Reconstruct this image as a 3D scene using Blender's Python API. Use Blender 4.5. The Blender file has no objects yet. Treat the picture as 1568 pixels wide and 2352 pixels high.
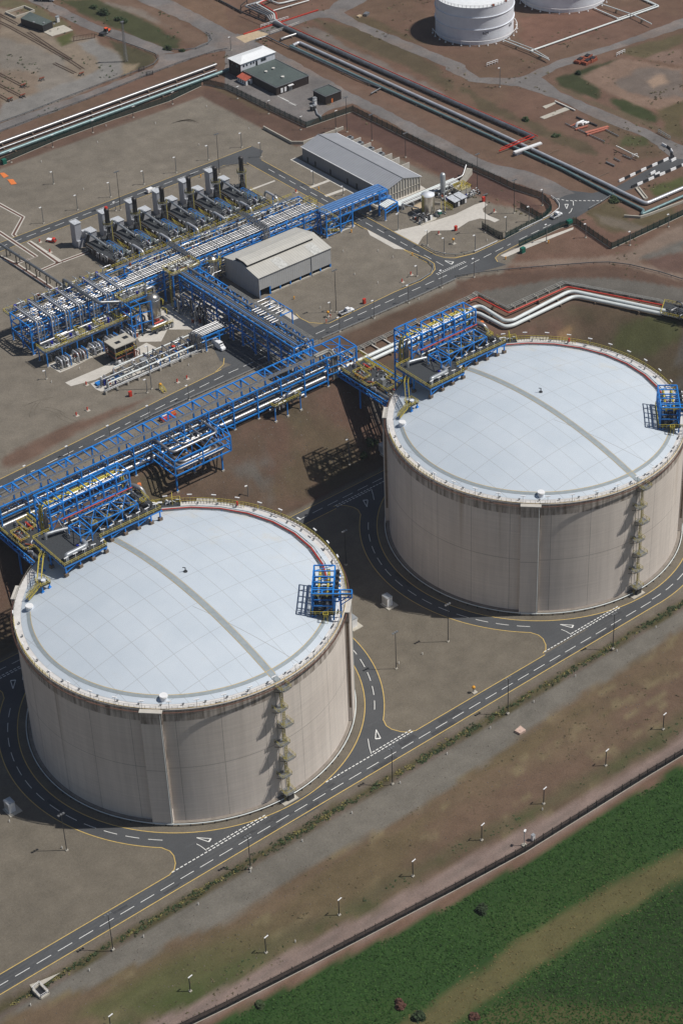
import bpy, math, random
import numpy as np
from mathutils import Vector, Matrix
random.seed(7)
scene = bpy.context.scene
C = scene.collection
R = math.radians
PI = math.pi

# ---------------------------------------------------------------- camera, sky, sun, exposure
CAM = np.array([-242.95, -391.03, 404.76])
RT = np.array([0.77612, -0.629708, -0.033251])
UP = np.array([0.392993, 0.441783, 0.806464])
FW = np.array([0.493147, 0.63898, -0.590348])
FPX = 4731.46                                   # focal length for a picture 2352 high
cd = bpy.data.cameras.new('camera')
cam = bpy.data.objects.new('camera', cd)
C.objects.link(cam)
cam.matrix_world = Matrix(((RT[0], UP[0], -FW[0], CAM[0]), (RT[1], UP[1], -FW[1], CAM[1]),
                           (RT[2], UP[2], -FW[2], CAM[2]), (0, 0, 0, 1)))
cd.sensor_fit = 'VERTICAL'
cd.sensor_height = 24.0
cd.lens = 24.0 * FPX / 2352.0
cd.clip_start = 1.0
cd.clip_end = 6000.0
scene.camera = cam

SUN_EL, SUN_AZ = 57.0, -38.5                    # degrees; azimuth from +x towards +y
sx, sy, sz = math.cos(R(SUN_EL))*math.cos(R(SUN_AZ)), math.cos(R(SUN_EL))*math.sin(R(SUN_AZ)), math.sin(R(SUN_EL))
world = bpy.data.worlds.new('World')
scene.world = world
world.use_nodes = True
wn = world.node_tree
sky = wn.nodes.new('ShaderNodeTexSky')
sky.sky_type = 'NISHITA'
sky.sun_disc = False
sky.sun_elevation = R(SUN_EL)
sky.sun_rotation = math.atan2(sx, sy)
sky.air_density = 1.0
sky.dust_density = 1.0
bg = wn.nodes['Background']
wn.links.new(sky.outputs[0], bg.inputs[0])
bg.inputs[1].default_value = 0.05
sl = bpy.data.lights.new('sun', 'SUN')
sl.energy = 3.9
sl.angle = R(0.53)
sl.color = (1.0, 0.96, 0.9)
so = bpy.data.objects.new('sun', sl)
C.objects.link(so)
so.rotation_euler = Vector((sx, sy, sz)).to_track_quat('Z', 'Y').to_euler()
so.location = (0, 0, 300)
scene.view_settings.view_transform = 'Standard'
scene.view_settings.look = 'None'
scene.view_settings.exposure = 0.0
scene.view_settings.gamma = 1.0

# ---------------------------------------------------------------- helpers: points
ZP = 17.0                                       # level of the plant above the level of the tanks


def ray(px, py, z):                             # where the sight line of a photo point meets level z
    d = FW + ((px-784.0)*RT - (py-1176.0)*UP)/FPX
    t = (z-CAM[2])/d[2]
    return CAM + t*d


def T(ox, oy, x, y, z=ZP, s=2.45):
    p = ray((ox+x/s)*0.8166667, (oy+y/s)*0.8166667, z)
    return (float(p[0]), float(p[1]), float(z))


def TT(ox, oy, pts, z=ZP, s=2.45):
    return [T(ox, oy, x, y, z, s) for x, y in pts]


# ---------------------------------------------------------------- helpers: meshes
class MB:
    def __init__(self):
        self.v, self.f, self.s, self.c = [], [], [], []

    def add(self, vs, fs, smooth=False):
        n = len(self.v)
        self.c.append((n, len(self.f)))
        self.v.extend([tuple(map(float, p)) for p in vs])
        for f in fs:
            self.f.append(tuple(i+n for i in f))
            self.s.append(smooth)
        return self

    def box(self, x0, x1, y0, y1, z0, z1):
        v = [(x0, y0, z0), (x1, y0, z0), (x1, y1, z0), (x0, y1, z0), (x0, y0, z1), (x1, y0, z1), (x1, y1, z1), (x0, y1, z1)]
        return self.add(v, [(0, 3, 2, 1), (4, 5, 6, 7), (0, 1, 5, 4), (1, 2, 6, 5), (2, 3, 7, 6), (3, 0, 4, 7)])

    def cbox(self, cx, cy, z0, lx, ly, h, rz=0.0):
        c, s = math.cos(rz), math.sin(rz)
        v = []
        for z in (z0, z0+h):
            for a, b in ((-1, -1), (1, -1), (1, 1), (-1, 1)):
                x, y = a*lx/2, b*ly/2
                v.append((cx+x*c-y*s, cy+x*s+y*c, z))
        return self.add(v, [(0, 3, 2, 1), (4, 5, 6, 7), (0, 1, 5, 4), (1, 2, 6, 5), (2, 3, 7, 6), (3, 0, 4, 7)])

    def beam(self, a, b, w, h=None):
        h = w if h is None else h
        a, b = Vector(a), Vector(b)
        d = (b-a)
        if d.length < 1e-6:
            return self
        d.normalize()
        u = Vector((0, 0, 1)) if abs(d.z) < 0.95 else Vector((0, 1, 0))
        s = d.cross(u).normalized()
        t = s.cross(d).normalized()
        v = []
        for p in (a, b):
            for i, j in ((-1, -1), (1, -1), (1, 1), (-1, 1)):
                v.append(p+s*(i*w/2)+t*(j*h/2))
        return self.add(v, [(0, 1, 2, 3), (7, 6, 5, 4), (0, 4, 5, 1), (1, 5, 6, 2), (2, 6, 7, 3), (3, 7, 4, 0)])

    def poly(self, pts, w, h=None, closed=False):
        pts = list(pts)
        if closed:
            pts = pts+[pts[0]]
        for a, b in zip(pts, pts[1:]):
            self.beam(a, b, w, h)
        return self

    def tube(self, pts, r, n=10, caps=True):
        P = [Vector(p) for p in pts]
        m = len(P)
        rs = r if isinstance(r, (list, tuple)) else [r]*m
        rings = []
        up = None
        for i in range(m):
            if i == 0:
                d = P[1]-P[0]
            elif i == m-1:
                d = P[-1]-P[-2]
            else:
                d = (P[i+1]-P[i]).normalized()+(P[i]-P[i-1]).normalized()
            if d.length < 1e-9:
                d = P[i]-P[i-1]
            d.normalize()
            if up is None:
                up = Vector((0, 0, 1)) if abs(d.z) < 0.9 else Vector((0, 1, 0))
            s = d.cross(up)
            if s.length < 1e-4:
                up = Vector((0, 1, 0)) if abs(d.y) < 0.9 else Vector((1, 0, 0))
                s = d.cross(up)
            s.normalize()
            t = s.cross(d).normalized()
            up = t
            k = 1.0
            if 0 < i < m-1:
                ca = (P[i+1]-P[i]).normalized().dot((P[i]-P[i-1]).normalized())
                k = min(1.6, 1/max(0.4, math.sqrt(max(0.0, (1+ca)/2))))
            ring = []
            for j in range(n):
                a = 2*PI*j/n
                ring.append(P[i]+(s*math.cos(a)*(k if abs(k) > 1 else 1)+t*math.sin(a))*rs[i])
            rings.append(ring)
        vs = [p for q in rings for p in q]
        fs = []
        for i in range(m-1):
            for j in range(n):
                a, b = i*n+j, i*n+(j+1) % n
                fs.append((a, b, b+n, a+n))
        self.add(vs, fs, True)
        if caps:
            self.add(rings[0], [tuple(range(n))[::-1]])
            self.add(rings[-1], [tuple(range(n))])
        return self

    def pipe(self, pts, r, n=10, bend=None):      # tube with rounded corners
        P = [Vector(p) for p in pts]
        b = bend if bend else r*2.2
        out = [P[0]]
        for i in range(1, len(P)-1):
            a, c, e = P[i-1], P[i], P[i+1]
            d1, d2 = (a-c), (e-c)
            k = min(b, d1.length*0.45, d2.length*0.45)
            p, q = c+d1.normalized()*k, c+d2.normalized()*k
            for t in (0, 0.25, 0.5, 0.75, 1):
                out.append(p*(1-t)**2+c*2*t*(1-t)+q*t*t)
        out.append(P[-1])
        return self.tube(out, r, n)

    def cyl(self, x, y, z0, z1, r0, r1=None, n=16, cap=True, smooth=True):
        r1 = r0 if r1 is None else r1
        vs = [(x+r0*math.cos(2*PI*i/n), y+r0*math.sin(2*PI*i/n), z0) for i in range(n)]
        vs += [(x+r1*math.cos(2*PI*i/n), y+r1*math.sin(2*PI*i/n), z1) for i in range(n)]
        self.add(vs, [(i, (i+1) % n, n+(i+1) % n, n+i) for i in range(n)], smooth)
        if cap:
            self.add(vs[n:], [tuple(range(n))])
            self.add(vs[:n], [tuple(range(n))[::-1]])
        return self

    def lathe(self, x, y, prof, n=24, smooth=True):
        vs = []
        for r, z in prof:
            vs += [(x+r*math.cos(2*PI*i/n), y+r*math.sin(2*PI*i/n), z) for i in range(n)]
        fs = []
        for k in range(len(prof)-1):
            for i in range(n):
                a, b = k*n+i, k*n+(i+1) % n
                fs.append((a, b, b+n, a+n))
        return self.add(vs, fs, smooth)

    def prism(self, pts, z0, z1):                 # outline counter-clockwise or not, upright walls
        pts = [(p[0], p[1]) for p in pts]
        ar = sum(a[0]*b[1]-b[0]*a[1] for a, b in zip(pts, pts[1:]+pts[:1]))
        if ar < 0:
            pts = pts[::-1]
        n = len(pts)
        v = [(x, y, z0) for x, y in pts]+[(x, y, z1) for x, y in pts]
        return self.add(v, [tuple(range(n, 2*n)), tuple(range(n))[::-1]]+[(i, (i+1) % n, n+(i+1) % n, n+i) for i in range(n)])

    def sheet(self, pts, z=None):
        pts = [tuple(p) if z is None else (p[0], p[1], z) for p in pts]
        ar = sum(a[0]*b[1]-b[0]*a[1] for a, b in zip(pts, pts[1:]+pts[:1]))
        if ar < 0:
            pts = pts[::-1]
        return self.add(pts, [tuple(range(len(pts)))])

    def strip(self, pts, w, z=None, closed=False):   # flat ribbon along a line
        P = [Vector((p[0], p[1], (p[2] if z is None else z))) for p in pts]
        m = len(P)
        vs = []
        for i in range(m):
            if closed:
                d = P[(i+1) % m]-P[i-1]
            else:
                d = P[min(i+1, m-1)]-P[max(i-1, 0)]
            d.z = 0
            d.normalize()
            nrm = Vector((-d.y, d.x, 0))
            vs += [P[i]+nrm*w/2, P[i]-nrm*w/2]
        k = m if closed else m-1
        fs = [(2*i, 2*i+1, (2*i+3) % (2*m), (2*i+2) % (2*m)) for i in range(k)]
        return self.add(vs, fs)

    def rail(self, pts, h=1.1, post=1.8, w=0.07, closed=False, mid=True):
        P = [Vector(p) for p in pts]
        if closed:
            P.append(P[0])
        for a, b in zip(P, P[1:]):
            z = Vector((0, 0, h))
            self.beam(a+z, b+z, w)
            if mid:
                self.beam(a+z*0.5, b+z*0.5, w*0.8)
            k = max(1, int((b-a).length/post))
            for i in range(k+1):
                p = a+(b-a)*(i/k)
                self.beam(p, p+z, w)
        return self

    def clusters(self, gap=0.06):               # pieces that touch stay together
        n = len(self.c)
        if n > 1500:
            return [self]
        ends = self.c[1:]+[(len(self.v), len(self.f))]
        V = np.array(self.v)
        lo = np.array([V[a[0]:b[0]].min(0) for a, b in zip(self.c, ends)])-gap
        hi = np.array([V[a[0]:b[0]].max(0) for a, b in zip(self.c, ends)])+gap
        lab = -np.ones(n, int)
        k = 0
        for i in range(n):
            if lab[i] >= 0:
                continue
            todo = [i]
            lab[i] = k
            while todo:
                j = todo.pop()
                hit = np.where((lab < 0) & (lo <= hi[j]).all(1) & (hi >= lo[j]).all(1))[0]
                lab[hit] = k
                todo.extend(hit.tolist())
            k += 1
        if k == 1 or k > 100:
            return [self]
        out = []
        for q in range(k):
            m = MB()
            for i in np.where(lab == q)[0]:
                (v0, f0), (v1, f1) = self.c[i], ends[i]
                n0 = len(m.v)
                m.c.append((n0, len(m.f)))
                m.v.extend(self.v[v0:v1])
                m.f.extend(tuple(w-v0+n0 for w in f) for f in self.f[f0:f1])
                m.s.extend(self.s[f0:f1])
            out.append(m)
        return out

    def build(self, name, mat, parent=None, local=False):
        if parent is not None and not local and len(self.c) > 1:
            cs = self.clusters()
            if len(cs) > 1:
                return [c.build(name, mat, parent) for c in cs][0]
        me = bpy.data.meshes.new(name)
        if parent is not None and not local:
            o = Vector(parent['_o'])
            v = [(p[0]-o.x, p[1]-o.y, p[2]-o.z) for p in self.v]
        else:
            v = self.v
        me.from_pydata(v, [], self.f)
        me.polygons.foreach_set('use_smooth', self.s)
        me.materials.append(M[mat] if isinstance(mat, str) else mat)
        me.update()
        ob = bpy.data.objects.new(name, me)
        C.objects.link(ob)
        if parent is not None:
            ob.parent = parent
            ob['_o'] = list(parent['_o'])
        return ob


def tag(o, label, cat, group=None):
    o['label'], o['category'] = label, cat
    if group:
        o['group'] = group
    return o


def thing(name, label, cat, loc=(0, 0, 0), group=None):
    o = bpy.data.objects.new(name, None)
    o.empty_display_size = 0.5
    C.objects.link(o)
    o.location = loc
    o['_o'] = [float(q) for q in loc]
    return tag(o, label, cat, group)


def solo(name, mb, mat, label, cat, group=None, loc=None):
    if loc is not None:
        o = mb.build(name, mat, local=True)
        o.location = loc
    else:
        o = mb.build(name, mat)
    return tag(o, label, cat, group)


def struct(name, mb, mat, kind='structure'):
    o = mb.build(name, mat)
    o['kind'] = kind
    return o


def copy_tree(o, parent=None):
    c = o.copy()
    C.objects.link(c)
    if parent is not None:
        c.parent = parent
    for ch in list(o.children):
        copy_tree(ch, c)
    return c


def dup(o, loc, rz=None, label=None, group=None):
    c = copy_tree(o)
    c.location = loc
    if rz is not None:
        c.rotation_euler = (0, 0, rz)
    if label:
        c['label'] = label
    if group:
        c['group'] = group
    return c


# ---------------------------------------------------------------- materials
M = {}


def new_mat(name):
    m = bpy.data.materials.new(name)
    m.use_nodes = True
    M[name] = m
    return m, m.node_tree, m.node_tree.nodes['Principled BSDF']


def nd(nt, typ, **kw):
    n = nt.nodes.new(typ)
    for k, v in kw.items():
        setattr(n, k, v)
    return n


def mixc(nt, fac, a, b, blend='MIX'):
    n = nd(nt, 'ShaderNodeMix', data_type='RGBA', blend_type=blend)
    for sock, val in ((n.inputs[0], fac), (n.inputs[6], a), (n.inputs[7], b)):
        if hasattr(val, 'is_linked'):
            nt.links.new(val, sock)
        elif isinstance(val, (int, float)):
            sock.default_value = val
        else:
            sock.default_value = (*val[:3], 1)
    return n.outputs[2]


def noise(nt, scale, detail=4.0, rough=0.6, vec=None, stretch=None, coord='Object'):
    if vec is None:
        tc = nd(nt, 'ShaderNodeTexCoord')
        vec = tc.outputs[coord]
    if stretch:
        mp = nd(nt, 'ShaderNodeMapping')
        mp.inputs['Scale'].default_value = stretch
        nt.links.new(vec, mp.inputs[0])
        vec = mp.outputs[0]
    n = nd(nt, 'ShaderNodeTexNoise')
    n.inputs['Scale'].default_value = scale
    n.inputs['Detail'].default_value = detail
    n.inputs['Roughness'].default_value = rough
    nt.links.new(vec, n.inputs['Vector'])
    return n.outputs['Fac']


def ramp(nt, fac, a, b, c0=0.0, c1=1.0):
    n = nd(nt, 'ShaderNodeMapRange')
    n.inputs['From Min'].default_value = a
    n.inputs['From Max'].default_value = b
    n.inputs['To Min'].default_value = c0
    n.inputs['To Max'].default_value = c1
    nt.links.new(fac, n.inputs['Value'])
    return n.outputs[0]


def math_(nt, op, a, b=0.0, c=None):
    n = nd(nt, 'ShaderNodeMath', operation=op)
    for i, val in enumerate((a, b) if c is None else (a, b, c)):
        if hasattr(val, 'is_linked'):
            nt.links.new(val, n.inputs[i])
        else:
            n.inputs[i].default_value = val
    return n.outputs[0]


def bump(nt, bs, h, strength=0.3, dist=0.1):
    b = nd(nt, 'ShaderNodeBump')
    b.inputs['Strength'].default_value = strength
    b.inputs['Distance'].default_value = dist
    nt.links.new(h, b.inputs['Height'])
    nt.links.new(b.outputs[0], bs.inputs['Normal'])


def simple(name, col, rough=0.6, metal=0.0, var=0.25, scale=1.5, spec=0.4, big=0.0, bmp=0.0):
    m, nt, bs = new_mat(name)
    f = noise(nt, scale)
    k = ramp(nt, f, 0.3, 0.7, 1-var, 1+var)
    if big:
        k = math_(nt, 'MULTIPLY', k, ramp(nt, noise(nt, scale*0.08, 3), 0.3, 0.7, 1-big, 1+big))
    mm = nd(nt, 'ShaderNodeMix', data_type='RGBA', blend_type='MULTIPLY')
    mm.inputs[0].default_value = 1
    mm.inputs[6].default_value = (*col, 1)
    nt.links.new(k, mm.inputs[7])
    nt.links.new(mm.outputs[2], bs.inputs['Base Color'])
    bs.inputs['Roughness'].default_value = rough
    bs.inputs['Metallic'].default_value = metal
    bs.inputs['Specular IOR Level'].default_value = spec
    if bmp:
        bump(nt, bs, f, bmp, 0.1)
    return m


simple('blue_steel', (0.022, 0.225, 0.66), 0.42, 0, 0.24, 0.4)
simple('blue_steel_pale', (0.10, 0.22, 0.46), 0.4, 0, 0.15, 0.6)
simple('deep_blue', (0.01, 0.02, 0.28), 0.4)
simple('yellow_steel', (0.55, 0.45, 0.07), 0.5, 0, 0.15)
simple('pipe_silver', (0.29, 0.29, 0.295), 0.36, 0.55, 0.12, 0.5)
simple('pipe_dull', (0.24, 0.25, 0.26), 0.38, 0.6, 0.25, 0.6)
simple('pipe_white', (0.66, 0.70, 0.69), 0.35, 0, 0.08, 0.4)
simple('pipe_green_grey', (0.16, 0.25, 0.26), 0.4, 0.2, 0.15, 0.5)
simple('pipe_red', (0.50, 0.05, 0.03), 0.45, 0, 0.2)
simple('dark_steel', (0.05, 0.052, 0.055), 0.5, 0.3, 0.3)
simple('grey_steel', (0.27, 0.28, 0.29), 0.45, 0.6, 0.2)
simple('galv', (0.50, 0.52, 0.53), 0.45, 0.6, 0.15)
simple('tray_grey', (0.25, 0.245, 0.225), 0.6, 0.3, 0.3)
simple('grating_dark', (0.055, 0.06, 0.065), 0.7, 0.2, 0.35, 3)
simple('concrete', (0.45, 0.42, 0.36), 0.85, 0, 0.10, 0.8, 0.2, 0.08)
simple('concrete_pale', (0.54, 0.51, 0.46), 0.85, 0, 0.08, 0.7, 0.2, 0.08)
simple('concrete_brown', (0.20, 0.15, 0.11), 0.9, 0, 0.3, 0.7, 0.2)
simple('white_paint', (0.80, 0.80, 0.80), 0.4, 0, 0.05)
simple('line_white', (0.74, 0.74, 0.71), 0.7, 0, 0.12, 2)
simple('line_yellow', (0.58, 0.41, 0.13), 0.7, 0, 0.15, 1.0)
simple('red_paint', (0.55, 0.045, 0.025), 0.45, 0, 0.15)
simple('orange_paint', (0.72, 0.20, 0.05), 0.55, 0, 0.12)
simple('orange_hiviz', (0.75, 0.10, 0.03), 0.7)
simple('green_cabinet', (0.01, 0.13, 0.09), 0.5)
simple('fence_green', (0.008, 0.034, 0.030), 0.7, 0, 0.1, 1, 0.1)
simple('fence_dark', (0.006, 0.012, 0.014), 0.7, 0, 0.1, 1, 0.1)
simple('rust', (0.27, 0.075, 0.04), 0.9, 0, 0.4, 1.2)
simple('sleeper', (0.06, 0.045, 0.035), 0.9, 0, 0.3)
simple('rail_steel', (0.15, 0.09, 0.065), 0.6, 0.4, 0.3)
simple('black_paint', (0.02, 0.021, 0.024), 0.5)
simple('tyre', (0.02, 0.02, 0.02), 0.9)
simple('vehicle_white', (0.82, 0.83, 0.84), 0.25, 0, 0.03)
simple('glass_dark', (0.02, 0.025, 0.03), 0.08, 0, 0.1, 1, 0.7)
simple('stone_white', (0.62, 0.60, 0.56), 0.9, 0, 0.2)
simple('skin', (0.45, 0.27, 0.2), 0.6)
simple('stack_dark', (0.062, 0.058, 0.058), 0.5, 0.4, 0.3)
simple('vessel', (0.55, 0.52, 0.47), 0.28, 0.9, 0.2, 0.7)
simple('brown_clad', (0.032, 0.021, 0.017), 0.7, 0, 0.2, 2)
simple('roof_felt', (0.085, 0.105, 0.10), 0.9, 0, 0.15, 1.2, 0.2, 0.15)
simple('roof_white', (0.80, 0.82, 0.83), 0.4, 0, 0.05, 0.5)
simple('roof_pale', (0.46, 0.455, 0.42), 0.5, 0, 0.06, 0.4, 0.4, 0.05)
simple('red_tile', (0.42, 0.10, 0.06), 0.7)
simple('tank_white', (0.74, 0.77, 0.82), 0.45, 0, 0.05, 0.3, 0.4, 0.04)
simple('leaf', (0.045, 0.070, 0.024), 0.8, 0, 0.5, 3)
simple('leaf_yellow', (0.19, 0.165, 0.055), 0.8, 0, 0.4, 3)
simple('leaf_dark', (0.025, 0.045, 0.015), 0.8, 0, 0.5, 3)
simple('sand', (0.46, 0.36, 0.24), 0.95, 0, 0.15, 0.8)


def clad(name, col, pitch, axis, depth=0.35, var=0.06):        # trapezoidal profiled sheet
    m, nt, bs = new_mat(name)
    tc = nd(nt, 'ShaderNodeTexCoord')
    sp = nd(nt, 'ShaderNodeSeparateXYZ')
    nt.links.new(tc.outputs['Object'], sp.inputs[0])
    w = math_(nt, 'SINE', math_(nt, 'MULTIPLY', sp.outputs[axis], 2*PI/pitch))
    h = ramp(nt, w, -0.4, 0.4)
    col2 = mixc(nt, ramp(nt, noise(nt, 0.25, 4), 0.3, 0.7), [c*(1-var) for c in col], [c*(1+var) for c in col])
    col3 = mixc(nt, h, [0.90]*3, [1.0]*3)
    nt.links.new(mixc(nt, 1.0, col2, col3, 'MULTIPLY'), bs.inputs['Base Color'])
    bs.inputs['Roughness'].default_value = 0.5
    bs.inputs['Specular IOR Level'].default_value = 0.3
    bump(nt, bs, h, depth, 0.12)


clad('clad_grey_x', (0.44, 0.445, 0.44), 1.0, 0, 0.2)
clad('clad_grey_y', (0.44, 0.445, 0.44), 1.0, 1, 0.2)
clad('clad_store_y', (0.24, 0.25, 0.27), 1.2, 1)
clad('clad_store_x', (0.50, 0.50, 0.49), 1.55, 0, 1.0)
clad('roof_store', (0.32, 0.33, 0.355), 1.3, 1, 0.6)
clad('roof_comp', (0.52, 0.505, 0.46), 1.1, 0, 0.06)
clad('clad_white_x', (0.68, 0.70, 0.75), 0.9, 0)


def asphalt():
    m, nt, bs = new_mat('asphalt')
    a = ramp(nt, noise(nt, 0.05, 5), 0.3, 0.7, 0.86, 1.16)
    b = ramp(nt, noise(nt, 2.5, 3), 0.3, 0.7, 0.88, 1.12)
    c = ramp(nt, noise(nt, 0.35, 4, 0.6, None, (0.3, 1.6, 1)), 0.55, 0.75, 1.0, 1.18)
    k = math_(nt, 'MULTIPLY', math_(nt, 'MULTIPLY', a, b), c)
    nt.links.new(mixc(nt, 1.0, (0.078, 0.081, 0.085), k, 'MULTIPLY'), bs.inputs['Base Color'])
    bs.inputs['Roughness'].default_value = 0.85
    bs.inputs['Specular IOR Level'].default_value = 0.25
    m, nt, bs = new_mat('asphalt_old')
    a = ramp(nt, noise(nt, 0.06, 5), 0.3, 0.7, 0.75, 1.25)
    b = ramp(nt, noise(nt, 1.2, 4), 0.3, 0.7, 0.85, 1.15)
    k = math_(nt, 'MULTIPLY', a, b)
    d = mixc(nt, ramp(nt, noise(nt, 0.035, 5), 0.5, 0.7), (0.160, 0.148, 0.142), (0.21, 0.165, 0.14))
    nt.links.new(mixc(nt, 1.0, d, k, 'MULTIPLY'), bs.inputs['Base Color'])
    bs.inputs['Roughness'].default_value = 0.9
    bs.inputs['Specular IOR Level'].default_value = 0.2


asphalt()


def terrain_mat():
    m, nt, bs = new_mat('terrain')
    at = nd(nt, 'ShaderNodeAttribute', attribute_name='soil')
    geo = nd(nt, 'ShaderNodeNewGeometry')
    v = geo.outputs['Position']
    f1 = noise(nt, 1.6, 6, 0.75, v)
    f2 = noise(nt, 0.16, 6, 0.65, v)
    f3 = noise(nt, 0.03, 5, 0.6, v)
    f4 = noise(nt, 5.0, 3, 0.7, v)
    k = math_(nt, 'MULTIPLY', ramp(nt, f1, 0.25, 0.75, 0.78, 1.22), ramp(nt, f2, 0.25, 0.75, 0.80, 1.20))
    k = math_(nt, 'MULTIPLY', k, ramp(nt, f3, 0.3, 0.7, 0.90, 1.10))
    k = math_(nt, 'MULTIPLY', k, ramp(nt, f4, 0.3, 0.7, 0.75, 1.25))
    nt.links.new(mixc(nt, 1.0, at.outputs['Color'], k, 'MULTIPLY'), bs.inputs['Base Color'])
    bs.inputs['Roughness'].default_value = 0.95
    bs.inputs['Specular IOR Level'].default_value = 0.12
    bump(nt, bs, f1, 0.5, 0.25)
    # crop field
    m, nt, bs = new_mat('crop')
    geo = nd(nt, 'ShaderNodeNewGeometry')
    v = geo.outputs['Position']
    a = noise(nt, 0.9, 5, 0.7, v)
    b = noise(nt, 0.05, 4, 0.6, v)
    c1 = mixc(nt, ramp(nt, a, 0.3, 0.7), (0.012, 0.035, 0.010), (0.05, 0.105, 0.026))
    c2 = mixc(nt, ramp(nt, b, 0.35, 0.7), c1, (0.05, 0.075, 0.022))
    nt.links.new(c2, bs.inputs['Base Color'])
    bs.inputs['Roughness'].default_value = 0.9
    bs.inputs['Specular IOR Level'].default_value = 0.1


terrain_mat()


def tank_mats():
    # cast concrete wall: day joints, tie courses and run-off stains
    m, nt, bs = new_mat('tank_wall')
    tc = nd(nt, 'ShaderNodeTexCoord')
    sp = nd(nt, 'ShaderNodeSeparateXYZ')
    nt.links.new(tc.outputs['Object'], sp.inputs[0])
    ang = math_(nt, 'ARCTAN2', sp.outputs[1], sp.outputs[0])
    z = sp.outputs[2]
    cb = nd(nt, 'ShaderNodeCombineXYZ')
    oi = nd(nt, 'ShaderNodeObjectInfo')
    so_ = nd(nt, 'ShaderNodeSeparateXYZ')
    nt.links.new(oi.outputs['Location'], so_.inputs[0])
    nt.links.new(math_(nt, 'ADD', math_(nt, 'MULTIPLY', ang, 47.0), math_(nt, 'MULTIPLY', so_.outputs[0], 7.3)), cb.inputs[0])
    nt.links.new(z, cb.inputs[1])
    uv = cb.outputs[0]
    st = noise(nt, 0.35, 6, 0.62, uv, (1.0, 0.035, 1))
    st2 = noise(nt, 1.1, 5, 0.65, uv, (1.0, 0.05, 1))
    co = noise(nt, 0.8, 3, 0.6, uv, (0.05, 2.2, 1))
    cl = noise(nt, 0.045, 4, 0.6, uv)
    base = mixc(nt, ramp(nt, cl, 0.3, 0.7), (0.62, 0.555, 0.495), (0.70, 0.635, 0.57))
    k = math_(nt, 'MULTIPLY', ramp(nt, st, 0.3, 0.75, 1.07, 0.90), ramp(nt, st2, 0.3, 0.7, 1.05, 0.95))
    k = math_(nt, 'MULTIPLY', k, ramp(nt, co, 0.3, 0.7, 0.94, 1.06))
    # joints
    def line(val, pitch, width, off=0.0):
        fr = math_(nt, 'FRACT', math_(nt, 'DIVIDE', math_(nt, 'ADD', val, off), pitch))
        return math_(nt, 'LESS_THAN', math_(nt, 'ABSOLUTE', math_(nt, 'SUBTRACT', fr, 0.5)), width/pitch/2)
    arc = math_(nt, 'MULTIPLY', ang, 47.0)
    j = line(arc, 2*PI*47.0/24, 0.16, 100*2*PI*47.0/24)
    hz = math_(nt, 'LESS_THAN', math_(nt, 'ABSOLUTE', math_(nt, 'SUBTRACT', z, 20.5)), 0.1)
    hz2 = math_(nt, 'LESS_THAN', math_(nt, 'ABSOLUTE', math_(nt, 'SUBTRACT', z, 39.6)), 0.09)
    j = math_(nt, 'MAXIMUM', j, math_(nt, 'MAXIMUM', hz, hz2))
    k = math_(nt, 'MULTIPLY', k, math_(nt, 'SUBTRACT', 1.0, math_(nt, 'MULTIPLY', j, 0.38)))
    col = mixc(nt, 1.0, base, k, 'MULTIPLY')
    # dark weather stain under the rim, uneven lower edge
    edge = math_(nt, 'ADD', z, math_(nt, 'MULTIPLY', st2, 0.7))
    dk = ramp(nt, edge, 37.6, 37.9)
    rim = math_(nt, 'MULTIPLY', dk, ramp(nt, noise(nt, 0.9, 4, 0.6, uv, (1, 0.08, 1)), 0.38, 0.62, 0.25, 0.95))
    col = mixc(nt, rim, col, (0.20, 0.17, 0.14))
    rs = math_(nt, 'MULTIPLY', ramp(nt, noise(nt, 0.16, 3, 0.5, uv, (1, 0.02, 1)), 0.64, 0.72), ramp(nt, z, 8, 40, 0.1, 0.6))
    col = mixc(nt, rs, col, (0.27, 0.19, 0.11))
    nt.links.new(col, bs.inputs['Base Color'])
    bs.inputs['Roughness'].default_value = 0.9
    bs.inputs['Specular IOR Level'].default_value = 0.2
    bump(nt, bs, co, 0.15, 0.05)
    # painted dome with pour joints
    m, nt, bs = new_mat('tank_roof')
    tc = nd(nt, 'ShaderNodeTexCoord')
    sp = nd(nt, 'ShaderNodeSeparateXYZ')
    nt.links.new(tc.outputs['Object'], sp.inputs[0])
    jx = line(sp.outputs[0], 6.15, 0.17, 614.6+6.15/2)
    jy = line(sp.outputs[1], 11.3, 0.17, 1131.0-12.0+11.3/2)
    jd = math_(nt, 'LESS_THAN', math_(nt, 'ABSOLUTE', math_(nt, 'ADD', sp.outputs[0], math_(nt, 'ADD', math_(nt, 'MULTIPLY', sp.outputs[1], 0.36), 8.0))), 0.10)
    jd = math_(nt, 'MULTIPLY', jd, math_(nt, 'LESS_THAN', sp.outputs[1], -12.0))
    jj = math_(nt, 'MAXIMUM', math_(nt, 'MAXIMUM', jx, jy), math_(nt, 'MULTIPLY', jd, 1.6))
    base = mixc(nt, ramp(nt, noise(nt, 0.08, 5), 0.35, 0.7), (0.50, 0.56, 0.62), (0.555, 0.61, 0.665))
    stn = ramp(nt, noise(nt, 0.22, 6, 0.7), 0.60, 0.80, 0.0, 0.35)
    base = mixc(nt, stn, base, (0.55, 0.53, 0.50))
    yr = math_(nt, 'MULTIPLY', ramp(nt, noise(nt, 0.12, 5, 0.65), 0.52, 0.72), ramp(nt, math_(nt, 'ADD', sp.outputs[0], sp.outputs[1]), 14, 44, 0.0, 0.5))
    base = mixc(nt, yr, base, (0.56, 0.50, 0.38))
    col = mixc(nt, math_(nt, 'MULTIPLY', jj, 0.42), base, (0.26, 0.26, 0.25))
    nt.links.new(col, bs.inputs['Base Color'])
    bs.inputs['Roughness'].default_value = 0.55
    bs.inputs['Specular IOR Level'].default_value = 0.3


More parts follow.
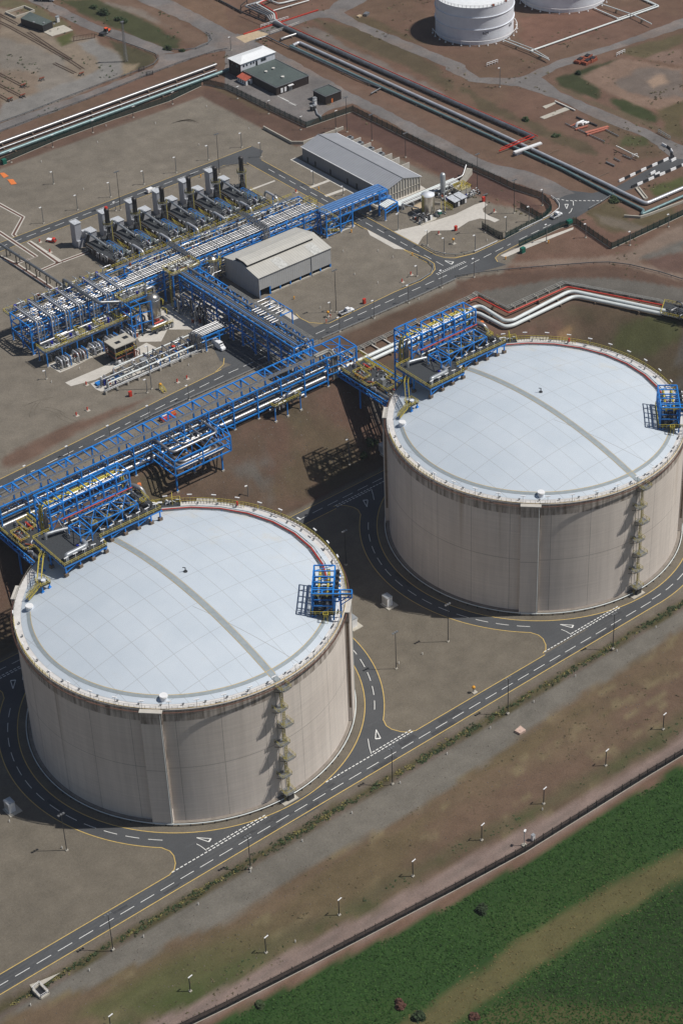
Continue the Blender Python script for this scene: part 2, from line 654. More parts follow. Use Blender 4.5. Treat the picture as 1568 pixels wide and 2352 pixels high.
tank_mats()
simple('rim_paint', (0.63, 0.61, 0.59), 0.7, 0, 0.10, 0.5, 0.3, 0.06)
simple('walk_paint', (0.285, 0.325, 0.345), 0.7, 0, 0.10, 0.8)
simple('plinth_grey', (0.24, 0.21, 0.18), 0.9, 0, 0.2, 0.6)
simple('rail_pale', (0.36, 0.35, 0.30), 0.6, 0.2, 0.2)
simple('rib_pale', (0.52, 0.52, 0.49), 0.5)
simple('roof_pale_b', (0.5, 0.52, 0.55), 0.5)
simple('line_orange', (0.70, 0.33, 0.03), 0.6)
simple('concrete_pink', (0.55, 0.40, 0.33), 0.9)
simple('rust_dark', (0.11, 0.055, 0.04), 0.9, 0, 0.25)
simple('pipe_salmon', (0.44, 0.15, 0.10), 0.7)
simple('leaf_red', (0.10, 0.045, 0.03), 0.8, 0, 0.4, 3)
simple('crop_leaf', (0.027, 0.066, 0.016), 0.9, 0, 0.35, 0.7, 0.05)
simple('crop_leaf_pale', (0.044, 0.090, 0.024), 0.9, 0, 0.35, 0.7, 0.05)
simple('dry_leaf', (0.135, 0.112, 0.05), 0.9, 0, 0.35, 0.7, 0.05)
simple('tuft', (0.125, 0.105, 0.055), 0.9, 0, 0.5, 0.5)
simple('stone_grey', (0.15, 0.128, 0.108), 0.9, 0, 0.5, 0.3)
simple('clad_tower', (0.38, 0.39, 0.42), 0.5, 0, 0.06)
simple('duct_grey', (0.34, 0.36, 0.38), 0.4, 0.4, 0.2)
simple('pipe_light', (0.56, 0.57, 0.60), 0.3, 0.35, 0.12, 0.3)
simple('yellow_dull', (0.42, 0.36, 0.10), 0.6, 0.1, 0.25)

hm = bpy.data.materials.new('haze')
hm.use_nodes = True
hm.node_tree.nodes.clear()
ho_ = hm.node_tree.nodes.new('ShaderNodeOutputMaterial')
pv = hm.node_tree.nodes.new('ShaderNodeVolumePrincipled')
pv.inputs['Color'].default_value = (0.82, 0.88, 1.0, 1)
pv.inputs['Density'].default_value = 0.00004
hm.node_tree.links.new(pv.outputs[0], ho_.inputs['Volume'])
M['haze'] = hm
simple('basin_dark', (0.105, 0.082, 0.066), 0.9, 0, 0.3, 0.7)
simple('asphalt_patch', (0.064, 0.066, 0.070), 0.9, 0, 0.2, 0.8, 0.15)
simple('asphalt_worn', (0.092, 0.094, 0.096), 0.9, 0, 0.2, 0.3, 0.15)
simple('tyre_mark', (0.138, 0.120, 0.096), 0.95, 0, 0.3, 0.6, 0.1)
# ---------------------------------------------------------------- ground
GX0, GX1, GY0, GY1, GS = -190.0, 560.0, -230.0, 560.0, 1.75
gx = np.arange(GX0, GX1+GS, GS)
gy = np.arange(GY0, GY1+GS, GS)
XX, YY = np.meshgrid(gx, gy)
NX, NY = len(gx), len(gy)
CREST = [(-400, 88.5), (120, 88.5), (150, 87), (176, 78), (192, 73), (226, 73), (238, 56), (250, 30), (270, -30), (300, -300), (900, -300), (900, 900), (-400, 900)]


def sdist(poly, X, Y):                          # signed distance to an outline, inside negative
    d2 = np.full(X.shape, 1e12)
    ins = np.zeros(X.shape, bool)
    n = len(poly)
    for i in range(n):
        x0, y0 = poly[i][:2]
        x1, y1 = poly[(i+1) % n][:2]
        ex, ey = x1-x0, y1-y0
        L = ex*ex+ey*ey+1e-12
        t = np.clip(((X-x0)*ex+(Y-y0)*ey)/L, 0, 1)
        dx, dy = X-(x0+t*ex), Y-(y0+t*ey)
        d2 = np.minimum(d2, dx*dx+dy*dy)
        c = ((y0 > Y) != (y1 > Y))
        with np.errstate(divide='ignore', invalid='ignore'):
            xi = (x1-x0)*(Y-y0)/(y1-y0+1e-12)+x0
        ins ^= c & (X < xi)
    d = np.sqrt(d2)
    return np.where(ins, -d, d)


_rng = np.random.default_rng(3)
_lat = _rng.random((256, 256))


def vnoise(X, Y, s):
    u, v = X/s+1000.3, Y/s+1000.7
    i, j = np.floor(u).astype(int), np.floor(v).astype(int)
    a, b = u-i, v-j
    a, b = a*a*(3-2*a), b*b*(3-2*b)
    g = lambda p, q: _lat[p % 256, q % 256]
    return (g(i, j)*(1-a)+g(i+1, j)*a)*(1-b)+(g(i, j+1)*(1-a)+g(i+1, j+1)*a)*b


def fbm(X, Y, s, o=4):
    t, w, k = 0, 0, 1.0
    for q in range(o):
        t = t+k*vnoise(X+37*q, Y-91*q, s/2**q)
        w += k
        k *= 0.55
    return t/w-0.5


def sm(x):
    x = np.clip(x, 0, 1)
    return x*x*(3-2*x)


crest_d = sdist(CREST, XX, YY)
slope_n = fbm(XX, YY, 14, 4)
width = 27.0
tt = np.clip(1-crest_d/width, 0, 1)
ZZ = ZP*np.where(tt < 0.06, tt*tt/0.12, np.where(tt > 0.94, 1-(1-tt)**2/0.12, (tt-0.03)/0.94))
onslope = (tt > 0.02) & (tt < 0.985)
ZZ = ZZ+np.where(onslope, slope_n*1.1*np.sin(PI*tt), 0)
# the ground beyond the road falls and rises a little
fr = sm((-61.5-YY)/3)
ZZ = ZZ+np.where((YY < -59) & (YY > -63.5), -0.7*np.sin(PI*np.clip((-59-YY)/4.5, 0, 1)), 0)
rough_up = sm((XX-283)/6)*sm((YY-150)/20)
ZZ = ZZ+np.where(ZZ > 16.9, 0, 0)

SOIL = np.zeros((NY, NX, 3))
N1, N2, N3 = fbm(XX, YY, 9), fbm(XX, YY, 28), fbm(XX+500, YY, 60)


def lay(w, col):
    global SOIL
    SOIL = SOIL*(1-w[..., None])+np.array(col)*w[..., None]


def zone(poly, col, soft=1.5, amp=3.0, op=1.0):
    xs, ys = [p[0] for p in poly], [p[1] for p in poly]
    m = 12
    i0, i1 = np.searchsorted(gx, min(xs)-m), np.searchsorted(gx, max(xs)+m)
    j0, j1 = np.searchsorted(gy, min(ys)-m), np.searchsorted(gy, max(ys)+m)
    if i1 <= i0 or j1 <= j0:
        return
    sl_ = (slice(j0, j1), slice(i0, i1))
    d = sdist(poly, XX[sl_], YY[sl_])+N1[sl_]*amp*2
    w = sm(0.5-d/(2*soft))*op
    SOIL[sl_] = SOIL[sl_]*(1-w[..., None])+np.array(col)*w[..., None]


lay(np.ones_like(XX), (0.145, 0.088, 0.064))
lay(sm(0.5+N2*3)*0.6, (0.120, 0.083, 0.055))
lay(sm(N3*5)*0.35, (0.17, 0.105, 0.08))
GRAV = (0.153, 0.134, 0.106)
# embankment and brown banks
lay(sm((crest_d+4)/4)*sm((62-crest_d)/4), (0.100, 0.070, 0.050))
lay(sm((crest_d+1)/3)*sm((40-crest_d)/4)*sm(0.5+N1*4)*0.6, (0.125, 0.074, 0.056))
lay(sm((crest_d+1)/3)*sm((40-crest_d)/4)*sm(N2*6)*0.45, (0.085, 0.080, 0.045))
lay(sm((crest_d-2)/3)*sm((30-crest_d)/4)*sm(fbm(XX+90, YY+40, 12)*7-0.6)*0.8, (0.115, 0.108, 0.098))
# level of the tanks
pad = sm((crest_d-30.0+N1*2)/1.5)
lay(pad, GRAV)
# front of the site
fy = YY+N1*1.6
lay(sm((-57.5-fy)/1.5), (0.135, 0.108, 0.088))
lay(sm((-58.6-fy)/0.7)*sm((fy+62.3)/0.7), (0.075, 0.066, 0.032))
lay(sm((-62.2-fy)/1.2), (0.155, 0.143, 0.122))
edge = np.interp(XX, [-140, -92, -82, -60, -40, -4, 38, 71, 95, 136, 200], [-60, -64.7, -68, -69, -72.7, -73.6, -73.9, -72.3, -69.5, -68.8, -69])
bw = sm((edge-YY-N2*5-N1*3)/1.6)
lay(bw, (0.134, 0.096, 0.062))
lay(bw*sm(0.5+fbm(XX*0.4, YY*1.4, 9)*5)*0.65, (0.122, 0.096, 0.052))
lay(bw*sm((edge-YY-8)/7+N2*3)*sm(0.3+N3*5)*0.8, (0.128, 0.084, 0.060))
lay(bw*sm(fbm(XX*0.5+30, YY*2, 5)*8-0.9)*0.7, (0.19, 0.155, 0.09))
tup = np.interp(XX, [-140, -84, -54, -32, -10, 17, 60, 101, 200], [-84, -87, -91, -92.7, -95.7, -97.3, -101.6, -101.6, -102])
vg = sm(1-np.abs(YY-tup-3+N1*5)/5)
lay(vg*0.75, (0.088, 0.080, 0.043))
lay(vg*sm(N1*7)*0.6, (0.060, 0.072, 0.028))
left = sm((-25-XX)/40)*sm((edge-YY-4)/6)
lay(left*sm(N2*5+0.2)*0.6, (0.06, 0.085, 0.025))
tr = sm((tup-YY-N1*2)/1.5)
lay(tr, (0.225, 0.168, 0.145))
lay(tr*sm(1-np.abs(YY-tup+3.6+N2*2)/1.2)*0.7, (0.160, 0.128, 0.112))
lay(tr*sm(1-np.abs(YY-tup+5.7+N2*2)/0.8)*0.5, (0.26, 0.20, 0.175))
FY = np.interp(XX, [-140, -84, -59, -33.8, 10.7, 34, 80, 94, 200], [-88, -94, -97.6, -100.5, -105, -107, -107.9, -108.4, -110])
lay(sm((FY-YY)/0.8), (0.155, 0.098, 0.070))
fe = FY-2.6+N1*2.2
field = sm((fe-YY)/0.8)
GREEN = (0.030, 0.064, 0.018)
lay(field, GREEN)
lay(field*sm(N2*5+0.3)*0.5, (0.042, 0.072, 0.020))
bc = np.interp(XX, [-60, -19, 0.5, 25, 61, 150], [-137.5, -134.5, -133.6, -134, -137.2, -141])
band = sm((5.6-np.abs(YY-bc-N2*3-N1*3))/2.5)*field
lay(band, (0.105, 0.095, 0.042))
lay(sm((-140-YY+N2*4)/4)*field, (0.026, 0.044, 0.016))
bl = sm((-5-XX-(YY+139)*1.2+N2*10)/8)*sm((-139-YY)/4)*field
lay(bl*0.8, (0.085, 0.082, 0.034))
# the plant
zone([(-200, 97), (128, 97), (135, 103), (216, 103), (232, 112), (242, 116), (262, 124), (262, 140), (257, 150), (256, 195), (250, 243), (231, 244), (231, 268), (234, 296), (236, 314), (-200, 312)], (0.182, 0.160, 0.130), 0.9, 0.6)
zone(TT(0, 960, [(0, 890), (0, 800), (110, 735), (420, 600), (650, 520), (1000, 400), (1090, 375), (900, 460), (640, 575), (190, 840)]), (0.142, 0.092, 0.069), 1.2, 1.6)
zone([(131, 113.3), (214, 111.5), (214, 104), (190, 103), (140, 101)], (0.105, 0.070, 0.050), 1.2, 1.5)
zone(TT(1280, 480, [(170, 830), (720, 735), (1100, 730), (1568, 800), (1568, 1000), (1440, 930), (780, 800), (370, 970)]), (0.122, 0.112, 0.098), 0.7, 0.7)
zone(TT(1280, 480, [(200, 720), (600, 680), (1000, 655), (1200, 670), (1568, 770), (1568, 810), (1100, 735), (720, 742), (170, 835), (0, 880), (0, 760)]), (0.110, 0.070, 0.052), 0.8, 1.0)
zone(TT(1280, 480, [(1120, 1010), (1330, 990), (1568, 1020), (1568, 1110), (1250, 1115), (1100, 1090)]), (0.080, 0.088, 0.036), 1.5, 3, 0.8)
zone(TT(1280, 480, [(700, 1050), (800, 1010), (780, 1110), (700, 1120)]), (0.23, 0.15, 0.08), 1.2, 2)
# banks inside the fence
zone([(231, 316), (231, 262), (233, 246), (268, 243), (268, 256), (243, 256), (242, 316)], (0.105, 0.066, 0.050), 1.0, 1.5)
zone([(258, 244), (259, 180), (262, 143), (268, 131), (272, 155), (269, 255)], (0.105, 0.062, 0.050), 1.0, 1.2)
zone([(243, 316), (243, 276), (241, 276), (240, 316)], (0.11, 0.085, 0.05), 0.8, 1.2, 0.7)
zone([(100, 312), (232, 312), (236, 320), (255, 322), (255, 335), (100, 335)], (0.125, 0.080, 0.060), 0.8, 0.8)
# dirt road to the right, and the verge
zone(TT(1280, 480, [(330, 650), (600, 610), (900, 600), (1150, 570), (1568, 360), (1568, 480), (1330, 580), (1250, 640), (1568, 720), (1568, 760), (1200, 655), (950, 640), (600, 665)]), (0.20, 0.150, 0.118), 1.0, 1.5)
zone(TT(1280, 480, [(1290, 600), (1568, 560), (1568, 710), (1400, 670)]), (0.12, 0.075, 0.06), 1.0, 2)
zone(TT(1280, 480, [(1250, 600), (1568, 480), (1568, 560), (1290, 610)]), (0.135, 0.125, 0.11), 1.0, 2)
zone(TT(1280, 480, [(900, 270), (1080, 190), (1200, 340), (1500, 250), (1500, 300), (1200, 420), (1080, 440), (960, 380)]), (0.085, 0.075, 0.040), 1.2, 3, 0.8)
zone(TT(1280, 480, [(1330, 120), (1568, 40), (1568, 110), (1380, 180)]), (0.07, 0.085, 0.03), 1.2, 2, 0.9)
zone(TT(1280, 480, [(960, 300), (1180, 350), (1330, 400), (1200, 420), (1000, 370)]), (0.15, 0.125, 0.10), 1.2, 2, 0.8)
# upper left: yard, railway, verges
zone(TT(0, 0, [(0, 60), (150, 100), (300, 190), (400, 270), (520, 250), (660, 265), (860, 400), (880, 510), (560, 640), (0, 840)]), (0.205, 0.165, 0.125), 1.5, 3)
zone(TT(0, 0, [(0, 260), (180, 300), (420, 400), (500, 480), (560, 560), (300, 640), (0, 540)]), (0.190, 0.172, 0.150), 2.0, 4, 0.8)
zone(TT(0, 0, [(0, 720), (250, 640), (560, 540), (690, 470), (660, 400), (540, 300), (640, 268), (820, 390), (870, 500), (560, 645), (0, 848)]), (0.195, 0.185, 0.172), 1.0, 2)
zone(TT(0, 0, [(0, 480), (250, 500), (320, 560), (230, 660), (0, 700)]), (0.20, 0.15, 0.11), 2.0, 5, 0.8)
zone(TT(0, 0, [(380, 260), (500, 210), (510, 290), (420, 330)]), (0.075, 0.080, 0.03), 1, 2)
zone(TT(0, 0, [(480, 0), (700, 0), (1000, 130), (1250, 270), (1240, 340), (1110, 330), (860, 215), (640, 130), (400, 0)]), (0.055, 0.058, 0.028), 1.2, 3)
zone(TT(0, 0, [(700, 0), (900, 0), (1290, 180), (1420, 270), (1330, 330), (1250, 270), (1000, 130)]), (0.150, 0.100, 0.072), 1.2, 2)
zone(TT(0, 0, [(740, 20), (930, 50), (1150, 180), (1050, 150)]), (0.19, 0.165, 0.14), 1.2, 2, 0.8)
zone(TT(0, 0, [(700, 260), (880, 310), (1060, 380), (1080, 420), (960, 480), (880, 500), (830, 360)]), (0.070, 0.062, 0.035), 1.0, 2)
zone(TT(0, 0, [(850, 440), (960, 440), (900, 520), (840, 520)]), (0.24, 0.19, 0.13), 1.0, 2)
zone(TT(0, 0, [(1150, 0), (1568, 0), (1568, 200), (1450, 150)]), (0.155, 0.100, 0.068), 1.0, 2)
zone(TT(0, 0, [(0, 0), (150, 0), (480, 170), (400, 230), (160, 60), (0, 40)]), (0.12, 0.105, 0.06), 1.0, 2)
# upper right: mounds, grass strips, bare ground
for pl, cl, s_, a_, o_ in (
        ([(600, 130), (900, 190), (1250, 330), (1568, 560), (1568, 640), (1200, 440), (880, 310), (700, 220)], (0.085, 0.070, 0.042), 1.5, 4, 0.85),
        ([(500, 190), (620, 200), (1000, 400), (1568, 680), (1568, 720), (900, 420)], (0.165, 0.150, 0.135), 1.0, 3, 0.75),
        ([(830, 100), (1000, 130), (1380, 300), (1300, 290), (900, 170)], (0.095, 0.075, 0.042), 1.5, 3, 0.8),
        ([(450, 420), (700, 520), (950, 640), (1568, 940), (1568, 1010), (1070, 750), (560, 480)], (0.150, 0.100, 0.075), 1, 2, 0.8)):
    zone(TT(640, 0, pl), cl, s_, a_, o_)
for pl, cl, s_, a_, o_ in (
        ([(700, 540), (830, 490), (1130, 400), (1100, 450), (880, 520), (1000, 620), (1010, 680), (960, 690), (720, 590)], (0.038, 0.047, 0.021), 1.0, 2, 0.95),
        ([(1060, 670), (1200, 690), (1390, 800), (1380, 850), (1200, 800), (1060, 710)], (0.038, 0.050, 0.020), 1.0, 2, 0.95),
        ([(600, 560), (720, 600), (1000, 710), (1370, 860), (1568, 940), (1568, 1000), (1200, 830), (850, 690)], (0.115, 0.090, 0.058), 1.0, 2, 0.8),
        ([(1390, 760), (1568, 690), (1568, 950), (1450, 900)], (0.095, 0.080, 0.042), 1.5, 3, 0.9),
        ([(880, 530), (1050, 440), (1130, 400), (1568, 470), (1568, 680), (1400, 750), (1250, 720), (1050, 640)], (0.205, 0.140, 0.105), 1.2, 2, 1),
        ([(1130, 560), (1200, 500), (1400, 460), (1568, 480), (1568, 660), (1350, 670), (1200, 630)], (0.135, 0.118, 0.105), 1.5, 5, 0.75),
        ([(1290, 560), (1420, 520), (1460, 570), (1360, 610)], (0.31, 0.22, 0.16), 1.5, 3, 0.9),
        ([(1100, 360), (1300, 300), (1568, 230), (1568, 300), (1340, 390), (1290, 400)], (0.085, 0.080, 0.040), 1.2, 3, 0.7),
        ([(1340, 390), (1568, 320), (1568, 460), (1300, 410)], (0.180, 0.122, 0.095), 1.2, 2, 1),
        ([(0, 580), (300, 740), (900, 980), (960, 1060), (850, 1050), (500, 890), (200, 760)], (0.085, 0.070, 0.042), 1.2, 4, 0.85),
        ([(930, 800), (1200, 900), (1350, 970), (1480, 1000), (1420, 1080), (1250, 1090), (1100, 1000)], (0.120, 0.088, 0.056), 1.2, 3, 0.7),
        ([(1180, 940), (1320, 940), (1330, 1000), (1150, 1010)], (0.062, 0.075, 0.03), 1.2, 3, 0.8),
        ([(420, 130), (940, 20), (1100, 180), (560, 340), (480, 300)], (0.165, 0.092, 0.068), 1.2, 4, 0.9)):
    zone(TT(1280, 0, pl), cl, s_, a_, o_)

me = bpy.data.meshes.new('ground')
vs = np.stack([XX, YY, ZZ], -1).reshape(-1, 3)
idx = np.arange(NX*NY).reshape(NY, NX)
q = np.stack([idx[:-1, :-1], idx[:-1, 1:], idx[1:, 1:], idx[1:, :-1]], -1).reshape(-1, 4)
me.vertices.add(len(vs))
me.vertices.foreach_set('co', vs.ravel())
me.loops.add(q.size)
me.loops.foreach_set('vertex_index', q.ravel().astype(np.int32))
me.polygons.add(len(q))
me.polygons.foreach_set('loop_start', (np.arange(len(q))*4).astype(np.int32))
me.polygons.foreach_set('loop_total', np.full(len(q), 4, np.int32))
me.polygons.foreach_set('use_smooth', np.ones(len(q), bool))
me.update()
me.validate()
ca_ = me.color_attributes.new('soil', 'FLOAT_COLOR', 'POINT')
ca_.data.foreach_set('color', np.concatenate([SOIL.reshape(-1, 3), np.ones((NX*NY, 1))], 1).astype(np.float32).ravel())
me.materials.append(M['terrain'])
gr = bpy.data.objects.new('ground', me)
C.objects.link(gr)
gr['kind'] = 'structure'
# land beyond the part the photograph shows
far = MB()
far.box(-2000, 2000, -2000, 2000, -6.0, -3.0)
far_o = struct('land', far, 'concrete_brown')


def ground_z(x, y):
    i, j = (x-GX0)/GS, (y-GY0)/GS
    i0, j0 = min(max(int(i), 0), NX-2), min(max(int(j), 0), NY-2)
    a, b = i-i0, j-j0
    return float((ZZ[j0, i0]*(1-a)+ZZ[j0, i0+1]*a)*(1-b)+(ZZ[j0+1, i0]*(1-a)+ZZ[j0+1, i0+1]*a)*b)


# ---------------------------------------------------------------- roads round the tanks (level 0)
TC = [(0.0, 0.0), (138.5, 0.8)]
RI, RO = 51.0, 57.0


def arcp(c, r, a0, a1, n=48):
    return [(c[0]+r*math.cos(a0+(a1-a0)*i/n), c[1]+r*math.sin(a0+(a1-a0)*i/n)) for i in range(n+1)]


road = MB()
road.sheet([(-260, -57), (138.5, -56.2), (138.5, -50.4), (-260, -50.5)], 0.030)
road.sheet([(-260, 49.6), (205, 49.6), (205, 56.4), (-260, 56.4)], 0.030)
ring_n = 120
for k, c in enumerate(TC):
    i_, o_ = arcp(c, RI, 0, 2*PI, ring_n), arcp(c, RO, 0, 2*PI, ring_n)
    vs = [(x, y, 0.036) for x, y in i_[:-1]]+[(x, y, 0.036) for x, y in o_[:-1]]
    road.add(vs, [(j, ring_n+j, ring_n+(j+1) % ring_n, (j+1) % ring_n) for j in range(ring_n)])
FIL = [(-41.0, -39.6), (-39.4, -41.2), (-38.5, -43.4), (-38.7, -45.6), (-40.0, -48.2), (-41.6, -49.9), (-43.4, -50.5)]
for k, c in enumerate(TC):
    for a in (-1, 1):
        for b in (-1, 1):
            if k == 1 and a == 1:
                continue
            pts = [(c[0]+a*-x, c[1]+b*-y) for x, y in FIL]
            pts += [(c[0]+a*9, c[1]+b*51.2), (c[0]+a*20, c[1]+b*50.5), (c[0]+a*30, c[1]+b*44)]
            z = 0.042
            # fan, because the outline is hollow
            hub = (c[0]+a*30.0, c[1]+b*48.0)
            P = [(p[0], p[1], z) for p in pts[:8]]
            vsf = [(hub[0], hub[1], z)]+P
            fs = []
            for q_ in range(1, len(P)):
                tri = (0, q_, q_+1)
                A, B, D = vsf[tri[0]], vsf[tri[1]], vsf[tri[2]]
                cr = (B[0]-A[0])*(D[1]-A[1])-(B[1]-A[1])*(D[0]-A[0])
                fs.append(tri if cr > 0 else tri[::-1])
            road.add(vsf, fs)
struct('tank_road', road, 'asphalt')

yl, wl = MB(), MB()
ZM = 0.060
yl.strip([(-260, -56.75), (138.5, -56.0)], 0.28, ZM)
yl.strip([(-260, 56.1), (200, 56.1)], 0.2, ZM)
for k, c in enumerate(TC):
    yl.strip(arcp(c, RI+0.15, 0, 2*PI, 160)[:-1], 0.26, ZM+0.004, closed=True)
    for a in (-1, 1):
        if k == 1 and a == 1:
            yl.strip(arcp(c, RO-0.15, -PI/2, PI/2, 90), 0.26, ZM+0.004)
            continue
        a0 = math.atan2(41.2, 39.6)
        arc = arcp((0, 0), RO-0.15, -a0, a0, 80)
        arc = [(-x*(-a if a == -1 else -1), y) for x, y in arc] if False else [(a*x, y) for x, y in arc]
        low = [(a*-x, y) for x, y in FIL[1:]]
        top = [(a*-x, -y) for x, y in FIL[1:]]
        line = low[::-1]+arc+top
        yl.strip([(c[0]+x, c[1]+y) for x, y in line], 0.26, ZM+0.004)
for y in (-50.65, 49.75):
    yl.strip([(-260, y), (-43.4, y)], 0.26, ZM)
    yl.strip([(43.4, y), (95.1, y)], 0.26, ZM)
x = -250.0
while x < 136:
    wl.strip([(x, -53.8), (x+4.4, -53.8)], 0.20, ZM)
    wl.strip([(x, 53.0), (x+4.4, 53.0)], 0.20, ZM)
    x += 6.49
for k, c in enumerate(TC):
    for s in range(52):
        a = 2*PI*s/52
        deg = (math.degrees(a)) % 360
        if (k == 0 and (228 < deg < 312 or 48 < deg < 132)) or (k == 1 and (228 < deg < 266 or 48 < deg < 132)):
            continue
        wl.strip(arcp(c, (RI+RO)/2, a, a+2*PI/52*0.62, 4), 0.20, ZM+0.004)
    for b in (-1, 1):
        for a in (-1, 1):
            if k == 1 and a == 1:
                continue
            # give-way line: two rows of short dashes, the curved centre line and the triangle
            # traffic keeps left, so the marks of opposite corners are turned by half a circle
            sg = 1 if b == -1 else -1
            right = a*b < 0
            mid = 27.6 if right else 30.6
            for row in (0.0, 0.85):
                x = 10.5
                while x < 42.0:
                    if row == 0 or (x > mid) == right:
                        wl.strip([(c[0]+a*x, c[1]+b*(50.35-row)), (c[0]+a*(x+0.92), c[1]+b*(50.35-row))], 0.32, ZM+0.010)
                    x += 1.36
            pc = [(30.9, -44.3), (29.1, -47.0), (27.6, -49.7)] if right else [(-31.4, -46.0), (-31.0, -47.6), (-30.8, -49.8)]
            tp_ = [(35.2, -42.8), (33.8, -46.5), (32.5, -45.7)] if right else [(-30.0, -44.1), (-27.2, -47.0), (-28.4, -47.6)]
            wl.strip([(c[0]+sg*x_, c[1]+sg*y_) for x_, y_ in pc], 0.2, ZM+0.010)
            q0, q1, q2 = [(c[0]+sg*x_, c[1]+sg*y_) for x_, y_ in tp_]
            wl.strip([q0, q1], 0.24, ZM+0.012)
            wl.strip([q0, q2], 0.24, ZM+0.014)
            wl.strip([q1, q2], 0.45, ZM+0.016)
# ---------------------------------------------------------------- roads of the plant (level 17)
Z1 = ZP+0.03
pr = MB()
cl = [(-260, 96), (-60, 108.5), (7, 113.8), (20, 114.4), (39.6, 115.5), (60, 116.9), (80.5, 118.2), (103, 119.4), (120, 119.5), (214, 119.6)]
W2 = 3.9
for (xa, ya), (xb, yb) in zip(cl, cl[1:]):
    pr.sheet([(xa, ya-W2), (xb, yb-W2), (xb, yb+W2), (xa, ya+W2)], Z1)
yl.strip([(x, y+W2-0.2) for x, y in cl[:-2]]+[(103, 123.1)], 0.28, Z1+0.02)
yl.strip(TT(0, 960, [(1480, 215), (1540, 160), (1545, 115)], Z1+0.02), 0.28)
yl.strip(TT(640, 480, [(470, 985), (500, 1015), (560, 1045), (640, 1052), (700, 1050), (1150, 835), (1330, 760), (1400, 715), (1427, 680), (1422, 640), (1370, 605), (1220, 545), (960, 405), (830, 340)], Z1+0.02), 0.28)
# road towards the van under the pipe bridge
pr.sheet([(108, 122), (145, 122), (146, 134), (141, 150), (134, 150), (133, 138), (110, 138), (106, 128)], Z1+0.004)
# road B, along the compressor house, and the top road
pr.sheet([(206.4, 121), (213.3, 121), (212.8, 246), (206.4, 246)], Z1+0.006)
pr.sheet([(206.6, 122), (200, 122.5), (204, 125), (206.4, 129)], Z1+0.004)
pr.sheet([(213, 122), (219, 123), (215, 128), (213.2, 136)], Z1+0.004)
pr.sheet([(-200, 250.3), (200, 250.3), (206, 247), (206.4, 240), (212.8, 240), (213, 246), (218.4, 250.2), (217.4, 257), (-200, 257)], Z1+0.008)
for x, y0, y1 in ((206.6, 130, 246), (213.0, 134, 200), (212.7, 200, 244)):
    yl.strip([(x, y0), (x, y1)], 0.25, Z1+0.025)
yl.strip([(213.0, 134), (214.2, 130), (217.1, 127.5), (224.7, 125.1)], 0.25, Z1+0.025)
yl.strip([(-190, 256.8), (204, 256.8), (217.3, 257)], 0.22, Z1+0.025)
yl.strip([(-190, 250.5), (198, 250.5), (203, 248.5), (206, 244)], 0.22, Z1+0.025)
y = 126.0
while y < 238:
    wl.strip([(209.7, y), (209.7, y+4.2)], 0.2, Z1+0.025)
    y += 7.0
x = -180.0
while x < 196:
    wl.strip([(x, 253.7), (x+4.4, 253.7)], 0.2, Z1+0.025)
    x += 6.6
# centre dashes of the front plant road
def dashes(path, pitch, ln, w, z):
    acc = 0.0
    for (xa, ya), (xb, yb) in zip(path, path[1:]):
        L = math.hypot(xb-xa, yb-ya)
        t = (-acc) % pitch
        while t < L:
            e = min(t+ln, L)
            wl.strip([(xa+(xb-xa)*t/L, ya+(yb-ya)*t/L), (xa+(xb-xa)*e/L, ya+(yb-ya)*e/L)], w, z)
            t += pitch
        acc += L
dashes(cl[1:-1]+[(207, 119.6)], 6.55, 4.3, 0.22, Z1+0.03)
dashes([(212, 119.6), (240, 121.2), (263, 122.1)], 6.55, 4.3, 0.22, Z1+0.03)
for row in (0, 0.8):
    for i in range(14):
        a, b = (203.5+i*1.05, 123.0-row), (203.5+i*1.05+0.62, 123.0-row)
        wl.strip([a, b], 0.34, Z1+0.035)
tri = TT(640, 480, [(1495, 620), (1540, 645), (1555, 628)], Z1+0.034)
wl.strip([tri[0], tri[1]], 0.3)
wl.strip([tri[0], tri[2]], 0.3, Z1+0.036)
wl.strip([tri[1], tri[2]], 0.5, Z1+0.038)
# gate road
gate_poly = TT(1280, 480, [(700, 108), (780, 135), (940, 155), (1090, 120), (1200, 60), (1310, 0), (1568, -130), (1568, -40), (1230, 120), (1090, 165), (920, 270), (800, 345), (600, 430), (445, 500), (300, 575), (272, 600), (290, 628), (350, 648), (160, 700), (0, 738), (-130, 700), (0, 605), (130, 570), (330, 475), (600, 340), (690, 290), (720, 260), (690, 210), (655, 180)], Z1)
pr.sheet(gate_poly, Z1+0.012)
yl.strip(TT(1280, 480, [(0, 602), (130, 570), (330, 475), (600, 340), (690, 290)], Z1+0.03), 0.25)
yl.strip(TT(1280, 480, [(290, 628), (274, 600), (300, 575), (445, 500), (520, 466)], Z1+0.03), 0.25)
for i in range(12):
    a = T(1280, 480, 670+i*30, 187+min(i, 3)*6, Z1+0.03)
    b = T(1280, 480, 687+i*30, 190+min(i, 3)*6, Z1+0.03)
    wl.strip([a, b], 0.4)
wl.strip(TT(1280, 480, [(810, 208), (812, 240)], Z1+0.03), 0.25)
wl.strip(TT(1280, 480, [(803, 258), (795, 280), (780, 293)], Z1+0.03), 0.25)
tri = TT(1280, 480, [(752, 232), (776, 231), (765, 262)], Z1+0.03)
wl.strip([tri[0], tri[1]], 0.45)
wl.strip([tri[0], tri[2]], 0.25, Z1+0.034)
wl.strip([tri[1], tri[2]], 0.25, Z1+0.036)
struct('plant_road', pr, 'asphalt')
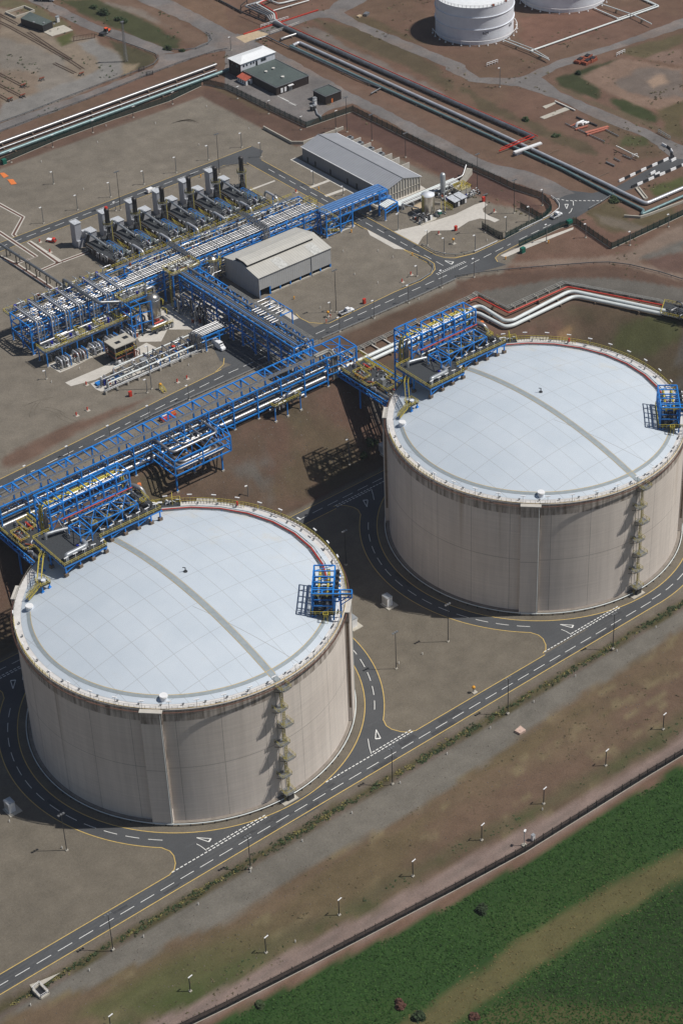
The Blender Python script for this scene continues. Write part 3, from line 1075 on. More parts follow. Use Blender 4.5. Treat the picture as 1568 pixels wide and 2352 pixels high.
# repairs, worn wheel paths and dried mud on the roads; tyre marks in the gravel
rp, dust, ty_ = MB(), MB(), MB()
rg = random.Random(12)
for i in range(16):
    x, y0 = rg.uniform(-95, 125), rg.choice((-55.4, -52.2))
    rp.sheet([(x, y0-1.0), (x+rg.uniform(2, 9), y0-1.0), (x+rg.uniform(2, 9), y0+0.9), (x, y0+0.9)], 0.0435+0.0004*i)
for y in (-55.9, -54.6, -52.9, -51.6):
    dust.strip([(-120+4*i, y+0.12*math.sin(i*0.7)) for i in range(63)], 0.42, 0.046)
for y in (117.2, 118.5, 120.4, 121.6):
    dust.strip([(130+4*i, y+0.1*math.sin(i)) for i in range(20)], 0.42, Z1+0.014)
for k in range(14):
    c = rg.choice(TC)
    a, r = rg.uniform(0, 6.28), rg.uniform(51.8, 55.6)
    rp.strip(arcp(c, r, a, a+rg.uniform(0.05, 0.25), 8), rg.uniform(0.5, 1.6), 0.0502+0.0003*k)
for k in range(10):
    a = T(0, 0, 1180+12*k, 852-4*k, ZP+0.03)
    b = T(0, 0, 1290+9*k, 830+2*k-6*(k % 3), ZP+0.03)
    ty_.strip([a, ((a[0]+b[0])/2, (a[1]+b[1])/2+0.8, a[2]), b], 0.35)
for k in range(5):
    for j in (0, 1.9):
        ty_.strip([(30+9*k+j+14*math.cos(q*0.13+k), 150+14*math.sin(q*0.13+k)-14, ZP+0.025) for q in range(6)], 0.25)
struct('road_patch', rp, 'asphalt_patch')
struct('road_dust', dust, 'asphalt_worn')
struct('tyre_mark', ty_, 'tyre_mark')
# old public side roads
old = MB()
def rough(poly, z, amp=0.45, step=3.0):
    out = []
    n = len(poly)
    for i in range(n):
        a, b = poly[i], poly[(i+1) % n]
        L = math.hypot(b[0]-a[0], b[1]-a[1])
        k = max(1, int(L/step))
        for j in range(k):
            t = j/k
            out.append((a[0]+(b[0]-a[0])*t+random.uniform(-amp, amp), a[1]+(b[1]-a[1])*t+random.uniform(-amp, amp)))
    return out
def fill(mb, poly, z):                          # triangulated, works for hollow outlines
    from mathutils.geometry import tessellate_polygon
    P = [Vector((p[0], p[1], 0)) for p in poly]
    vs_ = [(p.x, p.y, z) for p in P]
    fs_ = []
    for t in tessellate_polygon([P]):
        a, b, c_ = (P[i] for i in t)
        cr = (b.x-a.x)*(c_.y-a.y)-(b.y-a.y)*(c_.x-a.x)
        if abs(cr) > 1e-9:
            fs_.append(tuple(t) if cr > 0 else tuple(t)[::-1])
    mb.add(vs_, fs_)
for tl, pl in (
        ((0, 0), [(-300, 1020), (0, 913), (600, 688), (1060, 505), (1400, 375), (1568, 345), (1640, 335), (1640, 230), (1420, 290), (1300, 350), (1200, 368), (1095, 372), (1102, 415), (1050, 470), (950, 502), (600, 640), (0, 852), (-300, 960)]),
        ((0, 0), [(130, -30), (270, -30), (660, 170), (860, 225), (1120, 325), (1200, 366), (1092, 378), (850, 290), (620, 205), (450, 130)]),
        ((0, 0), [(900, -20), (1140, -20), (1568, 205), (1660, 250), (1660, 335), (1420, 370), (1440, 300), (1430, 240), (1300, 160)]),
        ((640, 0), [(-30, 235), (110, 237), (225, 195), (420, 130), (700, 62), (760, 0), (780, -30), (1000, -30), (960, 5), (800, 85), (880, 140), (1200, 270), (1568, 420), (1640, 450), (1640, 520), (1568, 485), (1200, 335), (830, 172), (700, 125), (620, 120), (490, 165), (300, 232), (175, 292), (-30, 330)]),
        ((640, 0), [(-20, 325), (180, 280), (340, 355), (560, 478), (860, 645), (1070, 748), (1568, 1003), (1790, 1120), (2048, 1176), (2208, 1236), (2348, 1306), (2388, 1331), (2280, 1365), (2208, 1346), (2128, 1316), (1968, 1256), (1568, 1105), (1100, 832), (862, 712), (700, 760), (545, 868), (330, 770), (-20, 612)]),
        ((1280, 0), [(-70, 395), (0, 425), (170, 535), (440, 535), (700, 420), (1100, 300), (1640, 95), (1640, 170), (1000, 372), (700, 475), (590, 535), (720, 635), (1000, 755), (1300, 885), (1520, 985), (1640, 1040), (1640, 1110), (1500, 1090), (1290, 940), (1000, 832), (700, 685), (430, 595), (100, 562), (-70, 480)])):
    fill(old, rough(TT(*tl, pl), 0), Z1+0.016+random.uniform(0, 0.01))
struct('old_road', old, 'asphalt_old')
struct('yellow_road_line', yl, 'line_yellow')
struct('white_road_line', wl, 'line_white')
# concrete aprons and paths
cp = MB()
Z2 = ZP+0.045
fill(cp, TT(640, 480, [(1145, 420), (1310, 510), (1345, 455), (1400, 415), (1568, 410), (1660, 350), (1735, 330), (1800, 340), (1838, 357), (1872, 340), (1800, 312), (1760, 285), (1756, 262), (1790, 235), (1763, 215), (1700, 235), (1568, 300), (1330, 375), (1200, 405)]), Z2+0.02)
cp.sheet(TT(640, 480, [(960, 405), (980, 445), (1150, 540), (1225, 545)]), Z2+0.024)
for pl in ([(575, 122), (735, 62), (722, 52), (560, 112)], [(680, 182), (850, 122), (836, 110), (665, 170)], [(160, 138), (330, 73), (322, 66), (150, 130)], [(690, 457), (882, 382), (868, 372), (676, 446)]):
    cp.sheet(TT(640, 480, pl), Z2)
fill(cp, TT(640, 480, [(250, 905), (315, 893), (490, 1017), (450, 1033)]), Z2+0.03)
fill(cp, TT(640, 480, [(1040, 222), (1095, 207), (1330, 103), (1365, 125), (1130, 225), (1070, 250)]), Z2)
cp.sheet([(221.6, 178), (224.5, 178), (224.5, 236), (221.6, 236)], Z2+0.004)
fill(cp, [(92, 158), (98, 153), (104.5, 158.3), (113, 150.5), (128, 150), (128, 172), (104, 174), (95, 168)], Z2+0.004)
cp.sheet(TT(0, 960, [(450, 285), (490, 310), (660, 265), (1080, 45), (1010, 10), (715, 172)]), Z2+0.008)
fill(cp, TT(0, 960, [(330, 165), (415, 217), (480, 190), (640, 112), (900, 20), (800, -40)]), Z2+0.012)
fill(cp, TT(0, 960, [(625, 292), (660, 330), (695, 346), (720, 345), (1440, 55), (1300, 0)]), Z2+0.016)
for x0 in range(-10, 70):
    pass
cp.sheet(TT(0, 480, [(195, 488), (215, 482), (432, 622), (408, 634)]), Z2)
cp.sheet(TT(1280, 480, [(310, 585), (345, 598), (420, 565), (810, 405), (812, 390), (560, 480), (380, 552)]), Z2)
struct('concrete_apron', cp, 'concrete_pale')
rt_ = MB()
rt_.add([(x, y, Z2+0.002) for x, y in rough(TT(640, 0, [(55, 255), (210, 215), (285, 235), (120, 295)]), 0, 0.2)], [tuple(range(len(rough([(0, 0)], 0)))) or (0,)]) if False else rt_.sheet(TT(640, 0, [(55, 257), (210, 212), (285, 236), (120, 297)]), Z1+0.06)
struct('bridge_slab', rt_, 'sand')
# ---------------------------------------------------------------- the two storage tanks
TOP = 41.6


def roof_z(r):
    return TOP+0.12+6.9*(1-(min(r, 45.0)/45.0)**2)+0.05


def ringline(r, a0, a1, n, z):
    return [(r*math.cos(R(a0+(a1-a0)*i/n)), r*math.sin(R(a0+(a1-a0)*i/n)), z) for i in range(n+1)]


TANK2 = (138.5, 0.8, 0)
t1 = thing('storage_tank', 'nearer huge concrete tank with a pale domed roof, on the left', 'storage tank', (0, 0, 0), 'concrete storage tanks')
w = MB()
w.lathe(0, 0, [(47.0, 0.0), (47.0, TOP)], 240)
w.build('wall', 'tank_wall', t1)
m = MB()
m.lathe(0, 0, [(48.0, 0), (48.0, 0.75), (47.02, 0.80)], 200, False)
m.build('plinth', 'plinth_grey', t1)
m = MB()
m.tube(ringline(48.5, 0, 360, 160, 0.75), 0.16, 6, False)
m.build('base_pipe', 'pipe_white', t1)
m = MB()
for k in range(90):
    a = R(4*k+2)
    m.cbox(48.5*math.cos(a), 48.5*math.sin(a), 0, 0.35, 0.3, 0.62, a)
m.build('pipe_foot', 'dark_steel', t1)
m = MB()
m.lathe(0, 0, [(47.01, TOP-0.22), (47.16, TOP-0.2), (47.16, TOP+0.10), (44.9, TOP+0.12)], 240, False)
m.build('rim', 'rim_paint', t1)
m = MB()
prof = [(45.0*math.sin(PI/2*i/26), 0) for i in range(26, -1, -1)]
prof = [(45.0*i/40, roof_z(45.0*i/40)) for i in range(40, 0, -1)]+[(0.02, roof_z(0))]
m.lathe(0, 0, prof, 180)
m.build('dome', 'tank_roof', t1)
# painted walkways on the dome
def roofstrip(mb, r0, r1, a0, a1, n, dz):
    vs, fs = [], []
    for i in range(n+1):
        a = R(a0+(a1-a0)*i/n)
        for r in (r0, r1):
            vs.append((r*math.cos(a), r*math.sin(a), roof_z(r)+dz))
    for i in range(n):
        fs.append((2*i, 2*i+1, 2*i+3, 2*i+2))
    mb.add(vs, fs)
def crossstrip(mb, x0, x1, y0, y1, n, dz):
    vs, fs = [], []
    for i in range(n+1):
        y = y0+(y1-y0)*i/n
        for x in (x0, x1):
            vs.append((x, y, roof_z(math.hypot(x, y))+dz))
    for i in range(n):
        fs.append((2*i, 2*i+1, 2*i+3, 2*i+2))
    mb.add(vs, fs)
m = MB()
roofstrip(m, 42.3, 43.3, 148, 322, 130, 0.05)
roofstrip(m, 42.3, 43.3, -8, 60, 40, 0.05)
crossstrip(m, -1.7, 0.1, -46.6, 31.8, 80, 0.06)
m.build('walkway', 'walk_paint', t1)
m = MB()
roofstrip(m, 42.16, 42.3, 148, 322, 130, 0.06)
crossstrip(m, -1.83, -1.7, -44.0, 31.8, 80, 0.07)
crossstrip(m, 0.1, 0.23, -44.0, 31.8, 80, 0.07)
m.build('walkway_line', 'line_yellow', t1)
m = MB()
zr = TOP+0.12
m.rail(ringline(46.95, 118, 385, 150, zr)[:-1], 1.1, 1.8, 0.055)
m.build('railing', 'rail_pale', t1)
m = MB()
m.poly(ringline(46.95, 150, 330, 110, zr+0.08), 0.10, 0.22)
m.build('toe_board', 'line_yellow', t1)
m = MB()
m.rail(ringline(47.1, 25, 118, 70, zr), 1.25, 1.3, 0.09)
m.rail(ringline(45.9, 30, 75, 40, zr), 1.1, 1.6, 0.08)
m.rail(ringline(47.0, -42, 25, 45, zr), 1.2, 1.4, 0.085)
m.rail(ringline(47.0, 150, 185, 22, zr), 1.15, 1.4, 0.08)
m.build('yellow_railing', 'yellow_steel', t1)
m = MB()
m.lathe(0, 0, [(47.55, TOP-0.55), (47.9, TOP-0.55), (47.9, TOP-0.5), (47.55, TOP-0.5), (47.55, TOP-0.55)], 200, False)
for k in range(72):
    a = R(5*k)
    m.beam((46.9*math.cos(a), 46.9*math.sin(a), TOP-0.55), (47.75*math.cos(a), 47.75*math.sin(a), TOP-0.55), 0.06)
m.build('spray_ring', 'rust_dark', t1)
for k in range(4):
    a = R(45+90*k)
    ca2, sa2 = math.cos(a), math.sin(a)
    def P2(r, t, z):
        return (r*ca2-t*sa2, r*sa2+t*ca2, z)
    b = MB()
    vs = [P2(46.5, -2.9, 0), P2(48.25, -2.9, 0), P2(48.25, 2.9, 0), P2(46.5, 2.9, 0)]
    vs += [(x, y, TOP-0.3) for x, y, z in vs]
    b.add(vs, [(4, 5, 6, 7), (0, 1, 5, 4), (1, 2, 6, 5), (2, 3, 7, 6)])
    o = b.build('buttress', 'tank_wall', t1)
    c = MB()
    vs = [P2(46.6, -3.1, TOP-0.3), P2(48.5, -3.1, TOP-0.3), P2(48.5, 3.1, TOP-0.3), P2(46.6, 3.1, TOP-0.3)]
    vs += [(x, y, TOP+0.05) for x, y, z in vs]
    c.add(vs, [(3, 2, 1, 0), (4, 5, 6, 7), (0, 1, 5, 4), (1, 2, 6, 5), (2, 3, 7, 6), (3, 0, 4, 7)])
    c.build('buttress_cap', 'concrete_pale', o)
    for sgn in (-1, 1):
        d = MB()  # thin dark brown strip along each flank of the buttress
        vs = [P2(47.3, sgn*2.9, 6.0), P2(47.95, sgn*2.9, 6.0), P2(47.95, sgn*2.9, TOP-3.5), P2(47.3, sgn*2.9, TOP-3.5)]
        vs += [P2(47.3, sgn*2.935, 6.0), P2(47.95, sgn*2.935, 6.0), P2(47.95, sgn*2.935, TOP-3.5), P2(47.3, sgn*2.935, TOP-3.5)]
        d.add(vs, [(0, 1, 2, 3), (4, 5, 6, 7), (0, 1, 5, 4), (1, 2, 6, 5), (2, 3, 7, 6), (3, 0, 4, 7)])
        d.build('flank_strip', 'concrete_brown', o)
    e = MB()
    e.tube([P2(48.32, 2.5, 0.3), P2(48.32, 2.5, TOP-0.4)], 0.11, 6)
    e.build('down_pipe', 'pipe_white', o)
    e = MB()
# floodlights just inside the rim and lamp heads on the railing
fl = MB()
fl.box(-0.12, 0.12, -0.12, 0.12, 0, 0.5)
fl.cbox(0.1, 0, 0.42, 0.35, 0.6, 0.25)
lp = MB()
lp.beam((0, 0, 0), (0, 0, 2.6), 0.09)
lp.beam((0, 0, 2.6), (0, 0.2, 2.65), 0.09)
lh = MB()
lh.cbox(0, 0.1, 2.6, 1.45, 0.35, 0.16)
first = None
for k in range(48):
    a = 7.5*k+3
    if 58 < a < 146:
        continue
    p = (45.5*math.cos(R(a)), 45.5*math.sin(R(a)), zr)
    if first is None:
        first = o = fl.build('floodlight', 'grey_steel', t1, local=True)
    else:
        o = first.copy()
        C.objects.link(o)
    o.location = p
    o.rotation_euler = (0, 0, R(a+random.uniform(-30, 30)))
first = None
for k in range(40):
    a = 9*k+6
    if 85 < a < 148 or 318 < a < 332:
        continue
    p = (47.0*math.cos(R(a)), 47.0*math.sin(R(a)), zr)
    if first is None:
        first = o = lp.build('rim_lamp', 'grey_steel', t1, local=True)
        lh.build('lamp_head', 'white_paint', o, local=True)
    else:
        o = copy_tree(first, t1)
    o.location = p
    o.rotation_euler = (0, 0, R(a+90))
for x, y in ((-28.6, -32.6), (-35.3, 23.5)):
    v = MB()
    r = math.hypot(x, y)
    v.cyl(x, y, roof_z(r)-0.4, roof_z(r)+1.0, 1.0, n=20)
    o = v.build('roof_hatch', 'tank_white', t1)
    v = MB()
    v.cyl(x, y, roof_z(r)+1.0, roof_z(r)+1.35, 1.2, 1.1, n=20)
    v.build('hatch_lid', 'white_paint', o)
v = MB()
z0 = roof_z(5)
v.cyl(3.6, 1.6, z0, z0+0.25, 0.6, n=10)
v.beam((3.6, 1.6, z0), (3.6, 1.6, z0+1.5), 0.22)
v.beam((3.6, 1.6, z0+1.45), (2.9, 1.9, z0+1.7), 0.18)
v.build('roof_davit', 'dark_steel', t1)
v = MB()
v.cyl(38.5, 24.6, TOP+0.9, TOP+2.2, 0.3, n=8)
v.build('hydrant', 'red_paint', t1)
t2 = dup(t1, TANK2, label='farther huge concrete tank with a pale domed roof, by the right edge', group='concrete storage tanks')

# ---------------------------------------------------------------- ladder tower up the wall
lt = thing('ladder_tower', 'yellow caged ladder tower with landings down the sunlit wall of the nearer tank', 'ladder tower', (-1.6, -48.0, 0), 'ladder towers on the tanks')
lev = [2.9, 9.9, 15.4, 21.7, 27.7, 34.2, 40.6]
m, fr, st = MB(), MB(), MB()
for i, z in enumerate(lev):
    s = -1 if i % 2 else 1
    xo = -1.6+s*0.8*(0 if i == 0 else 1)
    d = MB()
    d.box(xo-1.6, xo+1.6, -50.1, -47.05, z, z+0.14)
    o = d.build('landing', 'grey_steel', lt)
    k = MB()
    k.box(xo-0.9, xo+1.0, -50.16, -50.11, z-0.15, z+0.75)
    k.build('kick_panel', 'galv', o)
    m.rail([(xo-1.6, -47.2, z+0.14), (xo-1.6, -50.1, z+0.14), (xo+1.6, -50.1, z+0.14), (xo+1.6, -47.2, z+0.14)], 1.15, 1.4, 0.075)
    fr.beam((xo-1.5, -50.0, z), (xo-1.5, -47.0, z-1.8), 0.12)
    fr.beam((xo+1.5, -50.0, z), (xo+1.5, -47.0, z-1.8), 0.12)
    zb = lev[i-1]+0.14 if i else 0.0
    lx = xo-s*1.0
    for q in (-0.28, 0.28):
        st.beam((lx+q, -48.6, zb), (lx+q, -48.6, z+1.2), 0.10)
    zz = zb+0.4
    while zz < z:
        st.beam((lx-0.28, -48.6, zz), (lx+0.28, -48.6, zz), 0.06)
        zz += 0.4
    zz = zb+2.2
    while zz < z+1:
        hoop = [(lx+0.42*math.cos(R(a)), -48.65-0.42*math.sin(R(a))*1.6, zz) for a in range(0, 181, 45)]
        st.poly(hoop, 0.07)
        zz += 0.9
    for a in (30, 90, 150):
        st.beam((lx+0.42*math.cos(R(a)), -48.65-0.67*math.sin(R(a)), zb+2.2), (lx+0.42*math.cos(R(a)), -48.65-0.67*math.sin(R(a)), z+1.0), 0.06)
m.build('railing', 'yellow_dull', lt)
fr.build('bracket', 'dark_steel', lt)
st.build('ladder', 'yellow_dull', lt)
m = MB()
for x in (-0.35, -2.85):
    m.tube([(x, -47.5, 0.2), (x, -47.5, TOP)], 0.08, 6)
m.build('riser_pipe', 'grey_steel', lt)
m = MB()
m.box(-2.2, -0.2, -49.6, -48.9, 0, 2.9)
m.build('gate_cage', 'dark_steel', lt)
m = MB()
m.box(-4.2, 0.8, -50.3, -48.2, 0, 0.16)
m.build('foot_slab', 'concrete', lt)
dup(lt, (TANK2[0]-1.6, TANK2[1]-48.0, 0), label='yellow caged ladder tower with landings on the wall of the farther tank')

# ---------------------------------------------------------------- pump platform on the dome
pp = thing('pump_platform', 'blue steel pump platform with dark deck and tall pipe frame on the nearer dome', 'pump platform', (0, 40, 43), 'pump platforms on the domes')
DZ = 47.0
dk = [(-19.2, 45.5), (-19.4, 28.4), (-4.8, 28.6), (-4.2, 33.2), (17.2, 32.8), (17.4, 46.5)]
m = MB()
m.prism(dk, DZ-0.3, DZ)
m.build('deck', 'grating_dark', pp)
m = MB()
P = [(x, y, DZ-0.45) for x, y in dk]
m.poly(P, 0.22, 0.35, True)
for x in range(-17, 17, 4):
    m.beam((x, 34, DZ-0.6), (x, 45.5, DZ-0.6), 0.3, 0.5)
m.build('deck_beam', 'blue_steel', pp)
m = MB()
m.rail([(x, y, DZ) for x, y in dk[::1]][0:5]+[(17.2, 37.5, DZ)], 1.15, 2.4, 0.085)
m.rail([(-19.2, 45.5, DZ), (-13, 45.6, DZ)], 1.15, 1.5, 0.12)
m.rail([(17.2, 39, DZ), (17.4, 46.5, DZ), (15.2, 46.6, DZ)], 1.15, 1.5, 0.12)
m.build('railing', 'yellow_steel', pp)
legs = [(-19.0, 28.7), (-14.0, 28.8), (-9.6, 28.9), (-5.0, 29.0), (-0.2, 33.4), (4.6, 33.3), (9.1, 33.2), (13.6, 33.1), (16.9, 33.3), (-19.0, 37.0), (-12.0, 37.0), (-5, 38), (4.6, 39.0), (13.6, 39.0), (-17, 41.0)]
for x, y in legs:
    z0 = roof_z(math.hypot(x-1.55, y-2.0))-1.6
    l = MB()
    l.beam((x, y, z0+1.0), (x, y, DZ-0.3), 0.36)
    o = l.build('leg', 'blue_steel', pp)
    l = MB()
    l.cbox(x, y, z0-0.3, 1.1, 1.1, 1.35)
    l.build('leg_plinth', 'concrete_brown', o)
m = MB()
for a, b in ((0, 1), (2, 3), (4, 5), (6, 7)):
    (xa, ya), (xb, yb) = legs[a], legs[b]
    m.beam((xa, ya, roof_z(math.hypot(xa-1.55, ya-2.0))-0.4), (xb, yb, DZ-0.6), 0.22)
m.build('leg_brace', 'blue_steel', pp)
# tall pipe frame
XF = [-12.7+4.64*i for i in range(7)]
ZT = 55.0
for i, x in enumerate(XF):
    for y, zb in ((45.4, DZ-2), (51.5 if i > 1 else 53.9, 38.5 if i > 1 else 12.0)):
        l = MB()
        l.beam((x, y, zb), (x, y, ZT), 0.42)
        l.build('column', 'blue_steel', pp)
l = MB()
l.beam((-12.7, 49.6, 12.0), (-12.7, 49.6, ZT), 0.42)
l.build('column', 'blue_steel', pp)
m = MB()
for z in (ZT, 52.4, 49.6, DZ-0.4):
    m.beam((XF[0], 45.4, z), (XF[6], 45.4, z), 0.34)
    m.beam((XF[2], 51.5, z), (XF[6], 51.5, z), 0.34)
    m.beam((XF[0], 53.9, z), (XF[2], 53.9, z), 0.34)
for z in (43, 35, 28, 20):
    m.beam((XF[0], 53.9, z), (XF[1], 53.9, z), 0.3)
    m.beam((XF[0], 49.6, z), (XF[0], 53.9, z), 0.3)
    if z > 40:
        m.beam((XF[2], 51.5, z), (XF[6], 51.5, z), 0.3)
for i, x in enumerate(XF):
    yb = 51.5 if i > 1 else 53.9
    for z in (ZT, 51.0, DZ-0.4):
        m.beam((x, 45.4, z), (x, yb, z), 0.30)
m.build('frame_beam', 'blue_steel', pp)
m = MB()
for i in range(6):
    x0, x1 = XF[i], XF[i+1]
    yb = 51.5 if i > 0 else 53.9
    if i in (0, 1, 3, 5):
        m.beam((x0, 45.4, ZT), (x1, yb, ZT), 0.2)
        m.beam((x1, 45.4, ZT), (x0, yb, ZT), 0.2)
for a, b in ((XF[0], XF[1]), (XF[5], XF[6])):
    m.beam((a, 45.4, DZ), (b, 45.4, 52.4), 0.22)
    m.beam((b, 51.5, DZ), (a, 51.5, 52.4), 0.22)
for z in (44, 50):
    m.beam((XF[0], 45.4, z), (XF[0], 53.9, z+5), 0.22)
m.build('frame_brace', 'blue_steel', pp)
for y, z, r, mat in ((47.2, 53.8, 0.42, 'pipe_silver'), (49.1, 53.9, 0.24, 'yellow_steel'), (50.3, 53.6, 0.28, 'yellow_steel'), (51.0, 51.2, 0.4, 'pipe_silver'), (46.6, 50.8, 0.22, 'pipe_dull'), (48.4, 50.6, 0.35, 'pipe_dull'), (45.0, 49.4, 0.16, 'pipe_red'), (44.7, 47.9, 0.2, 'pipe_white')):
    m = MB()
    m.pipe([(XF[0]-0.5, y, z-9), (XF[0]-0.5, y, z), (XF[6]-0.8, y, z), (XF[6]-0.8, y-1.5, z), (XF[6]-0.8, y-1.5, DZ+1)] if mat not in ('pipe_red', 'pipe_white') else [(-9, y, z), (15.5, y, z)], r, 8)
    m.build('pipe', mat, pp)
random.seed(21)
for i in range(26):
    m = MB()
    x, y = random.uniform(-12, 14), random.uniform(44.0, 51)
    z = random.uniform(45.5, 51)
    if random.random() < 0.5:
        m.tube([(x, y, z), (x, y, z+random.uniform(1.5, 4))], random.choice((0.14, 0.2, 0.28)), 7)
    else:
        m.pipe([(x, y, z), (x, y-random.uniform(1, 4), z), (x, y-4, DZ+0.5)], random.choice((0.12, 0.18, 0.24)), 7)
    m.build('riser_pipe', random.choice(('pipe_silver', 'pipe_dull', 'pipe_silver', 'grey_steel')), pp)
# low lifting frames on the deck
m = MB()
z1 = 50.4
for (xs, ys) in (([-5.2, 0.2, 5.6, 11.2], [35.7, 42.0]), ([-10.2, -6.4], [33.6, 40.0])):
    for x in xs:
        for y in ys:
            m.beam((x, y, DZ), (x, y, z1), 0.28)
        m.beam((x, ys[0], z1), (x, ys[1], z1), 0.26)
    for y in ys:
        m.beam((xs[0], y, z1), (xs[-1], y, z1), 0.28)
    for a, b in zip(xs, xs[1:]):
        m.beam((a, ys[0], z1), (b, ys[1], z1), 0.16)
        m.beam((b, ys[0], z1), (a, ys[1], z1), 0.16)
        m.beam((a, ys[0], DZ), (b, ys[0], z1), 0.16)
m.build('lifting_frame', 'blue_steel', pp)
# pump heads, elbows and valves
for i, x in enumerate((-3.0, 1.6, 6.2, 10.8, 14.2)):
    m = MB()
    m.cyl(x, 37.4, DZ, DZ+0.9, 1.0, n=14)
    m.cyl(x, 37.4, DZ+0.9, DZ+1.7, 0.7, 0.6, n=14)
    m.tube([(x-1.6, 38.8, DZ+0.9), (x+1.6, 35.6, DZ+0.9)], 0.75, 10)
    m.build('pump_head', 'dark_steel', pp)
    m = MB()
    m.pipe([(x+0.6, 35.4, DZ), (x+0.6, 35.4, DZ+1.3), (x+0.6, 40.5, DZ+1.3), (x+0.6, 45.0, DZ+1.3)], 0.32, 8)
    m.build('discharge_pipe', 'pipe_silver' if i % 2 else 'pipe_dull', pp)
    m = MB()
    m.rail([(x-0.8, 36.9, DZ+1.8), (x+0.8, 36.9, DZ+1.8), (x+0.8, 38.2, DZ+1.8), (x-0.8, 38.2, DZ+1.8)], 1.0, 0.8, 0.1, True)
    m.build('pump_cage', 'yellow_steel', pp)
for pts, r in (([(-17.3, 30.6, DZ), (-17.3, 30.6, DZ+1.7), (-15.0, 30.9, DZ+1.5), (-9.6, 31.4, DZ+1.2), (-9.6, 34.5, DZ+1.2)], 0.75), ([(-16.4, 43.2, DZ), (-16.2, 43.2, DZ+1.6), (-12.5, 42.6, DZ+1.4), (-9.5, 41.9, DZ+1.2)], 0.55)):
    m = MB()
    m.pipe(pts, r, 14, 1.2)
    m.build('vent_pipe', 'duct_grey', pp)
m = MB()
m.pipe([(16.0, 50.0, DZ), (16.5, 47.0, DZ+1.6), (18.0, 44.0, DZ+1.4), (18.0, 42.0, DZ-2)], 0.75, 12, 1.5)
m.build('vent_pipe', 'pipe_silver', pp)
m = MB()
m.cyl(18.6, 46.0, DZ+0.8, DZ+1.7, 0.6, n=10)
m.build('beacon', 'orange_paint', pp)
for i in range(44):
    m = MB()
    x, y = random.uniform(-12, 16.5), random.uniform(38.5, 45.0)
    if i > 36:
        x, y = random.uniform(-13, -6), random.uniform(30.5, 33.2)
    h = random.uniform(0.4, 1.8)
    k = random.random()
    if k < 0.35:
        m.cyl(x, y, DZ, DZ+h, random.uniform(0.18, 0.5), n=8)
        m.build('valve', random.choice(('pipe_dull', 'dark_steel', 'deep_blue')), pp)
    elif k < 0.8:
        L = random.uniform(1, 3.5)
        ax = random.random() < 0.5
        m.pipe([(x, y, DZ), (x, y, DZ+h), (x+L, y, DZ+h) if ax else (x, y-L*0.8, DZ+h), (x+L, y, DZ) if ax else (x, y-L*0.8, DZ)], random.uniform(0.1, 0.24), 7)
        m.build('pipework', random.choice(('pipe_silver', 'pipe_dull', 'grey_steel', 'pipe_silver')), pp)
    else:
        m.cbox(x, y, DZ, random.uniform(0.5, 1.2), random.uniform(0.4, 0.8), h)
        m.build('junction_box', random.choice(('galv', 'white_paint', 'dark_steel')), pp)
for i in range(12):
    m = MB()
    x = -18+34*i/11
    m.cbox(x, 29.4 if x < -5.2 else 33.8, DZ+1.9, 1.5, 0.3, 0.15, random.uniform(-0.4, 0.4))
    m.beam((x, 29.3 if x < -5.2 else 33.7, DZ), (x, 29.3 if x < -5.2 else 33.7, DZ+1.9), 0.09)
    m.build('lamp', 'white_paint', pp)
pp.location = (-1.55, 38.0, 44.6)
dup(pp, (TANK2[0]-1.55, TANK2[1]+38.0, 44.6), label='blue steel pump platform with dark deck and tall pipe frame on the farther dome')

# ---------------------------------------------------------------- stair from the rim to the platform
sr = thing('access_stair', 'yellow railed stair with a mid landing climbing from the nearer rim to its pump platform', 'stair', (-28, 29, 42), 'stairs to the pump platforms')
def flight(a, b, w, mat_t='grey_steel'):
    tr, rl = MB(), MB()
    a, b = Vector(a), Vector(b)
    d = b-a
    hd = Vector((d.x, d.y, 0)).normalized()
    n_ = Vector((-hd.y, hd.x, 0))
    k = max(2, int(abs(d.z)/0.22))
    for i in range(k+1):
        p = a+d*(i/k)
        tr.beam(p-n_*w/2, p+n_*w/2, 0.3, 0.06)
    for s in (-1, 1):
        rl.beam(a+n_*s*w/2, b+n_*s*w/2, 0.12, 0.28)
        rl.rail([a+n_*s*w/2, b+n_*s*w/2], 1.1, 1.5, 0.09)
    return tr, rl
zl = 45.6
segs = [((-27.8, 29.6, zl), (-22.6, 36.4, DZ)), ((-22.6, 36.4, DZ), (-19.3, 38.8, DZ)), ((-33.6, 27.2, 43.0), (-29.0, 27.6, zl))]
for a, b in segs:
    tr, rl = flight(a, b, 1.2)
    tr.build('tread', 'grey_steel', sr)
    rl.build('railing', 'yellow_steel', sr)
m = MB()
m.box(-29.2, -26.2, 26.2, 29.6, zl-0.2, zl)
m.build('landing', 'grating_dark', sr)
m = MB()
m.rail([(-29.2, 28.3, zl), (-29.2, 29.6, zl), (-28.5, 29.6, zl)], 1.1, 1.2, 0.1)
m.rail([(-27.0, 29.6, zl), (-26.2, 29.6, zl), (-26.2, 26.2, zl), (-29.2, 26.2, zl), (-29.2, 27.0, zl)], 1.1, 1.2, 0.1)
m.build('landing_railing', 'yellow_steel', sr)
for x, y in ((-28.9, 26.5), (-26.5, 26.5), (-26.5, 29.3), (-28.9, 29.3), (-22.8, 36.0)):
    m = MB()
    z0 = roof_z(math.hypot(x, y))
    m.beam((x, y, z0), (x, y, (zl if x < -24 else DZ)-0.1), 0.3)
    m.cbox(x, y, z0-0.2, 0.8, 0.8, 0.6)
    m.build('leg', 'blue_steel', sr)
m = MB()
m.cyl(-27.5, 27.9, zl, zl+0.8, 0.7, n=14)
m.build('hatch', 'tank_white', sr)
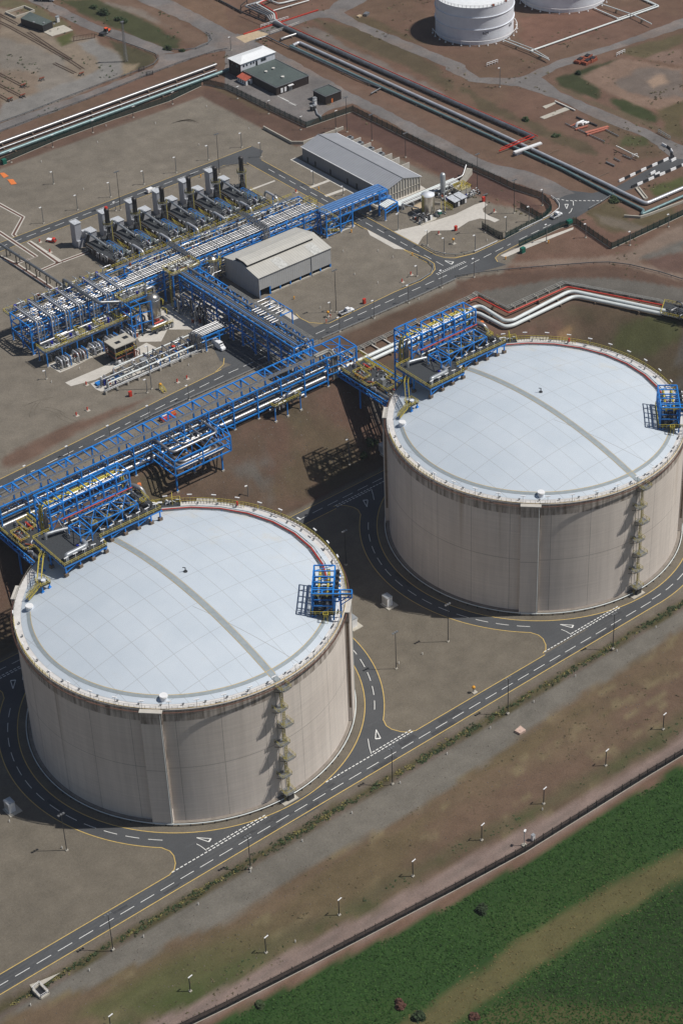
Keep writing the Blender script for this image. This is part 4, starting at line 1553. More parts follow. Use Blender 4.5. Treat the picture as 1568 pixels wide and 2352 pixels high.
dup(sr, (TANK2[0]-28, TANK2[1]+29, 42), label='yellow railed stair with a mid landing climbing from the farther rim to its pump platform')

# ---------------------------------------------------------------- relief valve frame by the right edge of the dome
rf = thing('relief_frame', 'tall blue valve frame with yellow pipes and jutting arm on the nearer dome', 'valve frame', (28, -30, 42), 'valve frames on the domes')
A0 = Vector((21.9, -32.8, 0))
UA = (Vector((30.4, -23.2, 0))-A0).normalized()
VA = Vector((UA.y, -UA.x, 0))
LU, LV, ZF = 12.8, 5.9, 51.5
def q3(u, v, z):
    p = A0+UA*u+VA*v
    return (p.x, p.y, z)
bm_, br_ = MB(), MB()
for i in range(6):
    u = LU*i/5
    for v in (0, LV):
        l = MB()
        l.beam(q3(u, v, 42.2), q3(u, v, ZF), 0.34)
        l.build('column', 'blue_steel', rf)
    for z in (ZF, 47.2):
        bm_.beam(q3(u, 0, z), q3(u, LV, z), 0.3)
    bm_.beam(q3(u, LV, 48.8), q3(u, LV+1.5, 48.8), 0.3)
for z in (ZF, 49.2, 46.8, 44.6):
    for v in (0, LV):
        bm_.beam(q3(0, v, z), q3(LU, v, z), 0.3)
bm_.beam(q3(0, LV+1.5, 48.8), q3(LU, LV+1.5, 48.8), 0.3)
bm_.beam(q3(0, LV, 48.6), q3(LU, LV, 48.6), 0.5)
for v0, v1 in ((-0.0, LV+5.2),):
    for u in (0.0, 1.7):
        bm_.beam(q3(u, v0, ZF), q3(u, v1, ZF), 0.32)
        bm_.beam(q3(u, LV, ZF-1.4), q3(u, v1, ZF-1.4), 0.24)
    for v in (0, 2.9, LV, LV+2, v1):
        bm_.beam(q3(0, v, ZF), q3(1.7, v, ZF), 0.28)
    for u in (0, 1.7):
        bm_.beam(q3(u, LV+2, 43.0), q3(u, LV+2, ZF), 0.32)
        bm_.beam(q3(u, v1, ZF-1.4), q3(u, v1, ZF), 0.26)
        br_.beam(q3(u, LV+2, ZF-4), q3(u, v1, ZF-1.4), 0.22)
bm_.build('frame_beam', 'blue_steel', rf)
for i in (0, 2, 4):
    br_.beam(q3(LU*i/5, 0, ZF), q3(LU*(i+1)/5, LV, ZF), 0.16)
    br_.beam(q3(LU*i/5, 0, 42.6), q3(LU*(i+1)/5, 0, 46.8), 0.2)
br_.beam(q3(0, 0, 43), q3(0, LV, 47.2), 0.2)
br_.build('frame_brace', 'blue_steel', rf)
m = MB()
m.prism([q3(-0.5, -0.4, 0)[:2], q3(LU, -0.4, 0)[:2], q3(LU, LV+0.4, 0)[:2], q3(-0.5, LV+0.4, 0)[:2]], 44.2, 44.4)
m.build('deck', 'grating_dark', rf)
m = MB()
m.rail([q3(LU, -0.4, 44.4), q3(-0.5, -0.4, 44.4), q3(-0.5, LV+2.2, 44.4)], 1.1, 1.2, 0.1)
m.rail([q3(-1.8, 3.1, 44.4), q3(-1.8, 4.4, 44.4), q3(-0.6, 4.4, 44.4), q3(-0.6, 3.1, 44.4)], 1.1, 0.6, 0.12, True)
for v in (3.2, 4.2):
    m.beam(q3(-1.6, v, 42.2), q3(-1.6, v, 45.5), 0.1)
m.build('railing', 'yellow_steel', rf)
for v, r in ((1.7, 0.34), (4.2, 0.34)):
    m = MB()
    m.pipe([q3(LU+0.4, v, 44.5), q3(LU+0.4, v, 49.9), q3(1.0, v, 49.9), q3(0.9, v+0.01, 50.6)], r, 9)
    m.build('pipe', 'yellow_steel', rf)
m = MB()
m.tube([q3(0.85, 0.2, 50.7), q3(0.85, LV+4.8, 50.7)], 0.34, 9)
m.build('pipe', 'yellow_steel', rf)
for i in range(5):
    m = MB()
    u = 1.8+2.4*i
    m.cyl(*q3(u, LV+0.8, 0)[:2], 48.9, 50.8, 0.55, n=10)
    m.build('relief_valve', 'dark_steel', rf)
    m = MB()
    m.cyl(*q3(u+0.6, LV+1.5, 0)[:2], 48.9, 49.7, 0.35, n=10)
    m.build('valve_hood', 'white_paint', rf)
for i in range(20):
    m = MB()
    u, v = random.uniform(0.5, LU-0.5), random.uniform(0.6, LV-0.6)
    m.tube([q3(u, v, 44.4), q3(u, v, random.uniform(45.2, 48.5))], random.uniform(0.14, 0.45), 8)
    m.build('valve', random.choice(('dark_steel', 'pipe_silver', 'white_paint', 'dark_steel')), rf)
dup(rf, (TANK2[0]+28, TANK2[1]-30, 42), label='tall blue valve frame with yellow pipes and jutting arm on the farther dome')

# ---------------------------------------------------------------- pipe run along the back of the rim
pr_ = thing('rim_pipe_run', 'curved run of red and grey pipes on blue stools along the nearer rim', 'pipe run', (30, 28, 42), 'pipe runs along the rims')
angs = list(range(62, -35, -12))
def rimpt(r, z, a):
    return (r*math.cos(R(a)), r*math.sin(R(a)), z)
zpr = TOP+1.55
for r, rad, mat in ((41.2, 0.11, 'grey_steel'), (41.6, 0.14, 'pipe_dull'), (42.05, 0.22, 'pipe_red'), (42.5, 0.16, 'pipe_white'), (42.9, 0.12, 'grey_steel')):
    m = MB()
    m.tube([rimpt(r, zpr, a) for a in angs], rad, 7)
    m.build('pipe', mat, pr_)
for k in range(24):
    a = 62-96*k/23
    m = MB()
    x, y, z = rimpt(42.0, 0, a)
    m.cbox(x, y, roof_z(42)-0.1, 1.9, 0.35, 0.55, R(a))
    m.build('stool', 'blue_steel' if k % 2 == 0 else 'concrete_brown', pr_)
dup(pr_, (TANK2[0]+30, TANK2[1]+28, 42), label='curved run of red and grey pipes on blue stools along the farther rim')
# equipment skid behind the rim
sk = thing('rim_skid', 'dark valve skid with yellow rails behind the nearer rim', 'valve skid', (22, 42, 42), 'valve skids on the rims')
m = MB()
m.prism([(16.0, 44.4), (15.0, 41.6), (26.0, 36.4), (27.6, 39.0)], TOP+0.2, TOP+0.6)
m.build('deck', 'grating_dark', sk)
m = MB()
m.rail([(16.0, 44.4, TOP+0.6), (27.6, 39.0, TOP+0.6), (26.0, 36.4, TOP+0.6)], 1.2, 1.4, 0.1)
m.rail([(24.2, 38.0, TOP+0.6), (25.8, 40.4, TOP+0.6)], 2.6, 0.9, 0.12)
m.build('railing', 'yellow_steel', sk)
for i in range(22):
    m = MB()
    t = random.random()
    x, y = 16.2+9.6*t+random.uniform(-0.6, 0.6), 43.0-4.8*t+random.uniform(-0.6, 0.6)
    m.pipe([(x, y, TOP+0.6), (x, y, TOP+0.6+random.uniform(0.5, 1.6)), (x+random.uniform(0.6, 1.6), y-random.uniform(0.2, 0.8), TOP+1.2)], random.uniform(0.1, 0.32), 7)
    m.build('valve', random.choice(('dark_steel', 'grey_steel', 'pipe_dull', 'white_paint')), sk)
dup(sk, (TANK2[0]+22, TANK2[1]+42, 42), label='dark valve skid with yellow rails behind the farther rim')

# ---------------------------------------------------------------- pipe trestle from the plant to the tank
ts = thing('pipe_trestle', 'blue pipe trestle with silver pipes running from the long rack to the nearer tank', 'pipe trestle', (-3, 66, 17), 'trestles to the tanks')
ZL, ZU = 19.2, 21.2
X0, X1, Y0, Y1 = -9.6, 3.4, 46.4, 89.0
m, br = MB(), MB()
for x in (X0, X1):
    m.beam((x, Y0, ZL), (x, Y1, ZL), 0.4, 0.6)
    m.beam((x, Y0, ZU), (x, Y1, ZU), 0.32, 0.4)
n = 9
for i in range(n+1):
    y = Y0+(Y1-Y0)*i/n
    m.beam((X0, y, ZL), (X1, y, ZL), 0.34, 0.5)
    for x in (X0, X1):
        m.beam((x, y, ZL), (x, y, ZU), 0.26)
        if i < n:
            y2 = Y0+(Y1-Y0)*(i+1)/n
            br.beam((x, y, ZL if i % 2 else ZU), (x, y2, ZU if i % 2 else ZL), 0.2)
m.build('girder', 'blue_steel', ts)
br.build('girder_brace', 'blue_steel', ts)
for y in (50.5, 64, 77.5):
    for x in (X0+0.6, X1-0.6):
        l = MB()
        l.beam((x, y, ground_z(x, y)-0.5), (x, y, ZL), 0.45)
        l.build('leg', 'blue_steel', ts)
m = MB()
m.box(X1-1.6, X1-0.1, Y0, Y1, ZU-0.1, ZU)
m.box(X0+0.15, X0+1.2, Y0, Y1, ZL+0.3, ZL+0.55)
m.build('walkway', 'grating_dark', ts)
m = MB()
m.rail([(X1, Y0, ZU), (X1, Y1+4, ZU)], 1.2, 1.6, 0.1)
m.rail([(X1-1.7, Y0, ZU), (X1-1.7, Y1, ZU)], 1.2, 1.6, 0.1)
m.build('railing', 'yellow_steel', ts)
for x, z, r, mat in ((-7.2, ZL+1.3, 0.62, 'pipe_dull'), (-5.4, ZL+0.9, 0.28, 'pipe_silver'), (-4.4, ZL+0.9, 0.2, 'pipe_white'), (-3.2, ZL+1.1, 0.45, 'pipe_dull'), (-1.9, ZL+0.9, 0.3, 'pipe_red'), (-1.0, ZL+0.8, 0.22, 'pipe_red'), (0.2, ZL+1.2, 0.5, 'pipe_dull'), (-8.6, ZL+0.7, 0.18, 'pipe_silver')):
    m = MB()
    m.tube([(x, Y0-0.5, z), (x, Y1+1, z)], r, 12)
    m.build('pipe', mat, ts)
# valve deck
m = MB()
m.box(-9.0, 1.4, 72.5, 88.0, ZU+0.4, ZU+0.55)
m.box(-6.0, -1.4, 66.5, 72.4, ZU+0.4, ZU+0.55)
m.build('valve_deck', 'grating_dark', ts)
m = MB()
m.rail([(-9, 88, ZU+0.55), (-9, 72.5, ZU+0.55), (-6, 72.5, ZU+0.55), (-6, 66.5, ZU+0.55), (-1.4, 66.5, ZU+0.55), (-1.4, 72.5, ZU+0.55), (1.4, 72.5, ZU+0.55), (1.4, 88, ZU+0.55)], 1.2, 1.3, 0.11)
for (xa, ya) in ((-8.5, 76.0), (-4.0, 79.5)):
    m.rail([(xa, ya, ZU+1.8), (xa+3.4, ya, ZU+1.8), (xa+3.4, ya+6, ZU+1.8), (xa, ya+6, ZU+1.8)], 1.0, 1.2, 0.11, True)
m.build('deck_railing', 'yellow_steel', ts)
for x0, y0, mat in ((-7.6, 77.2, 'rust'), (-2.9, 81.0, 'pipe_dull'), (-6.2, 77.2, 'pipe_silver'), (-1.4, 80.4, 'pipe_red')):
    m = MB()
    m.tube([(x0, y0, ZU+1.2), (x0, y0+4.2, ZU+1.2)], 0.42, 9)
    m.build('valve_body', mat, ts)
m = MB()
m.cbox(-4.4, 70.5, ZU+0.55, 1.5, 1.5, 2.6)
m.build('control_box', 'galv', ts)
for i in range(58):
    m = MB()
    x, y = random.uniform(-8.5, 1), random.uniform(67, 87)
    m.pipe([(x, y, ZL+1.4), (x, y, ZU+random.uniform(0.8, 2.0)), (x+random.uniform(-1.5, 1.5), y+random.uniform(0.5, 2), ZU+1.0)], random.uniform(0.1, 0.26), 6)
    m.build('valve', random.choice(('pipe_silver', 'grey_steel', 'pipe_light', 'pipe_dull', 'rust')), ts)
dup(ts, (TANK2[0]-3, TANK2[1]+66, 17), label='blue pipe trestle with silver pipes from the long rack end to the farther tank')
# ---------------------------------------------------------------- helpers for plant structures
def cols(par, pts, z0, z1, w=0.42, mat='blue_steel', name='column', foot=True):
    for x, y in pts:
        g = ground_z(x, y) if z0 is None else z0
        l = MB()
        l.beam((x, y, g), (x, y, z1), w)
        o = l.build(name, mat, par)
        if foot:
            l = MB()
            l.cbox(x, y, g-0.3, 1.0, 1.0, 0.55)
            l.build('footing', 'concrete', o)


def pipes(par, lst, n=9, name='pipe'):
    for pts, r, mat in lst:
        m = MB()
        m.pipe(pts, r, n)
        m.build(name, mat, par)


def flanges(par, x0, x1, y, z, r, k, ax=0):
    m = MB()
    for i in range(k):
        t = random.uniform(x0, x1)
        a, b = ((t-0.18, y, z), (t+0.18, y, z)) if ax == 0 else ((y, t-0.18, z), (y, t+0.18, z))
        m.tube([a, b], r, 9)
    for c in m.clusters():
        c.build('flange', 'grey_steel', par, True) if False else c.build('flange', 'grey_steel', par)


SIL = ('pipe_silver', 'pipe_light', 'pipe_dull', 'grey_steel', 'pipe_silver', 'pipe_white')


def clutter(par, box, n, seed, rmax=0.3, mats=SIL, cap=None, bias=0.5):
    x0, x1, y0, y1, z0, z1 = box
    rg = random.Random(seed)
    for i in range(n):
        x, y = rg.uniform(x0, x1), rg.uniform(y0, y1)
        z = z0+(z1-z0)*rg.random()
        r = rg.uniform(0.1, rmax)
        k = rg.random()
        m = MB()
        if k < 0.45:
            L = rg.uniform(1.0, 4.5)*(1 if rg.random() < 0.5 else -1)
            if rg.random() < bias:
                e = (min(max(x+L, x0), x1), y)
            else:
                e = (x, min(max(y+L, y0), y1))
            m.pipe([(x, y, z0), (x, y, z), (e[0], e[1], z), (e[0], e[1], max(z0, z-rg.uniform(0.5, 2.5)))], r, 7)
            m.build('pipework', rg.choice(mats), par)
        elif k < 0.65:
            L = rg.uniform(1.5, 5)
            if rg.random() < bias:
                m.tube([(x, y, z), (min(x+L, x1), y, z)], r, 7)
            else:
                m.tube([(x, y, z), (x, min(y+L, y1), z)], r, 7)
            m.build('pipework', rg.choice(mats), par)
        elif k < 0.85:
            m.cyl(x, y, z0, z0+rg.uniform(0.6, 1.8), rg.uniform(0.2, 0.45), n=8)
            m.build('valve', rg.choice(('pipe_dull', 'pipe_silver', 'deep_blue', 'dark_steel', 'white_paint')), par)
        else:
            m.cbox(x, y, z0, rg.uniform(0.4, 1.0), rg.uniform(0.4, 0.9), rg.uniform(0.6, 1.8))
            m.build('instrument_box', rg.choice(('galv', 'dark_steel', 'white_paint', 'rust')), par)


# ---------------------------------------------------------------- long rack in front of the plant
fr_ = thing('pipe_rack', 'long blue pipe rack with silver pipes and open ladder frame beside the embankment', 'pipe rack', (20, 93, 17))
CX = [124.1-10.1*i for i in range(23)]
XL, XR = CX[-1], 124.1
ZT1 = 28.5
for x in CX:
    cols(fr_, [(x, 89.2)], None, ZT1)
    cols(fr_, [(x, 98.3)], ZP, ZT1, 0.5)
m = MB()
for z, h in ((ZT1, 0.45), (24.3, 0.42), (19.4, 0.42)):
    m.beam((XL, 89.2, z), (XR, 89.2, z), 0.36, h)
    m.beam((XL, 93.2, z), (XR, 93.2, z), 0.36, h)
m.beam((XL, 98.3, ZT1), (XR, 98.3, ZT1), 0.36, 0.42)
for x in CX:
    for z in (ZT1, 24.3, 19.4):
        m.beam((x, 89.2, z), (x, 93.2, z), 0.36, 0.4)
    m.beam((x, 93.2, 17.2), (x, 93.2, ZT1), 0.38)
for i in range(68):
    x = XR-10.1/3*i
    if x > XL:
        m.beam((x, 93.2, ZT1), (x, 98.3, ZT1), 0.36 if i % 3 else 0.6, 0.4)
        m.beam((x, 89.2, 26.4), (x, 93.2, 26.4), 0.24)
m.build('beam', 'blue_steel', fr_)
m = MB()
for i, (a, b) in enumerate(zip(CX, CX[1:])):
    if i % 2 == 0:
        m.beam((a, 93.2, ZT1), (a-3.37, 98.3, ZT1), 0.14)
        m.beam((a-3.37, 93.2, ZT1), (a, 98.3, ZT1), 0.14)
    if i % 3 == 1:
        m.beam((a, 89.2, 17.6), (b, 89.2, 24.2), 0.26)
        m.beam((b, 89.2, 19.4), ((a+b)/2, 89.2, 24.3), 0.2)
    m.beam((a, 89.2, ZT1-2), (a-2, 89.2, ZT1), 0.16)
m.build('brace', 'blue_steel', fr_)
for y, z, r, mat in ((89.9, 25.1, 0.36, 'pipe_silver'), (90.7, 25.0, 0.26, 'pipe_silver'), (91.4, 25.0, 0.2, 'pipe_dull'), (92.2, 25.2, 0.32, 'pipe_silver'),
                     (90.0, 20.6, 0.85, 'pipe_silver'), (91.3, 20.3, 0.5, 'pipe_silver'), (92.4, 20.5, 0.62, 'pipe_silver'), (90.6, 22.4, 0.36, 'pipe_silver'), (91.9, 22.6, 0.30, 'pipe_silver'),
                     (89.9, 27.2, 0.16, 'pipe_silver'), (90.5, 27.3, 0.22, 'pipe_silver'), (91.1, 27.2, 0.14, 'pipe_dull'), (90.2, 23.4, 0.2, 'pipe_dull')):
    m = MB()
    m.tube([(XL, y, z), (XR+random.uniform(-1, 3), y, z)], r, 10)
    m.build('pipe', mat, fr_)
    if r < 0.5:
        for i in range(4):
            f = MB()
            xx = random.uniform(XL, XR-5)
            f.tube([(xx, y, z), (xx+random.uniform(0.3, 1.0), y, z)], r+0.1, 9)
            f.build('flange', random.choice(('grey_steel', 'pipe_silver')), fr_)
m = MB()
for y in (91.5, 92.0, 92.5, 93.0):
    m.beam((XL, y, ZT1+0.55+0.15*(y == 91.5)), (XR+2, y, ZT1+0.55), 0.2, 0.12)
for i in range(0, 67):
    x = XR-3.37*i
    m.beam((x, 91.3, ZT1+0.4), (x, 93.2, ZT1+0.4), 0.12)
m.build('cable_tray', 'tray_grey', fr_)
m = MB()
m.rail([(XL, 93.3, ZT1+0.4), (XR, 93.3, ZT1+0.4)], 1.1, 2.4, 0.07)
m.build('handrail', 'grey_steel', fr_)
# the risers of the cable trays at the end, and the end box
m = MB()
m.pipe([(121, 91.6, ZT1+0.6), (126.6, 91.6, ZT1+0.6), (126.6, 89.6, ZT1+0.6), (126.6, 89.2, 19)], 0.5, 6, 1.6)
m.pipe([(121, 92.7, ZT1+0.6), (127.8, 92.7, ZT1+0.6), (127.8, 89.8, ZT1+0.4), (127.8, 89.4, 19)], 0.5, 6, 1.6)
m.build('tray_riser', 'tray_grey', fr_)
ex = [(128.6, 88.6), (136.6, 88.6), (136.6, 97.8), (128.6, 97.8)]
cols(fr_, [ex[1], ex[2]], ZP, ZT1, 0.5)
m = MB()
for z in (ZT1, 24.3, 21.5):
    m.poly([(x, y, z) for x, y in ex], 0.34, 0.4, True)
    m.beam((XR, 98.3, z), (128.6, 97.8, z), 0.34)
    m.beam((XR, 89.2, z), (128.6, 88.6, z), 0.34)
    m.beam((132.6, 88.6, z), (132.6, 97.8, z), 0.3)
m.beam((128.6, 88.6, ZT1), (136.6, 97.8, ZT1), 0.18)
m.beam((136.6, 88.6, ZT1), (128.6, 97.8, ZT1), 0.18)
m.build('end_frame', 'blue_steel', fr_)
clutter(fr_, (127, 136, 89, 97, 21.5, 27.5), 16, 5, 0.3)
# loop of the big pipes, framed in blue, that juts out over the slope
lx0, lx1, ly0, ly1 = 50.5, 73.0, 76.5, 89.2
m = MB()
for z in (20.0, 23.0, 25.8):
    m.poly([(lx0, ly1, z), (lx0, ly0, z), (lx1, ly0, z), (lx1, ly1, z)], 0.34, 0.4)
for x in (lx0, (lx0+lx1)/2, lx1):
    m.beam((x, ly0, 20), (x, ly0, 25.8), 0.36)
    m.beam((x, ly0, 25.8), (x, ly1, 25.8), 0.3)
    m.beam((x, ly0, 20), (x, ly1, 20), 0.3)
    m.beam((x, (ly0+ly1)/2, 20), (x, (ly0+ly1)/2, 25.8), 0.3)
for z in (20, 25.8):
    m.beam((lx0, (ly0+ly1)/2, z), (lx1, (ly0+ly1)/2, z), 0.28)
m.beam((lx0, ly0, 25.8), ((lx0+lx1)/2, (ly0+ly1)/2, 25.8), 0.18)
m.beam(((lx0+lx1)/2, ly0, 25.8), (lx1, (ly0+ly1)/2, 25.8), 0.18)
m.beam((lx0, ly1, 25.8), ((lx0+lx1)/2, (ly0+ly1)/2, 25.8), 0.18)
m.beam((lx1, (ly0+ly1)/2, 20), (lx1, ly1, 25.8), 0.24)
m.beam((lx1, ly0, 20), (lx1+5, ly1, 20), 0.26)
m.beam((lx1, ly0, 25.8), (lx1+5, ly1, 25.8), 0.26)
m.build('loop_frame', 'blue_steel', fr_)
for x, y in ((lx0+2, ly0+3), (lx1-2, ly0+3), ((lx0+lx1)/2, ly0+6)):
    cols(fr_, [(x, y)], None, 20.0, 0.5)
for k, (z, r) in enumerate(((21.0, 0.62), (21.0, 0.55), (21.0, 0.5))):
    d = 1.5+1.75*k
    m = MB()
    m.pipe([(lx0+d, 89.8, z), (lx0+d, ly0+d*0.8, z), (lx1-d, ly0+d*0.8, z), (lx1-d, 89.8, z)], r, 12, 1.8)
    m.build('pipe_loop', 'pipe_silver', fr_)
for k, (z, r) in enumerate(((26.3, 0.48), (26.1, 0.36))):
    d = 2.2+5.0*k
    m = MB()
    m.pipe([(lx0+d, 90.5, z-1), (lx0+d, 90.4, z), (lx0+d, ly0+3.2+d*0.4, z), (lx1-d, ly0+3.2+d*0.4, z), (lx1-d, 90.4, z)], r, 12, 1.5)
    m.build('pipe_loop', 'pipe_silver', fr_)
clutter(fr_, (lx0+6, lx1-6, 83, 88, 23, 25.5), 14, 9, 0.22)
# small valve platform on the slope side
vp = thing('valve_platform', 'small yellow railed valve platform in front of the long rack near its right end', 'valve platform', (103, 86.6, 17))
m = MB()
m.box(98, 109.5, 85.4, 88.4, 21.3, 21.45)
m.build('deck', 'grating_dark', vp)
m = MB()
m.rail([(98, 88.4, 21.45), (98, 85.4, 21.45), (109.5, 85.4, 21.45), (109.5, 88.4, 21.45)], 1.2, 1.2, 0.11)
m.build('railing', 'yellow_steel', vp)
cols(vp, [(98.3, 85.7), (109.2, 85.7), (103.5, 85.7)], None, 21.3, 0.3, name='leg')
clutter(vp, (98.5, 109, 85.7, 88.2, 19.5, 23.6), 26, 13, 0.35)
pipes(vp, [([(97, 87.3, 19.8), (112, 87.3, 19.8)], 0.55, 'pipe_silver'), ([(104, 86.2, 21.5), (104, 86.2, 23.6), (107, 86.2, 23.6), (107, 86.2, 21.5)], 0.4, 'pipe_silver')])

# ---------------------------------------------------------------- main rack of the vaporiser plant
mr = thing('pipe_rack', 'wide blue process rack with bright silver pipes in front of the six stacks', 'pipe rack', (124, 183, 17))
MX = [58.5+8.25*i for i in range(17)]
for x in MX:
    cols(mr, [(x, 176.2), (x, 183.0), (x, 189.8)], ZP, 28.6, 0.42)
m = MB()
for z in (28.6, 25.4, 22.0):
    for y in (176.2, 183.0, 189.8):
        m.beam((MX[0], y, z), (MX[-1], y, z), 0.32 if y < 180 else 0.2, 0.42)
    for x in MX:
        m.beam((x, 176.2, z), (x, 189.8, z), 0.36, 0.42)
m.build('beam', 'blue_steel', mr)
m = MB()
for i, (a, b) in enumerate(zip(MX, MX[1:])):
    m.beam((a, 176.2, 25.4), ((a+b)/2, 176.2, 28.6), 0.22)
    m.beam((b, 176.2, 25.4), ((a+b)/2, 176.2, 28.6), 0.22)
    if i % 3 == 0:
        m.beam((a, 176.2, 17), (b, 176.2, 25.4), 0.24)
        m.beam((b, 176.2, 17), (a, 176.2, 25.4), 0.24)
m.beam((58.5, 176.2, 18), (58.5, 189.8, 22), 0.3)
m.build('brace', 'blue_steel', mr)
for y, r, mat in ((177.0, 0.30, 'pipe_silver'), (178.1, 0.24, 'pipe_dull'), (179.1, 0.36, 'pipe_silver'), (180.3, 0.26, 'pipe_silver'), (181.3, 0.22, 'pipe_dull'), (182.3, 0.32, 'pipe_silver'), (184.6, 0.2, 'grey_steel'), (187.2, 0.22, 'pipe_dull')):
    x0 = 92 if y < 181 else random.uniform(100, 108)
    m = MB()
    m.tube([(x0-20 if y < 179 else x0, y, 29.3), (MX[-1]+random.uniform(-3, 1), y, 29.3)], r, 10)
    m.build('pipe', mat, mr)
for y, z, r, mat in ((176.9, 26.2, 0.4, 'blue_steel_pale'), (177.9, 26.1, 0.3, 'pipe_silver'), (179.4, 26.2, 0.4, 'pipe_dull'), (177.2, 22.8, 0.4, 'pipe_silver'), (179.5, 22.9, 0.5, 'pipe_dull')):
    m = MB()
    m.tube([(MX[0], y, z), (MX[-1]+2, y, z)], r, 9)
    m.build('pipe', mat, mr)
# rows of short pipe runs at the left end, where each train has its own header loops
for k in range(7):
    x = 61.0+5.9*k
    for j, dx in enumerate((0.0, 0.9, 1.9)):
        m = MB()
        m.pipe([(x+dx, 190.6-j, 28.9), (x+dx, 190.6-j, 30.2-0.25*j), (x+dx, 175.2-0.45*j, 30.2-0.25*j), (x+dx, 175.2-0.45*j, 19.5)], 0.30-0.04*j, 8)
        m.build('header_pipe', 'duct_grey' if j else 'pipe_light', mr)
    m = MB()
    m.poly([(x+2.9, 181.5, 29.6), (x+4.2, 181.5, 29.6), (x+4.2, 184.4, 29.6), (x+2.9, 184.4, 29.6)], 0.22, 0.22, True)
    m.build('lifting_frame', 'white_paint', mr)
    for q in range(6):
        m = MB()
        yy = 177.3+1.25*q+0.3*(k % 2)+(1.6 if q > 2 else 0)
        m.tube([(x-0.9-0.3*q, yy, 29.5), (x+3.2-0.2*q, yy, 29.5)], 0.42 if q < 3 else 0.3, 9)
        m.build('pipe_spool', ('pipe_silver', 'pipe_light', 'pipe_silver')[q % 3], mr)
    m = MB()
    m.cyl(x+1.2, 192.2, 27.6, 29.4, 0.55, n=10)
    m.build('actuator', 'deep_blue', mr)
    m = MB()
    m.rail([(x-1.4, 190.9, 27.2), (x-1.4, 193.4, 27.2)], 2.6, 2.5, 0.16)
    m.pipe([(x+3.1, 190.9, 27.2), (x+3.1, 190.9, 31.0), (x+3.1, 192.9, 31.0)], 0.18, 6)
    m.build('gantry', 'galv', mr)
m = MB()
m.box(58.3, 190.4, 190.4, 194.2, 27.0, 27.15)
m.build('back_walkway', 'grey_steel', mr)
m = MB()
m.rail([(58.3, 194.2, 27.15), (190.4, 194.2, 27.15)], 1.2, 1.9, 0.12)
m.rail([(58.3, 190.4, 27.15), (58.3, 194.2, 27.15)], 1.2, 1.9, 0.12)
m.rail([(58.3, 190.4, 27.15), (190.4, 190.4, 27.15)], 1.1, 1.9, 0.11)
m.build('yellow_railing', 'yellow_steel', mr)
clutter(mr, (59, 106, 190.8, 193.9, 27.2, 29.6), 42, 31, 0.34, bias=0.8)
clutter(mr, (108, 189, 183.5, 190, 28.4, 30.2), 80, 32, 0.24, bias=0.7)
clutter(mr, (108, 189, 190.6, 199, 20, 28.0), 60, 35, 0.26, bias=0.4)
clutter(mr, (60, 190, 176.5, 189, 22.5, 27.8), 60, 33, 0.3, bias=0.7)
for i in range(12):
    m = MB()
    x = 108+6.8*i
    m.pipe([(x, 195.0, 27), (x, 195.0, 30.6), (x, 175.6, 30.6), (x, 175.6, 24.0)], 0.14, 6)
    m.build('cross_pipe', random.choice(('grey_steel', 'pipe_dull')), mr)
for x in (128.5, 163.0):
    for q in range(4):
        m = MB()
        m.pipe([(x+0.7*q, 192, 30.3), (x+0.7*q, 175.4, 30.3), (x+0.7*q, 175.4, 19)], 0.22, 7)
        m.build('cross_pipe', 'pipe_dull', mr)
m = MB()
m.pipe([(84, 193.5, 27), (84, 193.5, 31.2), (84, 170.5, 31.2), (92, 168, 29.5)], 0.55, 10)
m.build('cross_pipe', 'pipe_dull', mr)
# lower deck with actuators in front of the left end
ld = thing('valve_deck', 'yellow railed deck of valves along the front of the left rack end', 'valve deck', (76, 168, 17))
m = MB()
m.box(57.5, 97, 165.6, 171.6, 23.0, 23.18)
m.build('deck', 'grey_steel', ld)
m = MB()
m.rail([(57.5, 171.6, 23.18), (57.5, 165.6, 23.18), (97, 165.6, 23.18), (97, 171.6, 23.18)], 1.2, 1.6, 0.12)
m.build('railing', 'yellow_steel', ld)
for k in range(5):
    m = MB()
    x = 60+8*k
    m.rail([(x+5.2, 166.2, 23.2), (x+5.2, 171.2, 23.2), (x+7.0, 171.2, 23.2), (x+7.0, 166.2, 23.2)], 1.8, 1.2, 0.13, True)
    m.build('stair_railing', 'yellow_steel', ld)
    m = MB()
    m.cyl(x+2.0, 168.2, 23.2, 25.0, 0.5, n=10)
    m.build('actuator', 'deep_blue', ld)
    m = MB()
    m.tube([(x-1.5, 170.6, 24.2), (x+4.5, 170.6, 24.2)], 0.45, 9)
    m.build('pipe_spool', 'pipe_silver', ld)
cols(ld, [(58+6.4*i, y) for i in range(7) for y in (165.9, 171.3)], ZP, 23.0, 0.34, name='leg')
m = MB()
for y in (165.9, 171.3):
    m.beam((57.5, y, 22.7), (97, y, 22.7), 0.3, 0.5)
m.beam((57.5, 165.9, 22.7), (57.5, 171.3, 22.7), 0.3, 0.5)
m.build('deck_beam', 'blue_steel_pale', ld)
clutter(ld, (58, 96.5, 166, 171.3, 23.2, 25.2), 55, 41, 0.3, bias=0.6)
clutter(ld, (58, 96, 166.5, 175, 17.3, 22), 45, 42, 0.35, bias=0.6)
